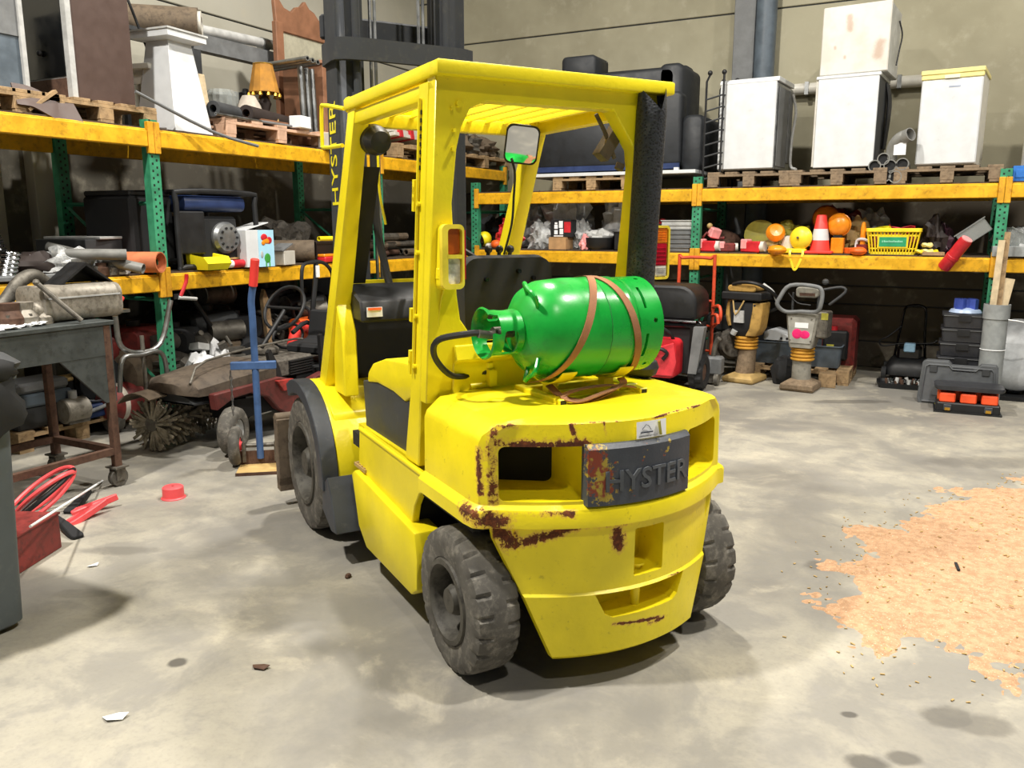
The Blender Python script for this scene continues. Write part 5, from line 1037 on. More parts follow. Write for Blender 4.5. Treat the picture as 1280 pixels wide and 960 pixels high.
o = one('black_roof_lid', MB().prism([(-.28, 0), (0, .20), (.28, 0), (.25, 0), (0, .17), (-.25, 0)], 'yz', -.16, .10).prism([(-.25, 0), (0, .17), (.25, 0)], 'yz', -.14, -.12), M['black'], 'black gable shaped lid lying on top of the exhaust silencer', 'lid', (-4.58, 3.179, BT+.204), 0); o.scale = (.6, .62, .62)
for k, (px, s_, m, lb) in enumerate(((38, 1.0, 'alu', 'pale cast housing in front of the silencer at the bench edge'), (58, .8, 'alu', 'small pale cast elbow next to the rod on the bench'), (12, 1., 'rust_brown', 'rusty casting at the left end of the bench'))):
    y = (2.746, 2.847, 2.671)[k]
    T = thing('casting', lb, 'casting', (-4.48, y, BT), 40*k)
    obj('body', MB().lathe([(0, 0), (.07*s_, 0), (.075*s_, .05*s_), (.05*s_, .09*s_), (.055*s_, .13*s_), (0, .135*s_)], n=18), M[m], T, smooth=35); obj('arm', MB().tube([(0, 0, .06*s_), (.0, .09*s_, .08*s_), (0, .13*s_, .045*s_)], .045*s_, 12, sm=4), M[m], T); obj('flange', MB().cyl((0, .13*s_, .045*s_), (0, .15*s_, .045*s_), .06*s_*.7, n=16), M[m], T)
    for q in range(3): obj('bolt', MB().cyl((.06*s_*math.cos(q*2.1), .06*s_*math.sin(q*2.1), .05*s_), (.06*s_*math.cos(q*2.1), .06*s_*math.sin(q*2.1), .07*s_), .012, n=6), M['cast'], T)
one('bent_pipe', MB().tube([(0, -.22, .045), (0, -.10, .10), (.02, .0, .22), (.0, .10, .25), (-.03, .2, .19), (-.03, .3, .14)], .04, 14, sm=5), M['cast'], 'bent grey exhaust pipe rising behind the castings on the bench', 'pipe', (-4.80, 2.93, BT), smooth=50)
o = one('steel_rod', MB().cyl((-.02, -.10, .235), (.12, .05, .016), .014, n=10).ball((-.02, -.10, .235), .02, 8), M['cast'], 'steel rod leaning diagonally against the silencer on the bench', 'rod', (-4.41, 2.906, BT))
bag('white rag lying at the front edge of the bench', (-4.44, 2.76, BT), (.06, .06, .014), 'paper', 71, 'rag', name='rag'); bag('white paper scrap at the left end of the bench', (-4.42, 2.588, BT), (.06, .10, .012), 'paper', 72, 'rag', name='rag')
T = thing('red_clamp', 'red handled clamp lying at the right end of the bench', 'clamp', (-4.62, 3.451, BT)); obj('handle', MB().tube([(0, -.04, .02), (-.03, .05, .09)], .014), M['red_bright'], T); obj('jaw', MB().bb(-.03, .03, -.14, .05, 0, .02), M['steel'], T)
# pallet with tools below the rack
pallet('low wooden pallet loaded with tools below the left rack', (-5.86, 3.72, 0), 90, .95, .7, 'wood')
QZ = PH
boxobj('blue_crate', (.40, .40, .10), 'navy', 'flat dark blue crate on the tool pallet', 'crate', (-5.68, 3.95, QZ), 0, .01)
T = thing('white_tray', 'white oval tray on the flat blue crate', 'tray', (-5.64, 3.93, QZ+.10)); obj('tray', MB().lathe([(0, 0), (.13, 0), (.17, .025), (.16, .025), (.125, .008), (0, .008)], n=28), M['white'], T, smooth=40)
T = thing('battery', 'black battery with green edge standing behind the white tray', 'battery', (-5.84, 3.95, QZ+.10)); obj('case', MB().bb(-.08, .08, -.14, .14, 0, .15), M['black'], T, bevel=.008); obj('lid', MB().bb(-.085, .085, -.145, .145, .15, .175), M['tan'], T, bevel=.006); obj('green_edge', MB().bb(.078, .084, .06, .14, .01, .1), M['green_dark'], T)
T = thing('grey_case', 'grey plastic tool case on the tool pallet', 'case', (-5.68, 3.48, QZ+.16)); obj('lower_shell', MB().bb(-.16, .16, -.2, .2, 0, .09), M['slate'], T, bevel=.015); obj('upper_shell', MB().bb(-.15, .15, -.19, .19, .095, .17), M['mid_grey'], T, bevel=.02)
boxobj('dark_case', (.34, .42, .16), 'dark_grey', 'dark case under the grey tool case on the tool pallet', 'case', (-5.72, 3.49, QZ), 0, .01)
T = thing('pump', 'small round grey pump at the front of the tool pallet', 'pump', (-5.50, 3.66, QZ+.09)); obj('body', MB().cyl((0, -.09, 0), (0, .09, 0), .09, n=22), M['alu'], T, bevel=.008); obj('inlet', MB().cyl((0, 0, .08), (0, 0, .14), .03), M['light_grey'], T); obj('base', MB().bb(-.06, .06, -.08, .08, -.09, -.06), M['cast'], T)
one('grey_tool', MB().tube([(0, -.15, .03), (.0, .0, .05), (.02, .22, .10)], .015, 8, sm=3), M['mid_grey'], 'long grey tool lying between pump and white tray', 'tool', (-5.46, 3.82, QZ+.02))
# jumper leads, red box, white rod
T = thing('jumper_leads', 'coil of red and black jumper leads with clamps on the floor', 'jumper leads', (-4.10, 2.50, 0), 20)
for k, (m, dz) in enumerate((('coral', 0), ('black', .03), ('coral', .05))):
    obj('cable', MB().tube([(.02*k+(.17-.015*k)*math.cos(a)-.02, (.19-.02*k)*math.sin(a), .14+.12*math.sin(a*1.0+.6+k*.5)+.01*k) for a in [2*PI*i/16 for i in range(16)]], .012, 8, sm=2, closed=True), M[m], T)
for k, (x, y, a, m) in enumerate(((.14, .22, 40, 'coral'), (.18, .10, 70, 'coral'), (.22, -.12, 150, 'black_matte'), (.02, .26, 95, 'black_matte'))):
    q = MB(); q.M = MT((x, y, .03), (0, -14, a)); q.prism([(-.12, -.025), (-.1, -.03), (.04, -.02), (.12, -.008), (.12, .008), (.04, .02), (-.1, .03), (-.12, .025)], 'xy', -.018, .018); cl = obj('clamp', q, M[m], T, bevel=.004)
T = thing('red_steel_box', 'dull red steel box on the floor beside the jumper leads', 'box', (-3.78, 2.12, 0), 24); obj('body', MB().bb(-.17, .15, -.24, .17, 0, .17), M['red_dull'], T, bevel=.004); obj('top_plate', MB().bb(-.175, .155, -.245, .175, .17, .178), M['red_dull'], T)
p0, p1 = Vector((-3.298, 1.949, 0.31)), Vector((-4.47, 3.111, 0.006))
one('white_rod', MB().cyl((0, 0, 0), p1-p0, .006, n=8), M['paper'], 'thin white rod slanting over the dull red box to the floor', 'rod', p0)
T = thing('tape_roll', 'small bright red plastic puck lying alone on the concrete floor', 'tape roll', (-3.839, 3.106, 0))
obj('roll', MB().lathe([(.006, .07), (.05, .07), (.058, .064), (.06, .01), (.068, .004), (.068, 0), (.006, 0)], n=32, closed=True), M['coral'], T, smooth=40); obj('core', MB().cyl((0, 0, .05), (0, 0, .0712), .008), M['red_dull'], T)
# ------------------------------------------------------------------ blue hand truck
hx, hy = -3.794, 3.694
T = thing('hand_truck', 'blue single pole hand truck with a red grip and tan toe plate', 'hand truck', (hx-.07, hy+.13, 0), -52)
zt = 1.24
obj('pole', MB().tube([(0, 0, .05), (0, 0, .5), (-.01, 0, .95), (-.005, .0, 1.08), (.03, .03, 1.22)], .022, 12, sm=4), M['blue'], T); obj('grip', MB().cyl((.025, .02, 1.17), (.052, .045, 1.34), .027, n=14), M['red_bright'], T, bevel=.004)
obj('cross_bar', MB().bb(-.02, .02, -.15, .13, .64, .69), M['blue'], T, bevel=.004)
for k in range(9): obj('chain_link', MB().tube([(.02, -.15+.006*math.cos(a)*(1 if k % 2 else .2), .62-.032*k+.02*math.sin(a)) for a in [2*PI*i/8 for i in range(8)]], .004, 5, closed=True), M['steel'], T)
obj('axle', MB().cyl((-.03, -.15, .13), (-.03, .15, .13), .014).bb(-.02, .02, -.11, -.09, .03, .16).bb(-.02, .02, .09, .11, .03, .16), M['cast'], T)
for y in (-.155, .155):
    w_ = obj('wheel', MB().lathe([(.06, -.03), (.105, -.035), (.127, -.018), (.13, 0), (.127, .018), (.105, .035), (.06, .03)], (-.03, y, .13), (0, 1, 0), 30, closed=True), M['rubber'], T, smooth=50); obj('hub', MB().cyl((-.03, y-.024, .13), (-.03, y+.024, .13), .062, n=20).cyl((-.03, y-.04, .13), (-.03, y+.04, .13), .03, n=12), M['coral'], w_)
obj('toe_plate', MB().bb(.0, .22, -.13, .13, .0, .012), M['tan'], T); obj('plate_edge', MB().bb(.22, .226, -.13, .13, 0, .02).bb(-.01, 0, -.13, .13, 0, .10), M['rust_brown'], T)
# ------------------------------------------------------------------ garden tractor with sweeping brush
T = thing('sweeper_tractor', 'old dusty red garden tractor with a rotary sweeping brush', 'tractor', (-4.62, 4.5, 0))
hood = lambda y, w_, z0, z1: [(x, y, z) for x, z in ((-w_, z0), (-w_, z1-.06), (-w_*.8, z1-.015), (-w_*.4, z1), (w_*.4, z1), (w_*.8, z1-.015), (w_, z1-.06), (w_, z0))]
obj('hood', MB().loft([hood(-.75, .18, .42, .49), hood(-.70, .25, .41, .52), hood(-.4, .28, .40, .55), hood(-.05, .29, .39, .57), hood(.0, .28, .39, .56)]), M['hood_brown'], T, smooth=45)
obj('lower_hood', MB().loft([hood(-.72, .22, .36, .41), hood(-.3, .27, .33, .40), hood(.0, .28, .30, .39)]), M['dark_grey'], T, smooth=45)
obj('side_panel', MB().prism([(-.62, .42), (.0, .44), (.30, .36), (.8, .46), (.9, .24), (.5, .15), (.1, .13), (-.02, .2), (-.12, .31), (-.28, .37), (-.45, .36), (-.60, .30)], 'yz', .24, .31), M['tractor_red'], T, bevel=.008)
obj('red_cowl', MB().prism([(-.05, .42), (.12, .41), (.2, .35), (.02, .33)], 'yz', .30, .335), mat('worn_red', '#a8322c', .5, dirt='#5c2a22', damt=.5), T, bevel=.004)
obj('chassis', MB().bb(-.05, .20, -.35, 1.1, .17, .36).bb(-.2, .2, .3, 1.1, .3, .42), M['black_matte'], T)
def plainwheel(par, c, r, wd, m='rubber', hub='light_grey', ax=(0, 0, 0), name='wheel'):
    b = MB(); b.M = MT(c, ax); h = wd/2
    b.lathe([(r*.5, -h*.8), (r*.8, -h), (r*.95, -h*.7), (r, -h*.25), (r, h*.25), (r*.95, h*.7), (r*.8, h), (r*.5, h*.8)], (0, 0, 0), (1, 0, 0), 34, closed=True); w_ = obj(name, b, M[m], par, smooth=50)
    b = MB(); b.M = MT(c, ax); b.lathe([(r*.5, h*.6), (r*.46, h*.72), (r*.42, h*.3), (r*.18, h*.1), (r*.16, h*.6), (0, h*.62)], (0, 0, 0), (1, 0, 0), 24, cap0=False).cyl((-h*.6, 0, 0), (0, 0, 0), r*.5); obj('rim', b, M[hub], w_, smooth=40)
plainwheel(T, (.40, -.56, .165), .165, .12, ax=(0, 0, 24)); plainwheel(T, (-.25, .1, .165), .165, .12)
plainwheel(T, (.30, .66, .22), .22, .16); plainwheel(T, (-.30, .66, .22), .22, .16)
obj('engine', MB().bb(-.2, .2, .05, .50, .40, .54).cyl((-.1, .3, .54), (-.1, .3, .60), .1), M['junk'], T, bevel=.015)
b = MB()
for k in range(6): b.bb(.2, .222, .22, .48, .41+.02*k, .42+.02*k)
o = obj('cooling_fins', b, M['black'], T); o['kind'] = 'stuff'
obj('seat', MB().prism([(.62, .5), (.95, .5), (1.0, .82), (.93, .84), (.88, .6), (.62, .58)], 'yz', -.2, .2), M['black_matte'], T, bevel=.02)
obj('control_lever', MB().prism([(.02, .36), (.12, .36), (.08, .5), (-.0, .64), (-.03, .62)], 'yz', .21, .24), M['black'], T); obj('control_lever', MB().prism([(.50, .36), (.60, .36), (.56, .5), (.52, .70), (.49, .69)], 'yz', .26, .29), M['black'], T)
obj('steering_column', MB().cyl((0, .15, .62), (0, .42, .88), .018), M['black'], T); obj('steering_wheel', MB().tube([(.19*math.cos(a), .42+.10*math.sin(a), .90+.16*math.sin(a)) for a in [2*PI*i/22 for i in range(22)]], .014, closed=True).tube([(-.19, .42, .9), (.19, .42, .9)], .012), M['black'], T)
obj('deck_rail', MB().tube([(.2, -.72, .50), (.12, -.5, .62), (.1, .3, .66), (.1, .5, .65)], .009, sm=3), M['cast'], T)
bc = Vector((-.12, -.80, .20)); be = Vector((-.24, -.02, .20)); ax = (be-bc).normalized(); u = Vector((0, 0, 1)); v_ = ax.cross(u).normalized()
br = obj('brush_core', MB().cyl(bc, be, .05, n=14), M['cast'], T)
random.seed(2); b = MB()
for k in range(420):
    a = random.uniform(0, 2*PI); p = bc.lerp(be, random.random() if k > 90 else random.uniform(0, .03)); d = u*math.cos(a)+v_*math.sin(a)+ax*random.uniform(-.15, .15); L = random.uniform(.15, .193); w_ = ax.cross(d).normalized()*.007
    b.loft([[p+d*.04+w_, p+d*.04-w_, p+d*.04+ax*.008], [p+d*L+w_*1.3, p+d*L-w_*1.3, p+d*L+ax*.012]])
o = obj('bristles', b, M['bristle'] if 'bristle' in M else M.setdefault('bristle', mat('bristles', '#a39a86', .9, dirt='#3b362d', damt=.6)), br, smooth=0); o['kind'] = 'stuff'
rings = []
for k in range(9):
    a = R(60+80*k/8)
    rings.append([(-.12+.235*math.cos(a)*1.1, -.90, .20+.235*math.sin(a)), (-.12+.225*math.cos(a)*1.1, -.90, .20+.225*math.sin(a)), (-.32+.225*math.cos(a)*1.1, .0, .20+.225*math.sin(a)), (-.32+.235*math.cos(a)*1.1, .0, .20+.235*math.sin(a))])
obj('brush_guard', MB().loft(rings), M['dust_brown'], T)
# bent chrome tube frame in front of the green upright
T = thing('tube_frame', 'bent dull chrome tube frame standing left of the green upright', 'frame', (-4.85, 3.85, 0), 0)
ya_ = lambda q: q-3.85
obj('upper_tube', MB().tube([(0, ya_(3.584), 0.953), (0, ya_(3.604), 0.754), (0, ya_(3.741), 0.687), (0, ya_(3.923), 0.734), (0, ya_(4.035), 1.022)], .018, 10, sm=5), M['steel'], T)
obj('lower_tube', MB().tube([(.04, ya_(3.536), .45), (.04, ya_(3.578), 0.665), (.04, ya_(3.72), 0.677), (.04, ya_(3.882), 0.672), (.04, ya_(3.922), .5), (.04, ya_(3.902), .02)], .016, 10, sm=5), M['steel'], T)
obj('foot_tube', MB().cyl((0, ya_(3.773), .01), (0, ya_(3.773), .80), .014), M['cast'], T)
# ------------------------------------------------------------------ machines stored under the left rack
def engine(label, loc, rz, s=1., m='junk', tank='black_matte', name='engine', cat='engine', handle=None, stand=.2):
    E_ = thing(name, label, cat, loc, rz); E_.scale = (s,)*3
    obj('block', MB().bb(-.14, .14, -.12, .12, stand, stand+.22), M[m], E_, bevel=.02)
    for k in range(5): obj('cooling_fin', MB().bb(.14, .19, -.1, .1, stand+.03+.036*k, stand+.045+.036*k), M['cast'], E_)
    obj('shroud', MB().lathe([(0, .06), (.1, .05), (.13, .0), (.13, -.05)], (0, -.12, stand+.12), (0, -1, 0), 20), M[m], E_, smooth=40)
    obj('fuel_tank', MB().prism(rrect(-.16, .10, stand+.22, stand+.36, .05), 'xz', -.12, .13), M[tank], E_, bevel=.02); obj('tank_cap', MB().cyl((-.03, 0, stand+.36), (-.03, 0, stand+.39), .035), M['black'], E_)
    obj('silencer', MB().cyl((.12, -.05, stand+.27), (.12, .12, stand+.27), .05), M['cast'], E_)
    for x in (-.12, .12): obj('stand', MB().bb(x-.02, x+.02, -.15, .15, 0, .03).bb(x-.015, x+.015, -.1, -.07, 0, stand).bb(x-.015, x+.015, .07, .1, 0, stand), M['cast'], E_)
    if handle:
        for y in (-.12, .12): obj('handle', MB().tube([(-.1, y, stand+.1), (-.22, y*1.3, stand+.3), (-.42, y*1.7, stand+.62), (-.52, y*1.7, stand+.66)], .013, sm=3), M[handle], E_)
    return E_
specs = [(225, -5.55, 30, 1.5, 'junk', 'black_matte', 'dark dusty engine nearest the green upright under the rack', .12), (262, -5.6, -20, 1.7, 'dust_brown', 'dark_grey', 'brown dusty engine right of the green upright under the rack', .12), (300, -5.5, 70, 1.5, 'black_matte', 'black', 'black engine behind the blue hand truck pole', .15), (338, -5.75, 10, 1.7, 'junk', 'charcoal', 'grey engine with a charcoal tank right of the hand truck', .2), (380, -5.5, -40, 1.6, 'black_matte', 'black', 'black engine behind the forklift front post', .2), (175, -5.6, 15, 1.5, 'dust_brown', 'red_dull', 'brown engine with a dull red tank left of the green upright', .15), (125, -5.75, 50, 1.4, 'black_matte', 'red_dull', 'dark engine with red tank behind the workbench', .15), (240, -6.0, 0, 2.0, 'black_matte', 'black', 'large black engine deep under the rack', .2), (320, -6.05, 60, 2.0, 'junk', 'dark_grey', 'large grey engine deep under the rack', .2), (420, -5.6, 30, 1.9, 'black_matte', 'charcoal', 'black engine seen beside the steering column of the forklift', .2), (455, -5.6, 75, 2., 'junk', 'black', 'grey engine seen through the forklift cab', .2)]
LYS = {225: 4.678, 262: 5.035, 300: 5.287, 338: 5.922, 380: 6.116, 175: 4.333, 125: 4.091, 240: 5.198, 320: 6.035, 420: 6.716, 455: 7.186}
for px, X_, rz, s_, m, tk, lb, st_ in specs: engine(lb, (X_, LYS[px], 0), rz, s_, m, tk, stand=st_, handle='black' if px in (300, 380) else None)
bag('white plastic bag lying on the engines right of the green upright', (-5.25, 4.614, .0), (.14, .15, .30), 'paper', 81, amp=.35); bag('pale grey plastic bag right of the white bag under the rack', (-5.3, 4.841, 0), (.12, .12, .33), 'tape', 82, amp=.35)
o = one('wooden_stake', MB().prism([(-.035, 0), (.035, 0), (.035, .9), (.0, 1.0), (-.035, .92)], 'yz', -.02, .02), M['wood'], 'pointed wooden stake standing right of the hand truck', 'stake', (-5.28, 5.475, 0), 0); o.rotation_euler = (R(6), 0, 0)
T = thing('chainsaw', 'orange chainsaw standing on a grey box behind the forklift post', 'chainsaw', (-5.25, 5.903, .50), 8); obj('body', MB().loft([[(x*k, y, z) for x, z in rrect(-.1, .1, .0, .2, .05)] for y, k in ((-.22, .7), (-.15, 1), (.15, 1), (.2, .8))]), M['orange'], T, smooth=40); obj('front_guard', MB().tube([(-.08, -.1, .18), (-.08, -.12, .29), (.08, -.12, .29), (.08, -.1, .18)], .018, sm=4), M['black'], T); obj('red_hose', MB().tube([(.08, -.05, .05), (.14, -.25, .15), (.1, -.36, .10), (.08, -.42, -.10)], .05, 12, sm=5), M['red_bright'], T); obj('starter', MB().cyl((.09, .05, .1), (.13, .05, .1), .07), M['orange'], T)
boxobj('grey_box', (.4, .7, .50), 'junk', 'grey dusty box under the orange chainsaw', 'box', (-5.28, 5.769, 0), 0)
T = thing('tiller', 'black handlebar tiller standing left of the forklift front post', 'tiller', (-4.85, 5.528, 0), 0)
obj('handlebar', MB().tube([(.0, -.14, 0.859), (.0, -.13, 1.162), (.0, -.05, 1.226), (.02, .12, 1.221), (.03, .22, 1.128), (.0, .24, 1.0)], .016, sm=4), M['black'], T)
obj('column', MB().tube([(0, .06, .0), (0, .05, .5), (0, -.02, .75), (0, .04, 1.1), (0, .05, 1.25)], .022, sm=4), M['black'], T); obj('white_tag', MB().bb(.02, .03, .02, .06, 1.10, 1.2), M['paper'], T); obj('lever', MB().tube([(0, -.28, .65), (0, -.1, .72), (0, .1, .62), (0, .3, .45)], .02, sm=3).tube([(0, .3, .75), (0, .05, .6), (0, -.3, .35)], .018, sm=3), M['black'], T); obj('base', MB().bb(-.15, .15, -.2, .25, 0, .2), M['black_matte'], T, bevel=.02); obj('ring_guard', MB().tube([(-.05, -.28+.18*math.cos(a), .62+.10*math.sin(a)) for a in [2*PI*i/18 for i in range(18)]], .012, closed=True), M['black'], T)
T = thing('red_lever_clamp', 'red handled clamp hanging on the green upright under the shelf', 'clamp', (-5.08, 4.319, 1.02)); obj('red_handle', MB().tube([(0, -.0, .0), (0, .06, .10), (0, .07, .16)], .014, sm=2), M['red'], T); obj('pin', MB().cyl((0, -.02, -.01), (.02, .13, -.03), .014), M['light_grey'], T); obj('strap', MB().bb(-.01, .0, -.06, .0, -.02, .02), M['black'], T)
T = thing('red_tank', 'red round tank half hidden behind the workbench leg', 'tank', (-5.50, 4.177, 0), 0); obj('shell', MB().lathe([(0, -.3), (.10, -.28), (.15, -.2), (.15, .2), (.10, .28), (0, .3)], (0, 0, .22), (0, 1, 0), 26), M['red_dull'], T, smooth=40); obj('wheel', MB().cyl((.0, -.24, .1), (0, -.18, .1), .10), M['rubber'], T); obj('foot', MB().bb(-.1, .1, .1, .14, 0, .12), M['black'], T); obj('cream_band', MB().lathe([(.152, -.2), (.152, -.16)], (0, 0, .22), (0, 1, 0), 26), M['cloth'], T)
# tangled scrap under the left rack
random.seed(11)
def scrap(name, m, n, label, kind_):
    b = MB()
    for k in range(n):
        y = random.uniform(4.35, 6.3); x = random.uniform(-5.95, -5.22); top = .62*min(1, (y-4.1)/.35)
        z = .03+random.random()**1.4*top*(.75+.25*math.sin(y*7)); a = random.uniform(0, PI); t = random.uniform(-.5, .5)
        if kind_ == 'bar': l = random.uniform(.08, .3); d = Vector((math.cos(a)*l, math.sin(a)*l, t*.25)); b.cyl(Vector((x, y, z+.06))-d*.5, Vector((x, y, z+.06))+d*.5, random.uniform(.008, .028), n=7)
        elif kind_ == 'box': b.box((x, y, z+.04), (random.uniform(.03, .16), random.uniform(.03, .16), random.uniform(.02, .1)), (t, t*.7, a))
        else: b.tube([(x+random.uniform(-.12, .12), y+random.uniform(-.15, .15), z+.05+random.uniform(-.04, .12)) for q in range(5)], .008, 5, sm=4)
    for v in b.bm.verts: v.co.z = max(v.co.z, .004); v.co.x = min(v.co.x, -5.14)
    tag(obj(name, b, M[m], smooth=30), label, 'scrap', None, 'stuff')
scrap('scrap_bars', 'cast', 80, 'heap of grey metal bars and pipe ends between the stored engines', 'bar')
scrap('scrap_blocks', 'junk', 90, 'heap of dusty grey and brown blocks between the stored engines', 'box')
scrap('scrap_plates', 'light_grey', 22, 'pale scrap pieces scattered over the engine heap', 'box')
scrap('tangled_cables', 'black', 26, 'tangle of black cables over the stored engines', 'cable')
scrap('teal_scrap', 'teal', 7, 'few teal plastic pieces in the engine heap', 'box')
# ------------------------------------------------------------------ along the back rack, on the floor
T = thing('lawn_tractor', 'red lawn tractor with black seat and steering wheel behind the forklift', 'lawn tractor', (-2.42, 7.75, 0), 0)
obj('seat', MB().loft([[(x*k, y, z) for x, z in rrect(-.30, .38, .66, .98, (.16, .05, .04, .04))] for y, k in ((-.16, .97), (-.12, 1), (.3, 1), (.34, .97))]), M['black'], T, bevel=.02, smooth=40)
obj('seat_rim', MB().tube([(.42, -.2, .66), (.40, -.22, .62), (-.3, -.22, .62), (-.3, -.22, .655), (.40, -.22, .655)], .018, sm=2), M['black_gloss'], T)
obj('steering_wheel', MB().tube([(-.08+.17*math.cos(a), -.42+.07*math.sin(a), .66+.16*math.sin(a)) for a in [2*PI*i/24 for i in range(24)]], .022, 10, closed=True).tube([(-.24, -.42, .66), (.09, -.42, .66)], .015), M['black_gloss'], T)
obj('column', MB().cyl((-.08, -.42, .65), (-.08, -.25, .35), .03), M['black'], T)
b = obj('red_cowl', MB().loft([[(x*k, y, z) for x, z in rrect(-.35, .28, .14, .50, .06)] for y, k in ((-.40, .96), (-.36, 1), (.1, 1))]), M['red'], T, smooth=40)
obj('red_flap', MB().prism([(.03, .16), (.25, .16), (.28, .3), (.25, .48), (.08, .42)], 'xz', -.425, -.395), mat('red_light', '#d63a44', .4), T, bevel=.01); obj('black_pull', MB().tube([(.08, -.44, .36), (.14, -.47, .42), (.2, -.44, .38), (.16, -.44, .32)], .018, sm=3), M['black'], T); obj('cable', MB().tube([(.0, -.3, .55), (.1, -.42, .62), (.2, -.38, .56), (.22, -.3, .48)], .016, sm=4), M['black'], T)
obj('grey_support', MB().prism([(.36, .18), (.44, .18), (.50, .62), (.40, .62)], 'xz', -.3, -.2), M['mid_grey'], T)
def knobby(par, c, r, wd):
    def fn(j, i, q): return q+(.014 if (i+(2 if j > 3 else 0)) % 4 < 2 and j in (2, 3, 4, 5) else 0)
    w_ = obj('wheel', MB().lathe([(r*.5, -wd*.4), (r*.85, -wd*.5), (r*.97, -wd*.4), (r, -wd*.05), (r, wd*.05), (r*.97, wd*.4), (r*.85, wd*.5), (r*.5, wd*.4)], c, (1, 0, 0), 48, fn, True), M['black_matte'], par, smooth=20); obj('rim', MB().cyl((c[0]-wd*.3, c[1], c[2]), (c[0]+wd*.35, c[1], c[2]), r*.5, n=20), M['rust_brown'], w_)
knobby(T, (.42, -.12, .175), .16, .14); knobby(T, (-.42, -.12, .175), .16, .14); obj('chassis', MB().bb(-.32, .34, -.2, .4, .16, .60), M['black_matte'], T)
# orange hand truck
T = thing('hand_truck', 'orange red tube hand truck standing behind the black tractor seat', 'hand truck', (-2.127, 8.17, 0), -4); x0, x1 = -0.265, 0.097
M['orange_red'] = mat('orange_red_tube', '#cf4a2a', .5, dirt='#7a3322', damt=.3)
obj('frame', MB().tube([(x0, 0, .1), (x0, 0, 1.16), (x0+.03, 0, 1.22), (x1-.04, 0, 1.22), (x1, 0, 1.16), (x1, -.0, .1)], .017, 10, sm=3), M['orange_red'], T)
obj('side_loop', MB().tube([(x1, 0, .74), (x1+.10, -.1, .76), (x1+.12, -.12, .64), (x1+.02, -.02, .55)], .016, sm=4).tube([(x1, -.02, .66), (x1+.1, -.16, .68), (x1+.12, -.18, .6)], .016, sm=3), M['orange_red'], T)
for z in (.3, .55, .8): obj('cross_bar', MB().cyl((x0, 0, z), (x1, 0, z), .013), M['orange_red'], T)
obj('toe_plate', MB().bb(x0-.02, x1+.02, -.2, 0, 0.0, .01), M['cast'], T); obj('axle', MB().cyl((x0-.03, .05, .1), (x1+.03, .05, .1), .012).bb(x0-.01, x0+.01, -.01, .06, .05, .13).bb(x1-.01, x1+.01, -.01, .06, .05, .13), M['cast'], T)
for x in (x0-.05, x1+.05): obj('wheel', MB().cyl((x-.03, .05, .1), (x+.03, .05, .1), .1, n=24), M['rubber'], T)
engine('dark grey engine on wheels right of the orange hand truck', (-1.953, 8.55, 0), 30, 1.25, 'junk', 'black_matte', 'engine', 'engine', None, .16)
T = thing('small_pump', 'small grey pump beside the tractor wheel under the rack', 'pump', (-1.96, 7.98, 0)); obj('body', MB().bb(-.1, .1, -.08, .08, .1, .28), M['mid_grey'], T, bevel=.02)
for x in (-.06, .06): obj('wheel', MB().cyl((x-.02, -.06, .06), (x+.02, -.06, .06), .06), M['rubber'], T)
obj('pipe', MB().tube([(.0, 0, .25), (.02, 0, .4), (.06, -.02, .46)], .025, sm=3), M['cast'], T); obj('base', MB().bb(-.05, .05, -.06, .06, .02, .1), M['cast'], T)
# rammers
def bellows(T, z0, z1, r, m='wackY'):
    n = 4; h = (z1-z0)/n; 
    pr = []
    for k in range(n): pr += [(r*.86, z0+h*k), (r, z0+h*(k+.3)), (r, z0+h*(k+.6)), (r*.86, z0+h*(k+.95))]
    obj('bellows', MB().lathe(pr, n=28), M[m], T, smooth=30)
mk('wackY', '#bf8c30', .55)
T = thing('rammer', 'ochre yellow rammer compactor with a black top frame', 'rammer', (-1.71, 8.3, 0), -12)
obj('foot', MB().loft([[(-.15, -.17, 0), (.15, -.17, 0), (.15, .17, 0), (-.15, .17, 0)], [(-.16, -.19, .02), (.16, -.19, .02), (.16, .18, .02), (-.16, .18, .02)], [(-.155, -.19, .055), (.155, -.19, .055), (.155, .18, .055), (-.155, .18, .055)], [(-.09, -.09, .09), (.09, -.09, .09), (.09, .09, .09), (-.09, .09, .09)]]), M['tan'], T, bevel=.006)
obj('leg', MB().cyl((0, 0, .08), (.02, 0, .34), .095, .085, 20), M['wood_grey'], T); bellows(T, .33, .46, .115)
obj('gearbox', MB().loft([[(x*k, y*k, z) for x, y in rrect(-.12, .12, -.11, .11, .04)] for z, k in ((.46, .75), (.52, 1.05), (.62, 1.15), (.78, 1.25), (.80, 1.2))]), M['black_matte'], T, smooth=35)
obj('side_cover', MB().loft([[(x, y, z) for x, y in ((.08+a, -.14), (.17+a, -.10), (.17+a, .08), (.06+a, .1))] for z, a in ((.47, -.04), (.55, .0), (.72, .02), (.80, .02))]), M['wackT'], T, bevel=.008); obj('side_cover', MB().tube([(-.14, -.08, .56), (-.17, -.08, .66), (-.16, -.08, .78), (-.13, -.08, .84)], .025, sm=3), M['wackT'], T)
obj('tank_frame', MB().bb(-.22, .19, -.16, .14, .82, .90), M['black'], T, bevel=.012); obj('fuel_tank', MB().prism(rrect(-.17, .12, .90, .965, .03), 'xz', -.13, .1), M['wackT'], T, bevel=.01); obj('cap', MB().ball((-.1, -.05, .97), (.04, .04, .025), 10), M['black'], T)
obj('handle_loop', MB().tube([(-.12, -.12, .97), (-.02, -.14, .995), (.12, -.14, .99), (.22, -.06, .93), (.27, .05, .84), (.24, .12, .74), (.15, .12, .70)], .017, sm=4), M['black'], T); obj('handle_loop', MB().tube([(.10, .1, .97), (.2, .1, .9), (.24, .12, .8)], .014, sm=3), M['light_grey'], T)
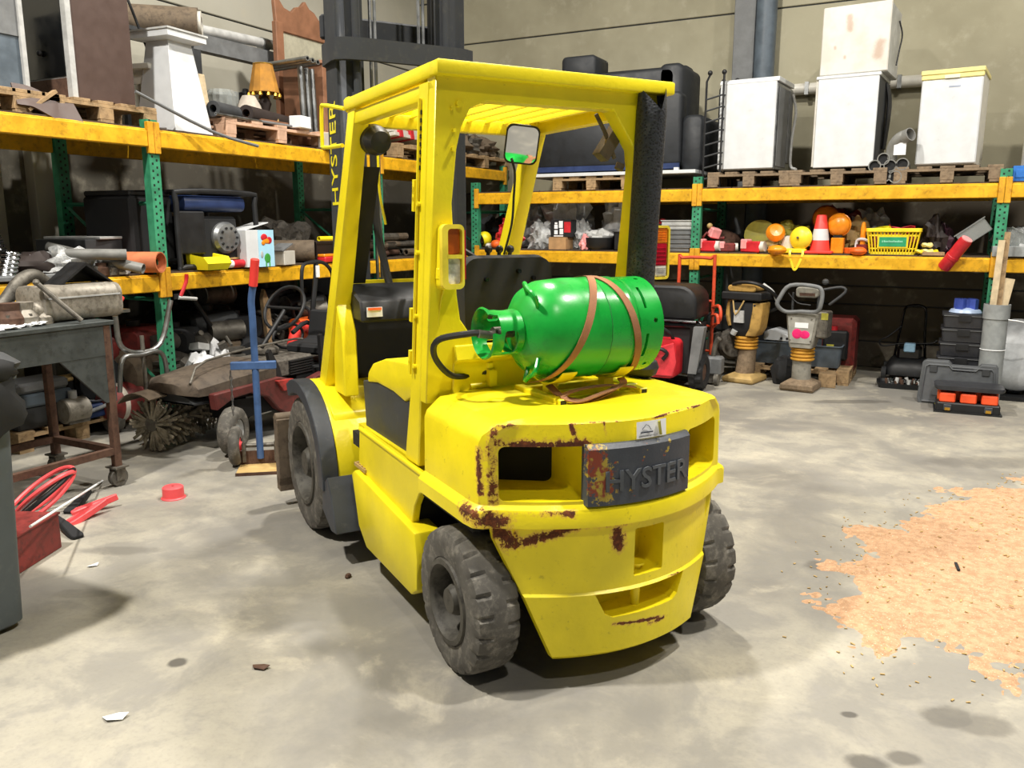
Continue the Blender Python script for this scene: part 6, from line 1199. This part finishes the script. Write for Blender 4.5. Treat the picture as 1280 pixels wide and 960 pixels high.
obj('filter', MB().cyl((-.09, -.13, .48), (-.07, -.13, .52), .03), M['light_grey'], T); obj('engine_fins', MB().bb(-.08, .02, -.15, -.11, .6, .72), M['light_grey'], T); obj('cable', MB().tube([(-.1, -.14, .82), (-.06, -.16, .68), (.02, -.15, .82)], .008, sm=3), M['tan'], T)
T = thing('rammer', 'grey rammer compactor with a magenta mark and round handle loop', 'rammer', (-1.142, 8.12, 0), -6); T.scale = (.93, .93, .88)
obj('foot', MB().loft([[(-.16, -.17, 0), (.16, -.17, 0), (.16, .17, 0), (-.16, .17, 0)], [(-.165, -.19, .03), (.165, -.19, .03), (.165, .18, .03), (-.165, .18, .03)], [(-.16, -.19, .075), (.16, -.19, .075), (.16, .18, .075), (-.16, .18, .075)], [(-.09, -.09, .12), (.09, -.09, .12), (.09, .09, .12), (-.09, .09, .12)]]), M['wood_grey'], T, bevel=.006)
obj('leg', MB().cyl((0, 0, .1), (-.005, 0, .33), .095, .092, 20), M['wackG'], T); bellows(T, .32, .47, .118)
obj('body', MB().loft([[(x*k, y, z) for x, y in rrect(-.13, .13, -.13, .1, .03)] for z, k in ((.47, .85), (.52, .95), (.80, 1.22), (.83, 1.2))]), M['wackG'], T, smooth=35)
f = obj('front_plate', MB().loft([[(-.10, -.139, .52), (.10, -.139, .52), (.135, -.139, .80), (-.135, -.139, .80)], [(-.10, -.131, .52), (.10, -.131, .52), (.135, -.131, .80), (-.135, -.131, .80)]]), M['light_grey'] if 0 else mat('plate_grey', '#9a9890', .5), T)
obj('white_label', MB().bb(-.06, .07, -.142, -.139, .685, .74), M['paper'], f); obj('magenta_mark', MB().ball((-.035, -.139, .62), (.05, .004, .055), 12).ball((.04, -.139, .615), (.05, .004, .045), 12), M['magenta'], f)
for x in (-.1, .1):
    for z in (.55, .78): obj('bolt', MB().cyl((x, -.146, z), (x, -.138, z), .008, n=6), M['cast'], f)
obj('side_engine', MB().bb(.13, .24, -.1, .12, .58, .86), M['cast'], T, bevel=.015); obj('green_label', MB().bb(.18, .245, -.104, -.099, .78, .85), M['olive'], T)
obj('handle_loop', MB().tube([(-.16, -.15, .85), (-.23, -.2, .92), (-.21, -.2, 1.0), (-.12, -.18, 1.13), (.12, -.18, 1.13), (.19, -.19, 1.08), (.19, -.2, .95), (.15, -.18, .87), (.0, -.15, .86)], .021, 10, sm=4, closed=True), M['mid_grey'], T)
obj('fuel_tank', MB().prism(rrect(-.09, .13, 1.0, 1.11, .035), 'xz', -.08, .1), M['wackG'], T, bevel=.01); obj('tank_decal', MB().bb(-.05, .1, -.085, -.08, 1.02, 1.05), M['rust_brown'], T); obj('rear_handle', MB().tube([(.14, .1, 1.08), (.3, .12, 1.11), (.34, .12, 1.06), (.2, .1, .92)], .014, sm=3).ball((.15, .1, 1.16), .035, 10), M['dark_grey'], T); obj('tank_stay', MB().tube([(-.12, -.05, .84), (-.12, -.05, 1.05)], .012), M['dark_grey'], T); obj('tank_stay', MB().tube([(.12, -.02, .84), (.12, -.02, 1.03)], .012), M['dark_grey'], T); obj('cable', MB().tube([(-.14, -.16, 1.05), (-.05, -.15, .95), (.08, -.14, .93)], .007, sm=3), M['black'], T)
# tubs between and behind the rammers
pallet('low wooden pallet under the grey tubs behind the rammers', (-1.228, 8.88, 0), 0, .95, .8, 'wood')
def tub(label, loc, d, m):
    T = thing('plastic_tub', label, 'tub', loc); x, y, z = d[0]/2, d[1]/2, d[2]
    obj('tub', MB().loft([[(a*k, b_*k, h) for a, b_ in rrect(-x, x, -y, y, .04)] for h, k in ((0, .86), (z*.96, .98), (z*.97, 1.04), (z, 1.04), (z, .96), (.02, .82))]), M[m], T, smooth=35); return T
tub('grey plastic tub between the two rammers', (-1.515, 8.86, PH), (.42, .5, .23), 'slate'); tub('grey plastic tub right of the grey rammer', (-1.017, 8.84, PH), (.34, .5, .22), 'slate')
T = thing('white_box', 'white slanted box with two black holes lying in the left tub', 'box', (-1.461, 8.76, PH+.235), -10); obj('box', MB().prism([(-.14, 0), (.16, 0), (.13, .06), (-.06, .12), (-.13, .09)], 'xz', -.12, .12), M['white'], T, bevel=.006)
for x in (.05, .11): obj('hole', MB().cyl((x, -.122, .03), (x, -.118, .03), .013), M['black'], T)
one('black_boards', MB().bb(-.22, .22, -.03, .03, 0, .20).bb(-.2, .2, .0, .05, .0, .26), M['black_matte'], 'black boards standing in the left grey tub behind the white box', 'boards', (-1.603, 8.97, PH+.07))
one('black_sack', crumple((.14, .12, .16), .4, 2.5, 91), M['black_matte'], 'black bag on the floor between the two rammers', 'bag', (-1.315, 8.33, .128))
T = thing('red_machine', 'dark red machine with black engine under the rack right of the grey rammer', 'machine', (-0.911, 9.05, 0)); obj('body', MB().bb(-.16, .16, -.2, .2, .05, .62), M['red_dull'], T, bevel=.04); obj('engine', MB().bb(-.14, .10, -.28, -.2, .2, .5), M['black'], T, bevel=.02); obj('yellow_label', MB().bb(-.1, -.03, -.285, -.28, .28, .36), M['olive'], T); obj('cap', MB().cyl((-.05, -.22, .5), (-.05, -.22, .54), .04), M['red'], T); obj('foot', MB().bb(-.14, .14, -.2, .2, 0, .05), M['black'], T)
boxobj('wood_block', (.16, .2, .13), 'wood', 'short wooden block standing right of the grey rammer foot', 'block', (-0.938, 8.4, 0), 5)
# black mower, socket tray, crates, blue bottle
T = thing('lawn_mower', 'black push lawn mower with folded handle against the back wall', 'lawn mower', (-0.261, 9.2, 0)); T.scale = (.86,)*3; 
obj('deck', MB().loft([[(x*k, y*k, z) for x, y in rrect(-.24, .24, -.26, .26, .1)] for z, k in ((.07, 1), (.16, 1), (.24, .8), (.26, .6))]), M['black'], T, smooth=40); obj('motor', MB().bb(-.13, .13, -.16, .14, .24, .40), M['black_gloss'], T, bevel=.03); obj('blue_cap', MB().bb(-.06, .06, -.19, -.06, .34, .44), M['sky'], T, bevel=.01)
for x in (-.25, .25):
    for y in (-.2, .2): obj('wheel', MB().cyl((x-.025, y, .08), (x+.025, y, .08), .08, n=20), M['black_matte'], T)
obj('handle', MB().tube([(-.17, .1, .2), (-.13, .16, .55), (-.10, .2, .80), (-.04, .2, .85), (.08, .2, .85), (.13, .2, .78), (.14, .16, .5), (.17, .1, .2)], .015, sm=3), M['black_gloss'], T); obj('cable', MB().tube([(-.12, .16, .6), (-.25, .1, .48), (-.34, .1, .42), (-.3, .1, .36), (-.1, .1, .4), (.2, .1, .42), (.28, .1, .46)], .010, sm=4), M['black'], T)
T = thing('socket_tray', 'black open tray full of silver sockets on the floor before the mower', 'tray', (-0.246, 8.693, 0), 4); obj('tray', MB().loft([[(x*k, y*k, z) for x, y in rrect(-.27, .27, -.15, .15, .05)] for z, k in ((0, .92), (.05, 1.0), (.05, .95), (.025, .9))]), M['black'], T, smooth=35)
random.seed(8)
for k in range(34):
    x, y = random.uniform(-.22, .22), random.uniform(-.11, .11); z = .028; r = random.uniform(.010, .02)
    obj('socket', MB().cyl((x, y, z), (x+random.uniform(-.02, .02), y+random.uniform(-.02, .02), z+random.uniform(.03, .06)), r, n=10), M[random.choice(['chrome', 'chrome', 'light_grey', 'rust_brown'])], T)
T = thing('spanner_roll', 'grey cloth roll with loose tools at the front of the black tray', 'tool roll', (-0.38, 8.696, 0), 30); obj('cloth', MB().bb(-.12, .12, -.05, .05, 0, .015), M['mid_grey'], T)
M['black_smoke'] = mat('black_smoke_plastic', '#2e2f33', .35)
cx = 0.182
for k in range(6):
    s_ = (.42, .40, .385, .37, .36, .355)[k]; zz = .128*k
    T = thing('stacking_crate', '%s of the six black crates stacked behind the grey tool case' % ('lowest', 'second lowest', 'third lowest', 'third highest', 'second highest', 'topmost')[k], 'crate', (cx, 8.47, zz+.003), 0, 'black crates behind the tool case')
    obj('box', MB().loft([[(x*q, y*q, z) for x, y in rrect(-s_/2, s_/2, -.17, .17, .03)] for z, q in ((0, .93), (.105, .98), (.105, 1.03), (.122, 1.03), (.122, .97))]), M['black_smoke'], T, smooth=35)
    obj('clip', MB().bb(-.05, .05, -.182, -.17, .06, .11), M['black'], T)
    obj('pale_seam', MB().bb(-s_/2*.95, s_/2*.95, -.178, -.174, .1045, .1085), M['mid_grey'], T)
T = thing('blue_gas_bottle', 'blue gas bottle top standing on the black crates', 'gas bottle', (cx-.0, 8.47, .128*6+.003)); obj('dome', MB().lathe([(0, 0), (.135, 0), (.12, .025), (.05, .045), (0, .05)], n=24), mat('pale_blue', '#a9bbd8', .4), T, smooth=40); obj('collar', MB().lathe([(.10, .03), (.10, .12), (.094, .12), (.094, .03)], n=24, closed=True, fn=lambda k, i, r: r*(.55 if (i % 12) in (0, 1, 2, 6, 7) else 1)), mat('blue_collar', '#3c4fa0', .4), T); obj('valve', MB().cyl((0, 0, .04), (0, 0, .11), .02).cyl((-.04, 0, .08), (.04, 0, .08), .012), M['chrome'], T)
T = thing('tool_case', 'grey plastic tool case standing upright behind the orange organiser', 'tool case', (0.176, 8.03, 0.0), -3)
cs = [(-.30, 0), (.30, 0), (.31, .05), (.29, .34), (.27, .37), (.16, .37), (.14, .345), (-.06, .345), (-.09, .38), (-.26, .38), (-.29, .36), (-.31, .05)]
me = boolcut(MB().prism(cs, 'xz', -.06, .06).mesh(smooth=0), [MB().prism(rrect(-.055, .115, .30, .328, .013), 'xz', -.2, .2).mesh()]); o = link('shell', me, M['caseG'], T); md = o.modifiers.new('b', 'BEVEL'); md.width = .012; md.limit_method = 'ANGLE'; md.segments = 2
o.data.shade_smooth(); o.data.set_sharp_from_angle(angle=R(40))
obj('front_ridge', MB().tube([(x*.9, -.063, .02+z*.86) for x, z in cs], .008, closed=True).bb(-.2, .2, -.066, -.06, .08, .2), M['caseG'], T)
for x in (-.2, .2): obj('latch', MB().bb(x-.03, x+.03, -.07, -.06, .28, .34), M['dark_grey'], T, bevel=.004)
T = thing('tool_organiser', 'black tool organiser box with orange bins on the floor', 'organiser', (0.25, 7.793, 0), 2)
obj('base', MB().bb(-.235, .235, -.14, .14, 0, .085), M['black'], T, bevel=.01); obj('lid', MB().loft([[(x*k, y+.0, z) for x, y in rrect(-.26, .26, -.145, .15, .03)] for z, k in ((.19, .92), (.20, .98), (.215, 1), (.225, .96))]), M['black_smoke'], T, smooth=35); obj('wall', MB().bb(-.225, .225, .0, .13, .085, .19), M['orange'], T)
for x, w_ in ((-.155, .12), (0, .12), (.155, .12)): obj('orange_bin', MB().bb(x-w_/2, x+w_/2, -.135, .02, .085, .165), M['orange_b'] if 'orange_b' in M else M.setdefault('orange_b', mat('orange_bin', '#f0562a', .45)), T, bevel=.01)
for x in (-.15, .15): obj('latch', MB().bb(x-.03, x+.03, -.152, -.14, .02, .07), M['charcoal'], T, bevel=.004); obj('brass_tab', MB().bb(x-.02, x+.02, -.155, -.151, .022, .045), M['gold'], T)
obj('base_lip', MB().bb(-.25, .25, -.16, .14, 0, .012), M['black'], T)
one('yellow_bead', MB().ball((0, 0, .018), .018, 10), M['lime'], 'tiny yellow bead on the floor left of the tool organiser', 'bead', (0.027, 7.907, 0))
# grey tube holding boards
px_, py_ = 0.415, 8.26
T = thing('grey_tube', 'grey plastic tube standing upright before the rack post', 'tube', (px_, py_, 0)); zt = 0.866
obj('tube', MB().pipe((0, 0, 0), (0, 0, zt), .095, .007, 28), M['plastic_grey'], T); obj('socket', MB().pipe((0, 0, zt-.12), (0, 0, zt+.005), .104, .009, 28), M['plastic_grey'], T); obj('string', MB().tube([(.098*math.cos(a), .098*math.sin(a), zt*.55) for a in [2*PI*i/16 for i in range(16)]], .004, 5, closed=True), M['paper'], T)
for k, (x, y, w_, h, tx, m, lb) in enumerate(((-.055, -.01, .05, 1.418, 2, 'wood_pale', 'left pale board standing in the grey tube'), (.0, .02, .045, 1.486, 1, 'wood', 'middle narrow board standing in the grey tube'), (.0, .03, .08, 1.096, 11, 'wood_pale', 'right short wide board standing in the grey tube'))):
    z0_ = zt-.30 if k == 2 else .02; o = one('board', MB().bb(-w_/2, w_/2, -.012, .012, 0, h-z0_), M[m], lb, 'board', (px_+x, py_+y, z0_), 0); o.rotation_euler = (0, R(tx*.7), 0)
T = thing('white_dish', 'large pale grey round dish leaning at the right picture edge', 'dish', (0.641, 8.62, .40), 0)
obj('bowl', MB().lathe([(0, -.07), (.12, -.068), (.25, -.045), (.305, .0), (.322, .02), (.33, .03), (.33, .04), (.318, .035), (.24, -.03), (0, -.05)], (0, 0, 0), (-.1, .95, -.28), 48), mat('pale_dish_grey', '#b9bcbe', .35), T, smooth=40); obj('slot', MB().box((-.30, -.02, -.03), (.012, .02, .11)), M['mid_grey'], T); obj('stand', MB().bb(-.05, .05, .02, .12, -.36, .0), M['dark_grey'], T)
one('black_board', MB().bb(-.3, .6, -.3, .3, 0, .035), M['black'], 'black flat board on the floor under the pale round dish', 'board', (0.76, 8.72, 0))
one('white_string', MB().tube([(0, 0, 0), (.1, -.01, -.01), (.26, .1, -.06), (.36, .2, -.1)], .005, 5, sm=3), M['paper'], 'white string running from the grey tube to the round dish', 'string', (px_+.09, py_-.06, zt*.86))
# ------------------------------------------------------------------ sawdust and litter
poly = [(-0.272, 4.33), (-0.011, 4.771), (0.205, 5.294), (0.581, 5.802), (1.037, 5.392), (0.727, 3.436), (0.392, 3.199), (0.205, 3.113), (0.088, 3.331), (-0.048, 3.26), (-0.101, 3.014), (-0.168, 3.197), (-0.227, 3.39), (-0.339, 3.497), (-0.271, 3.762), (-0.262, 4.022)]
def sdist(p):
    ins = False; best = 9
    for (ax_, ay), (bx_, by) in zip(poly, poly[1:]+poly[:1]):
        if (ay > p[1]) != (by > p[1]) and p[0] < (bx_-ax_)*(p[1]-ay)/(by-ay)+ax_: ins = not ins
        dx, dy = bx_-ax_, by-ay; t = max(0, min(1, ((p[0]-ax_)*dx+(p[1]-ay)*dy)/(dx*dx+dy*dy))); best = min(best, math.hypot(p[0]-ax_-t*dx, p[1]-ay-t*dy))
    return best if ins else -best
xs = [p[0] for p in poly]; ys = [p[1] for p in poly]; nx, ny = 190, 150; b = MB(); rows = []
for j in range(ny+1):
    row = []
    for i in range(nx+1):
        x = min(xs)-.2+(max(xs)-min(xs)+.4)*i/nx; y = min(ys)-.2+(max(ys)-min(ys)+.4)*j/ny
        d = sdist((x, y)); q = noise.fractal(Vector((x*4, y*4, 1)), .7, 2.2, 5); q2 = noise.noise(Vector((x*26, y*26, 5)))
        h = .010*max(-1, min(1, (d+.12*q-.0)/.16)) + .006*q + .005*q2
        row.append((x, y, max(-.01, h)))
    rows.append(row)
b.grid(rows)
bmesh.ops.delete(b.bm, geom=[f for f in b.bm.faces if max(v.co.z for v in f.verts) < -.0015], context='FACES')
t = NT('sawdust'); n_ = t.noise(26, 5, .7); c = t.mix(t.ramp(n_, .35, .65), lin('#a88463'), lin('#c69e7b')); c = t.mix(t.ramp(t.noise(120, 3, .7), .58, .72), c, lin('#e2cdb2')); t.inp(col=c, rough=.95); t.bump(t.noise(140, 4), .6, .008); M['sawdust'] = t.m
tag(obj('sawdust', b, M['sawdust'], smooth=60), 'thin spill of pale orange sawdust on the concrete floor', 'sawdust', None, 'stuff')
random.seed(5); b = MB(); n_ = 0
while n_ < 420:
    x, y = random.uniform(min(xs)-.35, max(xs)), random.uniform(min(ys)-.25, max(ys)+.2); d = sdist((x, y))
    if d < -.3*random.random()**2 or (d > .05 and random.random() > .35): continue
    a = random.uniform(0, PI); l = random.uniform(.003, .009); z = .014 if d > .05 else .003
    b.box((x, y, z), (l*2, l*.7, .003), (random.uniform(-.3, .3), random.uniform(-.3, .3), a)); n_ += 1
tag(obj('wood_chips', b, M['tan'], smooth=0), 'scattered pale wood chips on and around the sawdust', 'wood chips', None, 'stuff')
for k, (pos, m, sx, lb, nm, ct) in enumerate((((-2.039, 1.954, 0), 'rust_brown', .035, 'small dry brown leaf on the floor left of the rear wheel', 'dry_leaf', 'leaf'), ((-2.228, 1.511, 0), 'paper', .04, 'small white paper scrap on the floor at the bottom left', 'paper_scrap', 'paper'), ((-3.369, 2.254, 0), 'paper', .025, 'tiny white paper crumb beside the bin shadow', 'paper_scrap', 'paper'), ((0.162, 4.067, 0), 'black_matte', .035, 'short dark stick lying on the sawdust', 'dark_stick', 'stick'), ((-2.248, 2.705, 0), 'rust_brown', .02, 'dark pebble on the floor before the yellow sill', 'pebble', 'pebble'))):
    b = MB()
    if nm == 'dark_stick': b.box((0, 0, .016), (.09, .012, .006), (0, 0, .4))
    elif nm == 'pebble': b.ball((0, 0, .008), (sx, sx*.7, .012), 8, .4, 3)
    else: b.loft([[(-sx, 0, .002), (-sx*.3, -sx*.6, .008), (sx*.8, -sx*.3, .004), (sx, sx*.4, .012), (0, sx*.6, .003)], [(-sx, 0, .004), (-sx*.3, -sx*.6, .010), (sx*.8, -sx*.3, .006), (sx, sx*.4, .014), (0, sx*.6, .005)]])
    one(nm, b, M[m], lb, ct, (pos[0], pos[1], 0), 25*k, smooth=0)
